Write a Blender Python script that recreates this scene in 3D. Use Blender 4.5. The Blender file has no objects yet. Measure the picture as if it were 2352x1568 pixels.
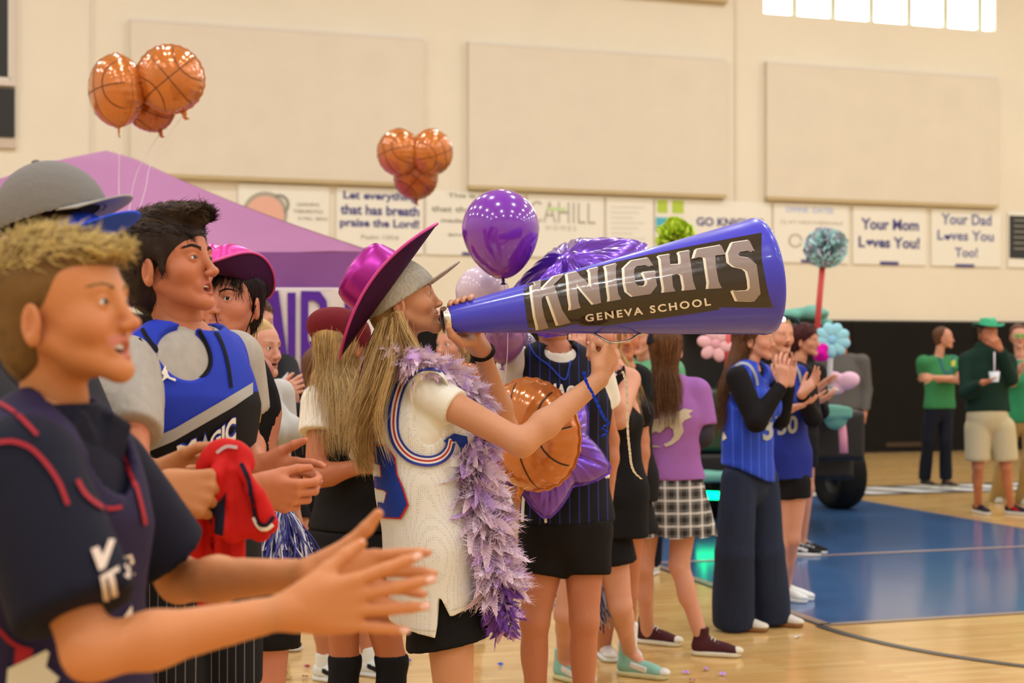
import bpy, bmesh, math, random
import numpy as np
from mathutils import Vector, Matrix
from mathutils.bvhtree import BVHTree
random.seed(7); RNG=np.random.RandomState(7)
S=bpy.context.scene; COL=S.collection
F=3300.; CX=1176.; HY=830.; CH=1.42          # focal length in pixels, principal column, horizon row, lens height
def P(px,py,d): return np.array([(px-CX)*d/F, d, CH+(HY-py)*d/F])
def pix(p): return np.array([CX+p[0]*F/p[1], HY-(p[2]-CH)*F/p[1]])
V3=lambda *a: np.array(a,dtype=float)
def unit(v): v=np.asarray(v,float); return v/(np.linalg.norm(v)+1e-12)

# ---------------------------------------------------------------- camera, world, light, exposure
cam_d=bpy.data.cameras.new('camera'); cam=bpy.data.objects.new('camera',cam_d); COL.objects.link(cam)
cam.location=(0,0,CH); cam.rotation_euler=(math.pi/2,0,0)
cam_d.sensor_width=36; cam_d.lens=F*36/2352; cam_d.shift_y=(HY-784)/2352; cam_d.clip_start=.05
cam_d.dof.use_dof=True; cam_d.dof.focus_distance=4.0; cam_d.dof.aperture_fstop=3.6
S.camera=cam
S.view_settings.view_transform='Standard'; S.view_settings.look='None'; S.view_settings.gamma=1; S.view_settings.use_curve_mapping=False
S.view_settings.exposure=0.0
W=bpy.data.worlds.new('world'); S.world=W; W.use_nodes=True
W.node_tree.nodes['Background'].inputs[0].default_value=(.85,.93,1,1); W.node_tree.nodes['Background'].inputs[1].default_value=3.0
S.cycles.max_bounces=6; S.cycles.diffuse_bounces=4; S.cycles.glossy_bounces=3; S.cycles.transmission_bounces=4; S.cycles.transparent_max_bounces=6
S.cycles.caustics_reflective=False; S.cycles.caustics_refractive=False
# gym frame: origin on the back wall, axis u along it, axis n out of it into the hall
WA=V3(-4.03,19.4,0); WU=unit((10.73,3.3,0)); WN=V3(WU[1],-WU[0],0)
def G(u,n,z): return WA+WU*u+WN*n+V3(0,0,z)
LAMP_POWER=94.; LAMP_COL=(.985,1.0,1.0); LAMP_Z=9.3
LAMPS=[(u,n) for u in np.arange(-12,19,5.0) for n in np.arange(4.2,29,4.4)]
for (u,n) in LAMPS:
    L=bpy.data.lights.new('high_bay_light','AREA'); L.shape='DISK'; L.size=.5; L.energy=LAMP_POWER; L.color=LAMP_COL
    o=bpy.data.objects.new('high_bay_light',L); COL.objects.link(o); o.location=G(u,n,LAMP_Z-.30)

# ---------------------------------------------------------------- materials
def s2l(c): c=np.asarray(c,float)/255.; return np.where(c<=.04045,c/12.92,((c+.055)/1.055)**2.4)
LIT=np.array([1.02,.87,.71])                 # what the warm hall light does to a white wall
def A(r,g,b,m=.86): return tuple(np.clip(s2l((r,g,b))/LIT,0,m))
def R8(r,g,b): return tuple(s2l((r,g,b)))
MATS={}
def mat(name,col,rough=.6,metal=0.,noise=None,bump=None,coat=0.,attr=None,sss=0.,spec=.5,sheen=0.,emit=None,alpha=1.,trans=0.,wave=None,aniso=None,rubber=None):
    """noise=(scale,amount[,stretch xyz]); bump=(scale,strength[,stretch]); wave=(scale,col2,width,dir)"""
    if name in MATS: return MATS[name]
    m=bpy.data.materials.new(name); m.use_nodes=True; MATS[name]=m
    nt=m.node_tree; N=nt.nodes; b=N['Principled BSDF']; I=b.inputs
    I['Roughness'].default_value=rough; I['Metallic'].default_value=metal; I['Specular IOR Level'].default_value=spec if (rough<.6 or spec!=.5) else .18
    I['Coat Weight'].default_value=coat; I['Coat Roughness'].default_value=.08
    I['Sheen Weight'].default_value=sheen
    if sss: I['Subsurface Weight'].default_value=sss; I['Subsurface Radius'].default_value=(.012,.005,.003); I['Subsurface Scale'].default_value=1.0
    if trans: I['Transmission Weight'].default_value=trans
    if alpha<1: I['Alpha'].default_value=alpha
    if emit: I['Emission Color'].default_value=(*emit[0],1); I['Emission Strength'].default_value=emit[1]
    src=None
    if attr:
        a=N.new('ShaderNodeAttribute'); a.attribute_name=attr; src=a.outputs['Color']
    tc=N.new('ShaderNodeTexCoord')
    def mapped(st):
        if not st: return tc.outputs['Object']
        mp=N.new('ShaderNodeMapping'); mp.inputs['Scale'].default_value=st; nt.links.new(tc.outputs['Object'],mp.inputs[0]); return mp.outputs[0]
    if wave:
        w=N.new('ShaderNodeTexWave'); w.wave_type='BANDS'; w.bands_direction=wave[3]; w.inputs['Scale'].default_value=wave[0]; w.inputs['Distortion'].default_value=.0
        nt.links.new(tc.outputs['Object'],w.inputs[0])
        r=N.new('ShaderNodeValToRGB'); r.color_ramp.elements[0].position=1-wave[2]; r.color_ramp.elements[1].position=min(1,1-wave[2]+.04)
        r.color_ramp.elements[0].color=(*col,1); r.color_ramp.elements[1].color=(*wave[1],1)
        nt.links.new(w.outputs['Color'],r.inputs[0]); src=r.outputs[0]
    if noise:
        n=N.new('ShaderNodeTexNoise'); n.inputs['Scale'].default_value=noise[0]; n.inputs['Detail'].default_value=4
        nt.links.new(mapped(noise[2] if len(noise)>2 else None),n.inputs['Vector'])
        mr=N.new('ShaderNodeMapRange'); mr.inputs[1].default_value=.25; mr.inputs[2].default_value=.75; mr.inputs[3].default_value=1-noise[1]; mr.inputs[4].default_value=1+noise[1]*.6
        nt.links.new(n.outputs[0],mr.inputs[0])
        mx=N.new('ShaderNodeVectorMath'); mx.operation='SCALE'
        if src: nt.links.new(src,mx.inputs[0])
        else: mx.inputs[0].default_value=col
        nt.links.new(mr.outputs[0],mx.inputs['Scale']); src=mx.outputs[0]
    if src: nt.links.new(src,I['Base Color'])
    else: I['Base Color'].default_value=(*col,1)
    if bump:
        n=N.new('ShaderNodeTexNoise'); n.inputs['Scale'].default_value=bump[0]; n.inputs['Detail'].default_value=3
        nt.links.new(mapped(bump[2] if len(bump)>2 else None),n.inputs['Vector'])
        bp=N.new('ShaderNodeBump'); bp.inputs['Strength'].default_value=bump[1]; bp.inputs['Distance'].default_value=.01
        nt.links.new(n.outputs[0],bp.inputs['Height']); nt.links.new(bp.outputs[0],I['Normal'])
    return m

# ---------------------------------------------------------------- mesh helpers
ROOTLOC={}
def mesh_obj(name,V,Fc,m=None,parent=None,smooth=True,col=None,kind=None,label=None):
    """V (n,3) world points; Fc an (k,3|4) array, or a list of such arrays / index lists"""
    V=np.asarray(V,np.float32).reshape(-1,3)
    off=ROOTLOC.get(parent.name) if parent is not None else None
    if off is not None: V=V-np.asarray(off,np.float32)
    me=bpy.data.meshes.new(name)
    if isinstance(Fc,np.ndarray): Fc=[Fc]
    Fc=[np.asarray(f) for f in Fc if len(f)]
    Fc=[f for f in Fc if f.ndim==2] if all(f.ndim==2 for f in Fc) else Fc
    if Fc and Fc[0].ndim==1:
        me.from_pydata(V.tolist(),[],[list(map(int,f)) for f in Fc])
    else:
        loops=np.concatenate([f.reshape(-1) for f in Fc]).astype(np.int32)
        tot=np.concatenate([np.full(len(f),f.shape[1],np.int32) for f in Fc]); st=np.concatenate([[0],np.cumsum(tot)[:-1]]).astype(np.int32)
        me.vertices.add(len(V)); me.vertices.foreach_set('co',V.reshape(-1))
        me.loops.add(len(loops)); me.loops.foreach_set('vertex_index',loops)
        me.polygons.add(len(tot)); me.polygons.foreach_set('loop_start',st); me.polygons.foreach_set('loop_total',tot)
        me.update(calc_edges=True)
    me.polygons.foreach_set('use_smooth',np.full(len(me.polygons),bool(smooth)))
    if col is not None:
        at=me.color_attributes.new('Col','FLOAT_COLOR','POINT')
        c=np.ones((len(V),4),np.float32); c[:,:3]=col; at.data.foreach_set('color',c.reshape(-1))
    if m: me.materials.append(m)
    o=bpy.data.objects.new(name,me); COL.objects.link(o)
    if parent is not None:
        o.parent=parent
        if off is not None: ROOTLOC[o.name]=off
    if kind: o['kind']=kind
    if label: o['label']=label
    return o
def tag(o,label,cat,group=None):
    o['label']=label; o['category']=cat
    if group: o['group']=group
    return o
def thing(name,label,cat,loc=(0,0,0),group=None):
    o=bpy.data.objects.new(name,None); COL.objects.link(o); o.location=tuple(float(x) for x in loc); o.empty_display_size=.1
    ROOTLOC[o.name]=np.array(loc,float); return tag(o,label,cat,group)
def struct(name,V,Fc,m,parent=None,smooth=False):
    o=mesh_obj(name,V,Fc,m,parent,smooth)
    if parent is None: o['kind']='structure'
    return o
class MB:
    """collects geometry for one mesh"""
    def __init__(s): s.v=[]; s.f=[]; s.n=0
    def add(s,V,Fl):
        V=np.asarray(V,float).reshape(-1,3); s.v.append(V)
        for f in Fl: s.f.append([int(i)+s.n for i in f])
        s.n+=len(V)
    def box(s,c,h,R=None):
        c=np.asarray(c,float); h=np.asarray(h,float)
        q=np.array([[x,y,z] for x in(-1,1) for y in(-1,1) for z in(-1,1)],float)*h
        if R is not None: q=q@np.asarray(R).T
        s.add(q+c,[(0,1,3,2),(4,6,7,5),(0,4,5,1),(2,3,7,6),(0,2,6,4),(1,5,7,3)])
    def tube(s,pts,r,seg=8,cap=True,flat=None):
        pts=np.asarray(pts,float); n=len(pts); r=np.broadcast_to(np.asarray(r,float),(n,))
        T=np.gradient(pts,axis=0); T/=np.linalg.norm(T,axis=1)[:,None]+1e-9
        a=V3(0,0,1) if abs(T[0][2])<.9 else V3(1,0,0); u=unit(np.cross(T[0],a)); V=[]
        for i in range(n):
            u=unit(u-T[i]*np.dot(u,T[i])); w=np.cross(T[i],u)
            for k in range(seg):
                t=2*math.pi*k/seg; V.append(pts[i]+r[i]*(math.cos(t)*u+math.sin(t)*w*(flat or 1)))
        Fl=[(i*seg+k,i*seg+(k+1)%seg,(i+1)*seg+(k+1)%seg,(i+1)*seg+k) for i in range(n-1) for k in range(seg)]
        if cap: Fl+= [tuple(range(seg))[::-1],tuple((n-1)*seg+k for k in range(seg))]
        s.add(V,Fl)
    def loft(s,rings,cap=(True,True)):
        m=len(rings[0]); V=np.concatenate([np.asarray(r,float) for r in rings]); n=len(rings)
        Fl=[(i*m+k,i*m+(k+1)%m,(i+1)*m+(k+1)%m,(i+1)*m+k) for i in range(n-1) for k in range(m)]
        if cap[0]: Fl.append(tuple(range(m))[::-1])
        if cap[1]: Fl.append(tuple((n-1)*m+k for k in range(m)))
        s.add(V,Fl)
    def build(s,name,m,parent=None,smooth=True,**k):
        V=np.concatenate(s.v); q=[f for f in s.f if len(f)==4]; t=[f for f in s.f if len(f)==3]; o=[f for f in s.f if len(f)>4]
        if o: return mesh_obj(name,V,[np.array(f) for f in s.f],m,parent,smooth,**k) if len(set(map(len,s.f)))>1 else mesh_obj(name,V,np.array(s.f),m,parent,smooth,**k)
        return mesh_obj(name,V,[np.array(x) for x in (q,t) if x],m,parent,smooth,**k)
def rot_to(z,x=None):
    z=unit(z); a=np.asarray(x if x is not None else ((0,0,1) if abs(z[2])<.9 else (1,0,0)),float); x=unit(a-z*np.dot(a,z)); return np.stack([x,np.cross(z,x),z],1)
def bez(pts,n=24):
    """Catmull-Rom through the points"""
    p=np.asarray(pts,float); p=np.vstack([2*p[0]-p[1],p,2*p[-1]-p[-2]]); out=[]; m=len(p)-3
    for i in range(m):
        k=max(2,n//m); t=np.linspace(0,1,k,endpoint=(i==m-1))[:,None]
        a,b,c,d=p[i:i+4]
        out.append(.5*((2*b)+(-a+c)*t+(2*a-5*b+4*c-d)*t*t+(-a+3*b-3*c+d)*t**3))
    return np.vstack(out)

# ---------------------------------------------------------------- signed-distance modelling
class SDF:
    def __init__(s): s.ops=[]; s.blobs=[]
    def _op(s,fn,lo,hi,k,mode): s.ops.append((fn,np.asarray(lo,float),np.asarray(hi,float),k,mode)); return s
    def cone(s,a,ra,b,rb,k=.02,mode='u',flat=None,cap=False):
        """tapered capsule; flat=(axis,scale) squashes the section; cap=True flat end at b, 'both' at both ends"""
        a=np.asarray(a,float); b=np.asarray(b,float); rr=max(ra,rb); d=b-a; L2=float(d@d)+1e-12; L=math.sqrt(L2)
        ax=None
        if flat: ax=unit(flat[0]).astype(np.float32); sc=flat[1]
        def fn(X,Y,Z):
            px=X-a[0]; py=Y-a[1]; pz=Z-a[2]
            traw=(px*d[0]+py*d[1]+pz*d[2])/L2; t=np.clip(traw,0,1)
            qx=px-t*d[0]; qy=py-t*d[1]; qz=pz-t*d[2]
            if ax is not None:
                m=qx*ax[0]+qy*ax[1]+qz*ax[2]; e=m*(1/sc-1); qx=qx+e*ax[0]; qy=qy+e*ax[1]; qz=qz+e*ax[2]
                v=np.sqrt(qx*qx+qy*qy+qz*qz)-(ra+(rb-ra)*t); v=v*np.where(np.abs(m)>1e-6,(sc+1)/2,1)
            else: v=np.sqrt(qx*qx+qy*qy+qz*qz)-(ra+(rb-ra)*t)
            if cap: v=np.maximum(v,(traw-1)*L)
            if cap=='both': v=np.maximum(v,-traw*L)
            return v
        return s._op(fn,np.minimum(a,b)-rr,np.maximum(a,b)+rr,k,mode)
    def ell(s,c,r,R=None,k=.02,mode='u'):
        c=np.asarray(c,float); r=np.asarray(r,float)*np.ones(3); R=np.eye(3) if R is None else np.asarray(R)
        M=R.T; e=np.sqrt(((R*r[None,:])**2).sum(1))
        def fn(X,Y,Z):
            x=X-c[0]; y=Y-c[1]; z=Z-c[2]
            u=(M[0,0]*x+M[0,1]*y+M[0,2]*z)/r[0]; v=(M[1,0]*x+M[1,1]*y+M[1,2]*z)/r[1]; w=(M[2,0]*x+M[2,1]*y+M[2,2]*z)/r[2]
            k0=np.sqrt(u*u+v*v+w*w); k1=np.sqrt((u/r[0])**2+(v/r[1])**2+(w/r[2])**2)+1e-9
            return k0*(k0-1)/k1
        return s._op(fn,c-e,c+e,k,mode)
    def box(s,c,h,R=None,rad=.005,k=.01,mode='u'):
        c=np.asarray(c,float); h=np.asarray(h,float)-rad; R=np.eye(3) if R is None else np.asarray(R); M=R.T; e=(np.abs(R)*(h+rad)[None,:]).sum(1)
        def fn(X,Y,Z):
            x=X-c[0]; y=Y-c[1]; z=Z-c[2]
            q=[np.abs(M[i,0]*x+M[i,1]*y+M[i,2]*z)-h[i] for i in range(3)]
            o=np.sqrt(sum(np.maximum(t,0)**2 for t in q)); return o+np.minimum(np.maximum(q[0],np.maximum(q[1],q[2])),0)-rad
        return s._op(fn,c-e,c+e,k,mode)
    def plane(s,p,n,k=.004):
        """keep the side opposite to n"""
        p=np.asarray(p,float); n=unit(n)
        fn=lambda X,Y,Z:(X-p[0])*n[0]+(Y-p[1])*n[1]+(Z-p[2])*n[2]
        return s._op(fn,None if False else V3(-1e9,-1e9,-1e9),V3(1e9,1e9,1e9),k,'i')
    def fn(s,f,lo,hi,k=.01,mode='u'): return s._op(f,lo,hi,k,mode)
    def blob(s,c,r,col,st=1.): s.blobs.append((np.asarray(c,float),r,np.asarray(col,float),st)); return s
    def bounds(s):
        L=[o for o in s.ops if o[4]=='u']; return np.min([o[1] for o in L],0),np.max([o[2] for o in L],0)
    def grid(s,vox,lo=None,hi=None):
        l,h=s.bounds(); lo=l if lo is None else np.maximum(l,lo); hi=h if hi is None else np.minimum(h,hi); lo=lo-3*vox; hi=hi+3*vox
        n=np.ceil((hi-lo)/vox).astype(int)+1
        xs=[(lo[i]+vox*np.arange(n[i])).astype(np.float32) for i in range(3)]
        D=np.full(n,1.,np.float32)
        for fn,a,b,k,mode in s.ops:
            mg=k+2.5*vox
            i0=np.clip(np.floor((a-mg-lo)/vox),0,n).astype(int); i1=np.clip(np.ceil((b+mg-lo)/vox)+1,0,n).astype(int)
            if (i1<=i0).any(): continue
            sl=tuple(slice(i0[q],i1[q]) for q in range(3))
            X=xs[0][sl[0]][:,None,None]; Y=xs[1][sl[1]][None,:,None]; Z=xs[2][sl[2]][None,None,:]
            v=fn(X,Y,Z).astype(np.float32); d=D[sl]
            if mode=='u': h_=np.clip(.5+.5*(d-v)/k,0,1); r=d*(1-h_)+v*h_-k*h_*(1-h_)
            elif mode=='s': h_=np.clip(.5-.5*(d+v)/k,0,1); r=d*(1-h_)-v*h_+k*h_*(1-h_)
            else: h_=np.clip(.5-.5*(d-v)/k,0,1); r=d*(1-h_)+v*h_+k*h_*(1-h_)
            D[sl]=r
        D[0]=D[-1]=1; D[:,0]=D[:,-1]=1; D[:,:,0]=D[:,:,-1]=1
        return D,lo,vox
    def surf(s,vox,lo=None,hi=None,smooth=1):
        D,o,vx=s.grid(vox,lo,hi); V,Q=nets(D); V=o+V*vx
        if smooth: V=relax(V,Q,smooth)
        return V,Q
    def color(s,V,base):
        c=np.tile(np.asarray(base,np.float32),(len(V),1))
        for p,r,col,st in s.blobs:
            d=np.linalg.norm(V-p,axis=1)/r; w=(st*np.clip(1-d,0,1)**.6*(d<1))[:,None] if st>=.9 else (st*np.exp(-(d*1.5)**2))[:,None]
            c=c*(1-w)+w*col
        return c
def nets(D):
    ins=D<0; n=D.shape
    c=np.zeros((n[0]-1,n[1]-1,n[2]-1),np.int8)
    for i in(0,1):
        for j in(0,1):
            for k in(0,1): c+=ins[i:n[0]-1+i,j:n[1]-1+j,k:n[2]-1+k]
    act=np.argwhere((c>0)&(c<8)); idx=-np.ones(c.shape,np.int32); idx[tuple(act.T)]=np.arange(len(act))
    acc=np.zeros((len(act),3)); cnt=np.zeros(len(act))
    cor=[(i,j,k) for i in(0,1) for j in(0,1) for k in(0,1)]
    for a in cor:
        for ax in range(3):
            if a[ax]: continue
            b=list(a); b[ax]=1
            pa=act+a; pb=act+b; va=D[tuple(pa.T)]; vb=D[tuple(pb.T)]; m=(va<0)!=(vb<0)
            t=np.where(m,va/(va-vb+1e-20),0); p=pa.astype(float); p[:,ax]+=t
            acc[m]+=p[m]; cnt[m]+=1
    V=acc/np.maximum(cnt,1)[:,None]
    Q=[]
    for ax in range(3):
        sl0=[slice(1,-1)]*3; sl1=[slice(1,-1)]*3; sl0[ax]=slice(0,-1); sl1[ax]=slice(1,None)
        a=ins[tuple(sl0)]; b=ins[tuple(sl1)]; off=[1,1,1]; off[ax]=0
        for sgn in(0,1):
            e=np.argwhere((a&~b) if sgn==0 else (~a&b))+off
            if not len(e): continue
            u,w=[(1,2),(2,0),(0,1)][ax]
            def cell(du,dw):
                q=e.copy(); q[:,u]-=du; q[:,w]-=dw; return idx[tuple(q.T)]
            q=np.stack([cell(1,1),cell(0,1),cell(0,0),cell(1,0)],1)
            Q.append(q if sgn==0 else q[:,::-1])
    Q=np.concatenate(Q); Q=Q[(Q>=0).all(1)]
    return V,Q
def relax(V,Q,it=1,w=.5):
    n=len(V); E=np.concatenate([Q[:,[i,(i+1)%4]] for i in range(4)])
    cnt=np.bincount(E[:,0],minlength=n)+np.bincount(E[:,1],minlength=n)
    for _ in range(it):
        a=np.stack([np.bincount(E[:,0],V[E[:,1],k],n)+np.bincount(E[:,1],V[E[:,0],k],n) for k in range(3)],1)
        V=V*(1-w)+w*a/np.maximum(cnt,1)[:,None]
    return V
def vnorm(V,Q):
    fn=np.cross(V[Q[:,2]]-V[Q[:,0]],V[Q[:,3]]-V[Q[:,1]]); N=np.zeros_like(V)
    for k in range(Q.shape[1]):
        for j in range(3): N[:,j]+=np.bincount(Q[:,k],fn[:,j],len(V))
    return N/(np.linalg.norm(N,axis=1)[:,None]+1e-12)
def folds(V,N,amp,freq=14.,seed=0,dirv=(.3,.2,1),stretch=3.):
    """cloth folds: bands running mostly along dirv"""
    r=np.random.RandomState(seed); d=unit(dirv); a=unit(np.cross(d,(.9,.3,.1))); b=np.cross(d,a); P_=V
    f=np.zeros(len(V))
    for i in range(6):
        ang=r.uniform(0,math.pi); fr=freq*r.uniform(.6,1.7); k=(a*math.cos(ang)+b*math.sin(ang))*fr+d*fr/stretch*r.uniform(-1,1)
        w=np.sin(P_@(d*fr/stretch*.7+a*2)+r.uniform(0,6))*1.2
        f+=np.sin(P_@k+w+r.uniform(0,6))/(i*.35+1)
    f=f/2.2; return V+N*(amp*f)[:,None]
def sdf_obj(name,f,vox,m,parent,base=None,fold=None,lo=None,hi=None,smooth=1,**k):
    V,Q=f.surf(vox,lo,hi,smooth)
    if fold: V=folds(V,vnorm(V,Q),*fold) if isinstance(fold,tuple) else folds(V,vnorm(V,Q),**fold)
    col=f.color(V,base) if base is not None else None
    o=mesh_obj(name,V,Q,m,parent,True,col,**k); o_geo[o.name]=(V,Q); return o
o_geo={}
def bvh(*names):
    vs=[];fs=[];n=0
    for nm in names:
        V,Q=o_geo[nm.name if hasattr(nm,'name') else nm]; vs+=V.tolist(); fs+=(np.asarray(Q)+n).tolist(); n+=len(V)
    return BVHTree.FromPolygons(vs,fs)

# ---------------------------------------------------------------- flat shapes, lettering, prints laid on a surface
def text2d(s,bold=0.,space=1.,font=None,shear=0.):
    c=bpy.data.curves.new('t','FONT'); c.body=s; c.offset=bold; c.space_character=space; c.shear=shear; c.align_x='LEFT'; c.resolution_u=3
    o=bpy.data.objects.new('t',c); COL.objects.link(o); dg=bpy.context.evaluated_depsgraph_get(); me=bpy.data.meshes.new_from_object(o.evaluated_get(dg))
    V=np.array([v.co[:2] for v in me.vertices]).reshape(-1,2); Fl=[list(p.vertices) for p in me.polygons]
    bpy.data.objects.remove(o); bpy.data.meshes.remove(me); bpy.data.curves.remove(c)
    return V,Fl
def poly2d(loops):
    """even-odd filled polygon loops -> (V,F)"""
    c=bpy.data.curves.new('t','CURVE'); c.dimensions='2D'; c.fill_mode='BOTH'
    for lp in loops:
        sp=c.splines.new('POLY'); sp.points.add(len(lp)-1); sp.use_cyclic_u=True
        for i,p in enumerate(lp): sp.points[i].co=(p[0],p[1],0,1)
    o=bpy.data.objects.new('t',c); COL.objects.link(o); dg=bpy.context.evaluated_depsgraph_get(); me=bpy.data.meshes.new_from_object(o.evaluated_get(dg))
    V=np.array([v.co[:2] for v in me.vertices]).reshape(-1,2); Fl=[list(p.vertices) for p in me.polygons]
    bpy.data.objects.remove(o); bpy.data.meshes.remove(me); bpy.data.curves.remove(c)
    return V,Fl
def fit(V,quad):
    """map 2D verts' bbox to a quad (bottom-left, bottom-right, top-right, top-left)"""
    lo=V.min(0); hi=V.max(0); t=(V-lo)/(hi-lo+1e-9); q=np.asarray(quad,float); a=t[:,:1]; b=t[:,1:]
    return q[0]*(1-a)*(1-b)+q[1]*a*(1-b)+q[2]*a*b+q[3]*(1-a)*b
def dice(V,Fl,step):
    bm=bmesh.new(); vs=[bm.verts.new((p[0],p[1],0)) for p in V]
    for f in Fl:
        try: bm.faces.new([vs[i] for i in f])
        except ValueError: pass
    lo=V.min(0); hi=V.max(0)
    for ax in(0,1):
        x=lo[ax]+step
        while x<hi[ax]:
            no=(1,0,0) if ax==0 else (0,1,0); co=(x,0,0) if ax==0 else (0,x,0)
            bmesh.ops.bisect_plane(bm,geom=bm.verts[:]+bm.edges[:]+bm.faces[:],dist=1e-5,plane_co=co,plane_no=no); x+=step
    bm.verts.index_update(); V=np.array([v.co[:2] for v in bm.verts]); Fl=[[v.index for v in f.verts] for f in bm.faces]; bm.free(); return V,Fl
def decal(name,V2,Fl,tree,m,parent,off=.0015,step=8.,label=None,maxjump=.06):
    """print measured in photo pixels, laid onto the surface behind it and kept there as geometry"""
    V2,Fl=dice(np.asarray(V2,float),Fl,step); C0=Vector((0,0,CH)); out=[];ok=[]
    for p in V2:
        d=Vector(P(p[0],p[1],1.)-V3(0,0,CH)).normalized(); h=tree.ray_cast(C0,d)
        if h[0] is None: out.append((0,0,0)); ok.append(False); continue
        n=h[1] if h[1].dot(d)<0 else -h[1]; out.append(h[0]+n*off*.5-d*off); ok.append(True)
    out=np.array([tuple(v) for v in out])
    keep=[f for f in Fl if all(ok[i] for i in f) and np.ptp(out[f],axis=0).max()<maxjump]
    if not keep: return None
    used=sorted({i for f in keep for i in f}); mp={i:k for k,i in enumerate(used)}
    return mesh_obj(name,out[used],[np.array([mp[i] for i in f]) for f in keep],m,parent,True,label=label) if len({len(f) for f in keep})>1 else mesh_obj(name,out[used],np.array([[mp[i] for i in f] for f in keep]),m,parent,True,label=label)
def ribbon(name,pts,wd,tree,m,parent,off=.002,n=60,label=None):
    """band following photo-pixel path pts, of pixel width wd, laid on a surface"""
    p=bez(pts,n); t=np.gradient(p,axis=0); t/=np.linalg.norm(t,axis=1)[:,None]+1e-9; nn=np.stack([-t[:,1],t[:,0]],1); wd=np.broadcast_to(wd,(len(p),))[:,None]
    V=np.concatenate([p+nn*wd/2,p,p-nn*wd/2]); k=len(p)
    Fl=[(i,i+1,k+i+1,k+i) for i in range(k-1)]+[(k+i,k+i+1,2*k+i+1,2*k+i) for i in range(k-1)]
    return decal(name,V,Fl,tree,m,parent,off,1e9,label)
def strands(paths,r,taper=True):
    """many thin three-sided strands; paths (n,k,3)"""
    p=np.asarray(paths,float); n,k,_=p.shape; T=np.gradient(p,axis=1); T/=np.linalg.norm(T,axis=2)[...,None]+1e-9
    a=np.cross(T,V3(.31,.87,.37)); a/=np.linalg.norm(a,axis=2)[...,None]+1e-9; b=np.cross(T,a)
    r=np.broadcast_to(r,(n,))[:,None,None]; w=np.linspace(1,.15 if taper else 1,k)[None,:,None]
    ring=[p+r*w*(math.cos(t)*a+math.sin(t)*b) for t in(0,2.09,4.19)]
    V=np.stack(ring,2).reshape(-1,3); base=(np.arange(n)[:,None]*k+np.arange(k-1)[None,:]).reshape(-1)*3
    Q=np.concatenate([np.stack([base+i,base+(i+1)%3,base+3+(i+1)%3,base+3+i],1) for i in range(3)])
    return V,Q
# ================================================================ THE HALL
M_wall=mat('wall_paint',A(234,211,178),.75,noise=(1.2,.03),bump=(60,.05))
M_panel=mat('acoustic_panel_fabric',A(227,203,172),.9,noise=(3,.03))
M_trim=mat('panel_tan_edge',A(196,166,118),.8)  # tan strip along the lower edge of each panel
M_pad=mat('black_wall_pad',A(22,18,14),.8,noise=(2,.15))
M_ceil=mat('ceiling_paint',A(225,205,175),.9)
M_black=mat('black_board',A(24,22,20),.5)
M_cream=mat('cream_trim',A(225,205,180),.6)
U0,U1,N1,HT=-14.5,19.5,30.,9.5
def gq(u0,u1,n0,n1,z0,z1):   # box in hall coordinates
    c=G((u0+u1)/2,(n0+n1)/2,(z0+z1)/2); return c,((u1-u0)/2,(n1-n0)/2,(z1-z0)/2),np.stack([WU,WN,V3(0,0,1)],1)
def gbox(name,u0,u1,n0,n1,z0,z1,m,parent=None,st=True):
    b=MB(); b.box(*gq(u0,u1,n0,n1,z0,z1)); o=b.build(name,m,parent,False)
    if parent is None and st: o['kind']='structure'
    return o
def wu(px,py=None):            # photo column (and row) -> coordinates on the back wall
    k=(px-CX)/F; r=V3(k,1,0); t=np.dot(WA,WN)/np.dot(r,WN); p=r*t; u=np.dot(p-WA,WU)
    return (u,CH+(HY-py)*t/F) if py is not None else u
# back wall with the window opening
wz0,wz1=6.71,8.3; wa,wb=wu(1755),wu(2286)
b=MB()
for (u0,u1,z0,z1) in ((U0,U1,0,wz0),(U0,U1,wz1,HT),(U0,wa,wz0,wz1),(wb,U1,wz0,wz1)): b.box(*gq(u0,u1,-.3,0,z0,z1))
o=b.build('wall_back',M_wall,None,False); o['kind']='structure'
gbox('wall_left',U0-.3,U0,-.3,N1+.3,0,HT,M_wall); gbox('wall_right',U1,U1+.3,-.3,N1+.3,0,HT,M_wall); gbox('wall_front',U0,U1,N1,N1+.3,0,HT,M_wall)
gbox('ceiling',U0-.3,U1+.3,-.3,N1+.3,HT,HT+.2,M_ceil)
# window: frame, mullions, six panes
win=gbox('window_1',wa-.02,wb+.02,-.20,-.10,wz0-.03,wz0+.02,M_cream)
M_mull=mat('window_mullion',A(215,205,170),.5)
for px in (1831,1920,2008,2095,2179,2258):
    u=wu(px); gbox('mullion',u-.05,u+.05,-.2,-.08,wz0+.02,wz1,M_mull,win)
M_pane=mat('bright_window_glass',(.9,.95,1),.3,emit=((.93,.98,1.0),6.))
cols=[1755,1831,1920,2008,2095,2179,2258,2286]
for a_,b_ in zip(cols[:-1],cols[1:]): gbox('pane',wu(a_)+(.05 if a_>1755 else 0),wu(b_)-.05 if b_<2286 else wu(b_),-.17,-.15,wz0+.02,wz1,M_pane,win)
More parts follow.
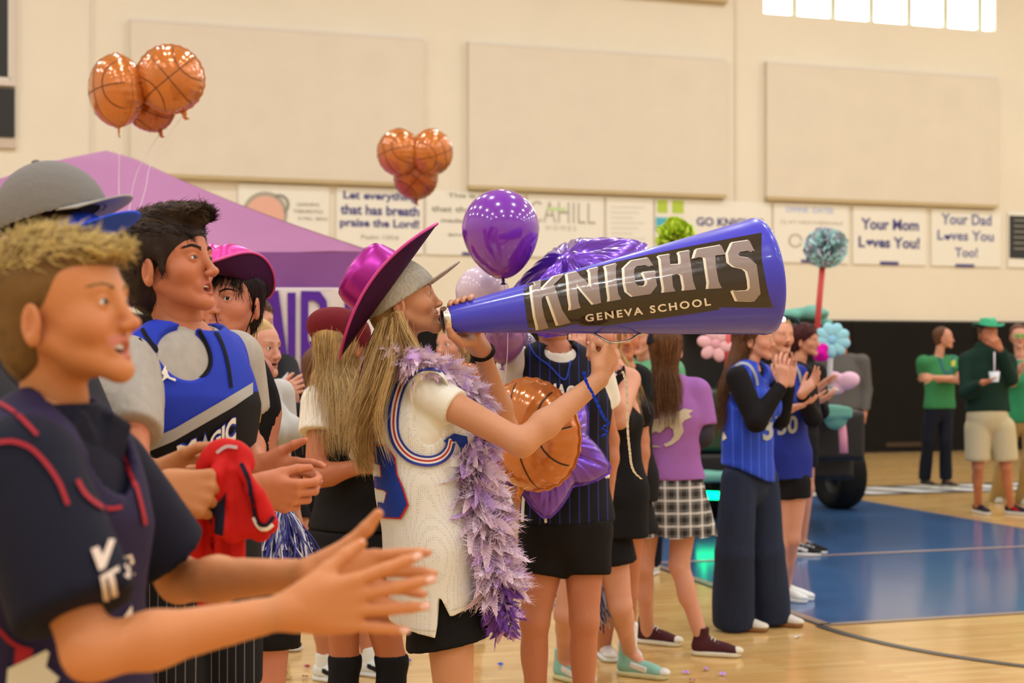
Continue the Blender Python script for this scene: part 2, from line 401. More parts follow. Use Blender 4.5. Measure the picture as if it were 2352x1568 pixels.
# acoustic panels (each its own thing on the wall)
pz0,pz1=3.92,5.92
def panel(px0,px1,z0,z1,lab):
    u0,u1=wu(px0),wu(px1); t=thing('acoustic_panel',lab,'panel',G(u0,0,z0),'fabric acoustic panels on the back wall')
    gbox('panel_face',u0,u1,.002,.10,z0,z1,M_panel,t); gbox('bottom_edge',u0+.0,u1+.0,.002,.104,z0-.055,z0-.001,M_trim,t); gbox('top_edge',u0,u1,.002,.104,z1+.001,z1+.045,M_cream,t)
panel(300,968,pz0,pz1,'wide beige wall panel above the purple tent, left of three in the row')
panel(1073,1662,pz0,pz1,'wide beige wall panel above the megaphone, middle of three in the row')
panel(1755,2284,pz0,pz1,'wide beige wall panel below the bright window')
panel(1075,1665,6.85,8.6,'beige wall panel cut off by the top edge, left of the window')
for i,px in enumerate((212,1690)):
    u=wu(px); o=gbox(f'trim_{i+1}',u-.02,u+.02,.001,.02,2.05,HT,M_panel)
gbox('trim_3',U0,U1,.001,.025,2.03,2.06,M_black)
# wall pads
u=U0; k=0
pads=thing('wall_padding','black padded gym wall covering along the back wall at floor level','padding',G(0,0,0))
while u<U1-.1: gbox('pad',u+.006,min(u+2.2,U1)-.006,.002,.06,.03,2.03,M_pad,pads); u+=2.2
gbox('baseboard_back',U0,U1,.002,.03,0,.03,M_black)
o=gbox('floor_vent',wu(2030),wu(2110),.06,.075,.09,.16,mat('vent_brown',A(70,52,36),.6),None,False); tag(o,'brown low strip at the foot of the black wall pads','vent')
# black boards at far left
bd=thing('scoreboard','tall black board with a white border at the upper left of the wall','board',G(wu(-20),0,5.1),)
uu=wu(36); gbox('board_face',uu-3,uu-.06,.003,.06,5.06,9,M_black,bd)
gbox('white_border',uu-.09,uu-.06,.06,.07,5.06,9,M_cream,bd); gbox('white_border',uu-3,uu-.06,.06,.07,5.05,5.09,M_cream,bd)
gbox('edge',uu-.06,uu,.003,.08,4.98,9,mat('board_edge',A(215,190,165),.5),bd); gbox('edge',uu-3,uu-.06,.003,.08,4.98,5.05,mat('board_edge',A(215,190,165),.5),bd)
V,Fl=text2d('NBA'[0],.03); 
o=gbox('lower_board',uu-3,uu-.01,.003,.06,4.33,4.95,M_black,None,False); tag(o,'small black board directly under the tall bordered board','board')
o=gbox('wall_ledge',uu-3,uu,.003,.05,4.18,4.30,mat('ledge_tan',A(205,178,150),.7),None,False); tag(o,'thin tan ledge beneath the small black board','ledge')
# ceiling lamp housings
M_lamph=mat('lamp_housing',(.5,.5,.5),.4)
for i,(u_,n_) in enumerate(LAMPS):
    b=MB(); c=G(u_,n_,LAMP_Z); b.loft([[c+V3(math.cos(t)*r,math.sin(t)*r,z) for t in np.linspace(0,2*math.pi,16,endpoint=False)] for r,z in ((.06,.2),(.12,.15),(.27,-.22),(.29,-.27),(.27,-.27),(.11,.13))])
    o=b.build('high_bay_lamp',M_lamph,None); tag(o,'round metal high bay lamp hanging from the hall ceiling','lamp','high bay ceiling lamps')
# ---------------------------------------------------------------- floor
def mk_floor():
    m=bpy.data.materials.new('maple_floor'); m.use_nodes=True; nt=m.node_tree; N=nt.nodes; b=N['Principled BSDF']; Lk=nt.links.new
    tc=N.new('ShaderNodeTexCoord'); mp=N.new('ShaderNodeMapping'); mp.inputs['Rotation'].default_value=(0,0,-math.atan2(WU[1],WU[0])); Lk(tc.outputs['Object'],mp.inputs[0])
    br=N.new('ShaderNodeTexBrick'); br.inputs['Scale'].default_value=1; br.inputs['Brick Width'].default_value=.9; br.inputs['Row Height'].default_value=.057; br.inputs['Mortar Size'].default_value=.0006
    br.inputs['Color1'].default_value=(*A(221,172,104),1); br.inputs['Color2'].default_value=(*A(206,152,84),1); br.inputs['Mortar'].default_value=(*A(150,98,50),1); br.inputs['Bias'].default_value=0
    Lk(mp.outputs[0],br.inputs[0])
    n=N.new('ShaderNodeTexNoise'); mp2=N.new('ShaderNodeMapping'); mp2.inputs['Scale'].default_value=(1.5,14,1); mp2.inputs['Rotation'].default_value=(0,0,-math.atan2(WU[1],WU[0])); Lk(tc.outputs['Object'],mp2.inputs[0]); Lk(mp2.outputs[0],n.inputs[0]); n.inputs['Scale'].default_value=1.2
    mr=N.new('ShaderNodeMapRange'); mr.inputs[3].default_value=.85; mr.inputs[4].default_value=1.12; Lk(n.outputs[0],mr.inputs[0])
    mx=N.new('ShaderNodeVectorMath'); mx.operation='SCALE'; Lk(br.outputs[0],mx.inputs[0]); Lk(mr.outputs[0],mx.inputs['Scale']); Lk(mx.outputs[0],b.inputs['Base Color'])
    b.inputs['Roughness'].default_value=.16; b.inputs['Specular IOR Level'].default_value=.5; return m
M_floor=mk_floor(); c4=[G(U0,0,0),G(U1,0,0),G(U1,N1,0),G(U0,N1,0)]
b=MB(); b.box(*gq(U0,U1,0,N1,-.1,0)); o=b.build('floor',M_floor,None,False); o['kind']='structure'
M_blue=mat('blue_court_paint',A(66,96,132),.14,noise=(1.5,.06)); M_line=mat('black_court_line',A(52,44,44),.3); M_oline=mat('orange_court_line',A(178,146,128),.3)
M_wline=mat('white_court_paint',A(232,218,200),.3); M_kline=mat('black_court_paint',A(34,30,28),.3); M_edge=mat('brown_court_line',A(150,120,98),.3)
PHI=math.atan2(WU[1],WU[0]); LC=V3(1.70,7.75,0)                      # front-left corner of the lane
def L2(a,c,z): return LC+WU*a-WN*c+V3(0,0,z)                         # along the free-throw line, toward the wall
def flat(name,pts,m,z,lab=None,cat='court marking',kind=None):
    o=mesh_obj(name,[np.array(p)*[1,1,0]+V3(0,0,z) for p in pts],np.array([range(len(pts))]),m,None,False)
    o['kind']='structure'; return o
LW=3.84; LL=7.1
flat('floor_marking_lane',[L2(0,0,0),L2(LW,0,0),L2(LW,LL,0),L2(0,LL,0)],M_blue,.002)
def seg(a,b_,w,m,z=.004,nm='floor_marking_line'):
    a=np.array(a);b_=np.array(b_); t=unit(b_-a); s_=V3(-t[1],t[0],0)*w/2; flat(nm,[a-s_,b_-s_,b_+s_,a+s_],m,z)
seg(L2(-.03,0,0),L2(LW+.03,0,0),.06,M_edge); seg(L2(0,0,0),L2(0,LL,0),.06,M_edge); seg(L2(0-.045,0,0),L2(-.045,LL,0),.03,M_line)
seg(L2(LW,0,0),L2(LW,LL,0),.05,M_edge)
seg(L2(-12,2.45,0),L2(9,2.45,0),.055,M_oline,.006)
def ring(c,r,w,t0,t1,m,z=.005,n=64,nm='floor_marking_arc'):
    V=[];Q=[]
    for i in range(n+1):
        t=t0+(t1-t0)*i/n; e=WU*math.cos(t)+WN*math.sin(t)
        V+= [c+e*(r-w/2)+V3(0,0,z),c+e*(r+w/2)+V3(0,0,z)]
        if i: Q.append([2*i-2,2*i-1,2*i+1,2*i])
    o=mesh_obj(nm,V,np.array(Q),m,None,False); o['kind']='structure'
ring(L2(LW/2,-.02,0),1.98,.055,0,math.pi,M_line)
ring(L2(LW/2,7.2,0),9.3,.05,math.radians(20),math.radians(160),M_line,n=120)
# end line with lettering band near the wall
bl=16.0; e0=V3(3.3,15.6,0); e1=e0+WU*-14; e2=e0+WU*12
seg(e0+WU*-14,e2,1.0,M_kline,.003,'floor_marking_band')
random.seed(3)
for i in range(26):
    a=-6+i*.62; w=.40; sl=random.choice((-.18,.18,0,.25)); c=e0+WU*a
    flat('floor_marking_letter',[c-WN*-.38+WU*(sl),c-WN*-.38+WU*(w+sl),c+WN*-.36+WU*(w-sl),c+WN*-.36-WU*sl],M_wline,.0045)
# ---------------------------------------------------------------- banners on the wall
M_ban=mat('banner_vinyl',A(238,220,192),.5); M_navy=mat('navy_print',A(78,72,118),.6); M_gray=mat('grey_print',A(176,158,132),.6); M_gray2=mat('taupe_print',A(150,136,112),.6)
M_green=mat('lime_print',A(184,196,70),.6); M_teal=mat('teal_print',A(90,172,180),.6); M_lgreen=mat('pale_green_print',A(205,212,150),.6)
M_pink=mat('salmon_print',A(232,170,140),.6); M_lblue=mat('pale_blue_print',A(186,186,204),.6)
BZ0,BZ1=2.93,3.83
def wtext(par,s,px0,px1,pyb,pyt,m,bold=.02,name='lettering',space=1.):
    V,Fl=text2d(s,bold,space); (u0,_),(u1,_)=wu(px0,0),wu(px1,0); pm=(px0+px1)/2; zb=wu(pm,pyb)[1]; zt=wu(pm,pyt)[1]
    lo,hi=V.min(0),V.max(0); t=(V-lo)/(hi-lo); pts=[G(u0+(u1-u0)*a,.028,zb+(zt-zb)*b_) for a,b_ in t]
    return mesh_obj(name,pts,[np.array(f) for f in Fl],m,par,False) if len({len(f) for f in Fl})>1 else mesh_obj(name,pts,np.array(Fl),m,par,False)
def wshape(par,name,pts,m,n=.026):
    return mesh_obj(name,[G(*(lambda q:(q[0],n,q[1]))(wu(x,y))) for x,y in pts],[np.array(range(len(pts)))[::1]] if len(pts)!=4 else np.array([range(4)]),m,par,False)
def circ(px,py,rx,ry,n=28,t0=0,t1=2*math.pi): return [(px+rx*math.cos(t),py-ry*math.sin(t)) for t in np.linspace(t0,t1,n,endpoint=(t1-t0)<6)]
def arcband(px,py,r1,r2,t0,t1,ar=1.): return circ(px,py,r1,r1*ar,18,t0,t1)+circ(px,py,r2,r2*ar,18,t0,t1)[::-1]
def banner(px0,px1,lab,m=None,py=None):
    u0,u1=wu(px0),wu(px1); t=thing('wall_banner',lab,'banner',G(u0,.0,BZ0),'sponsor banners along the back wall')
    gbox('vinyl_sheet',u0+.01,u1-.01,.012,.024,BZ0,BZ1,m or M_ban,t); return t
t=banner(545,757,'white banner with a salmon circle logo and small grey lines, half behind the purple tent')
wshape(t,'logo',circ(608,492,52,52),M_gray); wshape(t,'logo',circ(608,494,44,44),M_pink,.03); wshape(t,'logo',arcband(640,470,18,24,-1,2),M_gray2,.034)
wtext(t,'LEARNING',681,733,474,466,M_gray); wtext(t,'THERAPEUTICS',673,741,490,482,M_gray); wtext(t,'& WELL  BEING',684,752,506,499,M_gray)
t=banner(770,972,'white banner reading Let everything that has breath praise the Lord')
wtext(t,'Let everything',788,958,465,441,M_navy,.03); wtext(t,'that has breath',781,962,495,472,M_navy,.03); wtext(t,'praise the Lord!',780,962,528,503,M_navy,.03); wtext(t,'Psalm 150:6',829,915,550,540,M_gray,.01)
t=banner(976,1205,'white banner reading This is the day, left of the big purple balloon')
wtext(t,'This is the day',1028,1170,459,446,M_gray2); wtext(t,'that the Lord has',990,1190,489,476,M_gray2); wtext(t,'made let us rejoice',1012,1190,516,504,M_gray2); wtext(t,'and be glad',1028,1160,546,536,M_gray2)
wshape(t,'blue_bar',[(1060,586),(1098,587),(1098,580),(1060,579)],M_navy)
t=banner(1209,1386,'white banner with tall grey CAHILL HOMES lettering')
wtext(t,'CAHILL',1215,1366,513,464,M_gray,-.012,space=1.0); wshape(t,'green_bar',[(1256,484),(1298,485),(1298,477),(1256,476)],M_lgreen,.03); wtext(t,'H O M E S',1253,1322,529,519,M_gray,0)
t=banner(1390,1500,'pale banner of faint small grey lines behind the purple foil star')
for i in range(8): wshape(t,'grey_line',[(1402,478+i*12),(1480-(i%3)*14,479+i*12),(1480-(i%3)*14,475+i*12),(1402,474+i*12)],mat('faint_print',A(222,203,178),.6))
t=banner(1502,1770,'white banner with four green and teal squares and GO KNIGHTS lettering')
for (x0,y0,x1,y1,m_) in ((1508,459,1532,489,M_green),(1542,460,1569,490,M_green),(1505,499,1532,528,M_teal),(1541,500,1568,528,M_green)): wshape(t,'logo_square',[(x0,y1),(x1,y1+1),(x1,y0+1),(x0,y0)],m_)
wtext(t,'GO KNIGHTS',1598,1752,521,501,M_navy,.03)
t=banner(1774,1948,'white banner with pale blue title and a small round emblem')
wtext(t,'DIVINE  DATES',1804,1912,489,476,M_lblue,.02); wtext(t,'CJ AT HEATHERDALE',1790,1934,517,508,M_gray,.0); wshape(t,'emblem',arcband(1825,553,16,12,0,6.28),M_gray); wshape(t,'blue_bar',[(1838,603),(1866,604),(1866,597),(1838,596)],M_navy)
def heart(t,x,y,s):
    pts=[(x+s*16*math.sin(a)**3/16,y-s*(13*math.cos(a)-5*math.cos(2*a)-2*math.cos(3*a)-math.cos(4*a))/16) for a in np.linspace(0,2*math.pi,24,endpoint=False)]; wshape(t,'heart',pts,M_navy,.03)
M_navy2=mat('blue_print',A(104,102,138),.6)
t=banner(1956,2126,'white banner reading Your Mom Loves You with a blue heart')
wtext(t,'Your Mom',1976,2108,529,503,M_navy,.03); wtext(t,'L  ves You!',1970,2110,570,544,M_navy,.03); heart(t,1995,557,8); wshape(t,'blue_bar',[(2019,608),(2062,609),(2062,601),(2019,600)],M_navy)
t=banner(2136,2298,'white banner reading Your Dad Loves You Too with a blue heart')
wtext(t,'Your Dad',2160,2275,517,492,M_navy2,.02); wtext(t,'L  ves You',2151,2280,553,530,M_navy2,.02); heart(t,2174,545,8); wtext(t,'Too!',2191,2243,591,569,M_navy2,.02); wshape(t,'blue_bar',[(2192,613),(2236,614),(2236,607),(2192,606)],M_navy)
t=banner(2312,2480,'banner with a dark slate panel of lines at the right edge of the wall')
wshape(t,'dark_panel',[(2316,593),(2460,600),(2460,500),(2316,495)],mat('slate_print',A(60,58,54),.6),.028)
for i in range(6): wshape(t,'text_line',[(2326,507+i*13),(2450,510+i*13),(2450,508+i*13),(2326,505+i*13)],M_gray,.032)
# ================================================================ MEGAPHONE
M_mega=mat('blue_megaphone_plastic',A(62,58,184),.3,bump=(30,.03),coat=.25)
M_print=mat('black_vinyl_print',A(40,30,22),.22,coat=.5,bump=(25,.12))
M_lgray=mat('grey_vinyl_letters',A(150,128,118),.26,coat=.4,bump=(25,.1)); M_lcream=mat('cream_vinyl_letters',A(243,221,192),.3,coat=.3)
M_chrome=mat('brushed_metal_ring',(.75,.72,.66),.22,metal=1.,bump=(60,.1))
m0=P(1022,735,4.05); m1=P(1752,634,4.24)
mega=thing('megaphone','giant blue cone megaphone with KNIGHTS lettering held to the girl\'s mouth','megaphone',m0)
ax=unit(m1-m0); ML=np.linalg.norm(m1-m0); Rm=rot_to(ax,(0,0,1))
def mring(s,r,n=64): return [m0+ax*s+Rm[:,0]*r*math.cos(t)+Rm[:,1]*r*math.sin(t) for t in np.linspace(0,2*math.pi,n,endpoint=False)]
r0,r1=.0355,.174
prof=[(.006,r0-.001)]+[(s*ML,r0+(r1-r0)*s) for s in np.linspace(.02,.965,26)]+[(ML*.98,r1*.995),(ML*.992,r1*.992),(ML,r1*.975),(ML+.002,r1*.95)]
inn=[(ML-.004,r1*.93)]+[(s*ML,r0+(r1-r0)*s-.006) for s in np.linspace(.95,.03,12)]
b=MB(); b.loft([mring(s,r) for s,r in prof+inn],cap=(False,False)); o=b.build('horn',M_mega,mega); o_geo[o.name]=(np.concatenate(b.v),np.array([f for f in b.f]))
horn=o
b=MB(); b.loft([mring(s,r) for s,r in ((-.006,r0-.006),(-.008,r0),(-.006,r0+.003),(.004,r0+.0035),(.0115,r0+.004),(.012,r0-.003),(-.002,r0-.007))],cap=(False,False)); b.build('mouthpiece_ring',M_chrome,mega)
b=MB(); b.tube([m0+ax*s+0*ax for s in (0,.001)],.001); 
T=bvh(horn)
def z6(pts,s=2.868,ox=1000,oy=400): return [(x/s+ox,y/s+oy) for x,y in pts]
bp=[(582,727),(760,690),(970,633),(1180,580),(1400,530),(1700,470),(2000,412),(2150,385),(2148,470),(2150,560),(2172,680),(2195,790),(2225,880),(2100,878),(1870,876),(1871,892),(1600,932),(1300,972),(1120,998),(970,1000),(930,985),(800,1015),(620,1040),(604,960),(590,860),(581,800)]
def d6(nm,loops,m,off): V,Fl=poly2d(loops); return decal(nm,V,Fl,T,m,mega,off,9)
d6('print_panel',[z6(bp)],M_print,.0006)
a7=lambda pts:z6(pts,7.127,1190,560)
b7=lambda pts:z6(pts,7.127,1480,520)
LET=[
 a7([(237,622),(392,600),(372,640),(368,765),(590,540),(560,545),(770,497),(690,570),(588,668),(640,830),(720,1080),(860,1283),(665,1335),(640,1270),(490,850),(430,850),(385,900),(390,1000),(430,1190),(500,1372),(335,1408),(325,1340),(285,1180),(240,850),(230,720)]),
 a7([(810,495),(970,458),(1010,520),(1110,600),(1190,720),(1200,700),(1185,470),(1160,425),(1322,384),(1305,440),(1305,560),(1358,965),(1248,992),(950,640),(975,800),(990,950),(1026,1045),(865,1088),(870,1010),(845,850),(825,600)]),
 a7([(1432,370),(1622,325),(1600,400),(1605,560),(1640,820),(1688,905),(1500,942),(1505,880),(1480,700),(1455,430)]),
 a7([(1860,282),(2138,232)])+b7([(70,520),(148,650),(50,632),(-40,645)])+a7([(2040,350),(1940,370),(1905,410),(1898,480),(1915,620),(1935,660),(1985,695),(2060,700),(2110,660),(2118,610),(2080,540),(2050,470)])+b7([(200,735),(178,790),(208,968),(100,1105)])+a7([(1890,862),(1785,780),(1755,650),(1740,400)]),
 b7([(240,488),(430,458),(412,500),(425,630),(575,622),(600,600),(590,480),(568,428),(752,396),(738,450),(770,700),(800,900),(845,1030),(655,1048),(658,980),(625,800),(580,770),(450,800),(470,990),(512,1060),(322,1082),(328,1010),(300,850),(270,540)]),
 b7([(860,380),(1258,310),(1330,462),(1245,468),(1160,480),(1170,650),(1215,900),(1268,1008),(1048,1018),(1060,920),(1030,720),(1000,510),(950,500),(868,512),(815,530)]),
 b7([(1445,270),(1718,230),(1808,410),(1725,395),(1570,420),(1540,450),(1555,495),(1720,520),(1835,620),(1850,720),(1902,1100),(1795,1228),(1525,1218),(1450,1050),(1520,1062),(1690,1050),(1732,1010),(1722,880),(1690,740),(1640,695),(1480,660),(1390,590),(1368,440)]),
]
for L in LET:
    L=[tuple(p) for p in L]; k=[(x-6.5,y+.6) for x,y in L]; k2=[(x-3.2,y-1.6) for x,y in L]
    d6('letter_highlight',[k],M_lcream,.0012); d6('letter_highlight',[k2],M_lcream,.0014); d6('letter',[L],M_lgray,.0022)
LET2=[]
V,Fl=text2d('GENEVA SCHOOL',.028,1.32); V=fit(V,[(1345,739),(1633,701),(1630,683),(1343,722)]); d_=decal('small_lettering',V,Fl,T,M_lcream,mega,.0016,9)
# wire handle under the horn
b=MB(); hp=[P(1358,764,4.13),P(1372,770,4.12),P(1400,786,4.10),P(1425,785,4.10),P(1448,780,4.12),P(1462,770,4.14),P(1482,764,4.16)]
b.tube(bez(hp,30),.0035,8); b.build('wire_handle',mat('pale_wire',(.6,.58,.5),.25,metal=.9),mega)

# ================================================================ BALLOONS
def latex(c,rad,m,lab,name='balloon',tilt=(0,0,1),group=None,knotm=None,string=None):
    c=np.asarray(c,float); t=thing(name,lab,'balloon',c,group); R=rot_to(tilt); b=MB(); n=40
    th=np.linspace(0,math.pi,34); rings=[]
    for a in th:
        r=math.sin(a); z=math.cos(a)
        if z<0: zz=z*1.28; r=r*(1-.16*(-z)**1.2)
        else: zz=z*1.02
        r=max(r,.035 if z<0 else .003)
        rings.append([c+R@(rad*V3(r*math.cos(p),r*math.sin(p),zz)) for p in np.linspace(0,2*math.pi,n,endpoint=False)])
    b.loft(rings); b.build('skin',m,t)
    b=MB(); e=c+R@V3(0,0,-rad*1.28)
    b.loft([[e+R@V3(r*math.cos(p),r*math.sin(p),z) for p in np.linspace(0,2*math.pi,10,endpoint=False)] for r,z in ((.004,.003),(.006,-.004),(.004,-.009),(.009,-.016),(.011,-.019),(.003,-.018))]); b.build('knot',knotm or m,t)
    if string is not None:
        b=MB(); b.tube(bez([e]+[np.asarray(q,float) for q in string],16),.0012,5); b.build('string',M_string,t)
    return t
M_string=mat('white_balloon_string',A(228,205,200),.6)
M_purb=mat('purple_latex',A(128,40,168),.18,coat=1.,spec=.6); M_lilb=mat('lilac_latex',A(222,190,196),.3,coat=.7); M_mauve=mat('mauve_latex',A(150,90,140),.3,coat=.5); M_knot=mat('dark_knot',A(50,30,60),.4)
latex(P(1150,526,4.75),.129,M_purb,'glossy purple round balloon floating above the small end of the megaphone',tilt=(-.05,0,1),knotm=M_knot,string=[P(1164,700,4.8),P(1166,800,4.8),P(1157,900,4.8)])
latex(P(1108,672,5.0),.094,M_lilb,'pale lilac balloon behind the girl\'s cap, lower left of the purple one',string=[P(1108,800,5.0)])
latex(P(1160,778,5.1),.072,M_mauve,'dusky mauve balloon hanging below the megaphone by the bracelet wrist',tilt=(.1,0,1))
latex(P(1192,800,5.5),.07,mat('deep_violet_latex',A(72,34,84),.3,coat=.5),'dark violet balloon half hidden below the megaphone beside the mauve one')
# foil basketballs: inflated discs with seam puckers and printed lines
M_or=mat('orange_foil',A(206,112,44),.2,metal=.25,coat=.8,noise=(6,.1),bump=(9,.1)); M_or2=mat('dark_orange_foil',A(178,80,28),.22,metal=.25,coat=.8,noise=(6,.15),bump=(9,.1))
M_bl=mat('basketball_line',A(44,24,16),.35); M_bl2=mat('brown_basketball_line',A(92,40,16),.35)
def foil_surface(rad,th,seed=0):
    r_=np.random.RandomState(seed); ph=r_.uniform(0,6,4)
    def f(x,y,side):
        q=min(1,math.hypot(x,y)); a=math.atan2(y,x); pk=1+.05*math.sin(26*a+ph[0])*q**5+.03*math.sin(41*a+ph[1])*q**4
        z=th*max(0,(1-q**2.6))**.55*pk; e=1+.012*math.sin(26*a+ph[0])*q**6
        return V3(x*rad*e,side*z,y*rad*e)
    return f
def foil_ball(c,rad,th,R,lab,group,m,ml,rot=0.,strings=None,seed=0,tail=True,parts=True,name='foil_balloon'):
    c=np.asarray(c,float); t=thing(name,lab,'balloon',c,group); f=foil_surface(rad,th,seed); b=MB(); n=96
    for side in(-1,1):
        rs=[0.02,.15,.3,.45,.58,.7,.79,.86,.91,.95,.975,.99,1.0]
        b.loft([[c+R@f(r*math.cos(a),r*math.sin(a),side) for a in np.linspace(0,2*math.pi,n,endpoint=False)] for r in rs],cap=(True,False))
    b.loft([[c+R@(f(math.cos(a),math.sin(a),0)*V3(k,1,k)) for a in np.linspace(0,2*math.pi,n,endpoint=False)] for k in(1,1.035)],cap=(False,False)); b.build('foil_skin',m,t)
    b=MB(); w=.028
    def line(pts):
        for side in(-1,1):
            V=[];
            for i,(x,y) in enumerate(pts):
                x2,y2=pts[min(i+1,len(pts)-1)]; x1,y1=pts[max(i-1,0)]; tx,ty=x2-x1,y2-y1; l=math.hypot(tx,ty)+1e-9; nx,ny=-ty/l*w/2,tx/l*w/2
                for s_ in(-1,1): V.append(c+R@(f(x+nx*s_,y+ny*s_,side)+V3(0,side*.0018,0)))
            b.add(V,[(2*i,2*i+1,2*i+3,2*i+2) for i in range(len(pts)-1)])
    ro=lambda p:[(x*math.cos(rot)-y*math.sin(rot),x*math.sin(rot)+y*math.cos(rot)) for x,y in p]
    g=np.linspace(-.97,.97,40); line(ro([(v,0) for v in g])); line(ro([(0.02*math.cos(v),v) for v in g]))
    for s_ in(-1,1):
        line(ro([(s_*(1.18-.72*math.cos(a)),.72*math.sin(a)*1.18) for a in np.linspace(-.98,.98,40) if math.hypot(1.18-.72*math.cos(a),.85*math.sin(a))<.98]))
    b.build('printed_lines',ml,t)
    if tail:
        b=MB(); e=R@V3(0,0,-rad); b.loft([[c+e*k+R@V3(hw*math.cos(a),.003*math.sin(a),0)+R@V3(dx,0,0) for a in np.linspace(0,2*math.pi,8,endpoint=False)] for k,hw,dx in ((.96,.022,0),(1.08,.014,.006),(1.2,.011,.002),(1.28,.013,.012))]); b.build('filling_neck',m,t)
    if strings:
        b=MB(); b.tube(bez([c+R@V3(0,0,-rad*1.1)]+[np.asarray(q) for q in strings],20),.0016,5); b.build('string',M_string,t)
    return t
def Rot(yaw,roll=0,pitch=0):
    return np.array(Matrix.Rotation(yaw,3,'Z')@Matrix.Rotation(pitch,3,'X')@Matrix.Rotation(roll,3,'Y'))
GB1='orange basketball foil balloons above the purple tent'
foil_ball(P(268,208,7.75),.195,.13,Rot(-.88,.12,.1),'orange basketball foil balloon, left one of the high bunch above the tent',GB1,M_or,M_bl2,.2,[P(274,350,7.7),P(273,430,7.6),P(276,480,7.5)],1)
foil_ball(P(391,182,7.75),.18,.15,Rot(.15,-.35,.15),'large orange basketball foil balloon, right one of the high bunch above the tent',GB1,M_or,M_bl2,.35,[P(350,370,7.7),P(335,430,7.6),P(318,490,7.5)],2)
foil_ball(P(345,240,8.0),.15,.12,Rot(-.3,-.2,.3),'orange basketball foil balloon tucked lowest under the high bunch above the tent',GB1,M_or2,M_bl2,.8,[P(322,380,7.9),P(305,430,7.8),P(296,490,7.6)],3)
GB2='orange basketball foil balloons in the distant centre bunch'
foil_ball(P(916,350,10.5),.172,.145,Rot(-.75,.1,.1),'left upper foil basketball balloon of the small bunch over the Let everything banner',GB2,M_or,M_bl2,.3,None,4)
foil_ball(P(991,350,10.5),.168,.14,Rot(.8,-.1,.1),'right upper foil basketball balloon of the small bunch over the Let everything banner',GB2,M_or,M_bl2,.3,None,5)
foil_ball(P(955,408,10.6),.158,.12,Rot(.1,0,.2),'bottom foil basketball balloon of the small bunch over the Let everything banner',GB2,M_or2,M_bl2,.9,None,6)
GB3='orange basketball foil balloons beside the girl'
foil_ball(P(1222,998,4.75),.185,.10,Rot(-.62,.35,.1),'big shiny orange basketball foil balloon behind the girl\'s bent elbow',GB3,M_or,M_bl,.55,None,7)
foil_ball(P(1068,893,4.9),.088,.07,Rot(.2,.2,.1),'small part-hidden orange basketball foil balloon between the girl\'s shoulder and raised wrist',GB3,M_or,M_bl,.9,None,8)
# foil stars
M_pf=mat('purple_foil',A(112,62,172),.26,metal=.7,coat=.5,bump=(12,.12)); 
def foil_star(c,rad,th,R,lab,m,rot=0.,inner=.56,seed=0,name='star_balloon'):
    c=np.asarray(c,float); t=thing(name,lab,'balloon',c,'purple star foil balloons'); r_=np.random.RandomState(seed); n=240; b=MB()
    ang=np.linspace(0,2*math.pi,n,endpoint=False)
    def R0(a):
        k=((a-rot)/(2*math.pi/5))%1; k=abs(k-.5)*2; return inner+(1-inner)*k**1.25 - .03*(k>.96)
    rr=np.array([R0(a) for a in ang])
    for side in(-1,1):
        rings=[]
        for q in (0.02,.12,.25,.4,.55,.68,.79,.87,.93,.97,1.0):
            ring=[]
            for i,a in enumerate(ang):
                R1=rr[i]; k=abs(((a-rot)/(2*math.pi/5))%1-.5)*2
                wd=min(1,.35+.65*(1-k)) if k>.0 else 1
                core=th*(1-q**2.4)**.6*(.55+.45*(1-k)**.5 if q>.15 else 1)
                core*=1+.07*math.sin(34*a+seed)*q**3+.05*math.sin(57*a)*q**4
                ring.append(c+R@V3(q*R1*rad*math.cos(a),side*core,q*R1*rad*math.sin(a)))
            rings.append(ring)
        b.loft(rings,cap=(True,False))
    b.loft([[c+R@V3(k*rr[i]*rad*math.cos(a),.001*math.sin(30*a),k*rr[i]*rad*math.sin(a)) for i,a in enumerate(ang)] for k in(1,1.03)],cap=(False,False))
    b.build('foil_skin',m,t); return t
_n=unit((-.38,-.55,.74)); _x=unit(V3(.86,.12,.5)-_n*np.dot(_n,(.86,.12,.5)))
foil_star(P(1330,652,4.72),.26,.12,np.stack([_x,-_n,-np.cross(_x,_n)*-1],1) if False else np.stack([_x,_n,np.cross(_x,_n)],1),'large purple foil star balloon rising behind the middle of the megaphone',M_pf,0.,.72,seed=3)
foil_star(P(1250,1032,5.0),.245,.115,Rot(.15,0,-.3),'purple foil star balloon with points below the big orange basketball balloon',M_pf,-.33,.66,seed=5)

# ================================================================ PARTY TENT
M_tent=mat('purple_tent_cloth',A(160,92,128),.6,noise=(2,.06),bump=(6,.15),sheen=.2); M_val=mat('purple_valance_cloth',A(134,78,132),.65,noise=(2,.08),bump=(8,.2,(1,1,4)))
tent=thing('party_tent','pointed purple canopy tent behind the crowd on the left','tent',(-3.2,11.3,0))
apex=V3(-3.19,11.3,3.12); ex,ey,ez=2.25,1.6,2.16
crn=[apex*[1,1,0]+V3(sx*ex,sy*ey,ez) for sx,sy in((-1,-1),(1,-1),(1,1),(-1,1))]
b=MB(); n=16
for i in range(4):
    A0,A1=crn[i],crn[(i+1)%4]; V=[];Fl=[]
    for p in range(n+1):
        for q in range(n+1):
            e=A0+(A1-A0)*q/n; x=apex+(e-apex)*(p/n); s_=math.sin(math.pi*q/n)*(p/n); x=x-V3(0,0,.045*math.sin(math.pi*p/n)+.05*s_*0)
            if p<2: x=x-V3(0,0,.02*(2-p))
            V.append(x+V3(0,0,.006*math.sin(9*q/n*math.pi+i)*p/n))
    for p in range(n):
        for q in range(n): k=p*(n+1)+q; Fl.append((k,k+n+1,k+n+2,k+1))
    b.add(V,Fl)
b.build('canopy',M_tent,tent)
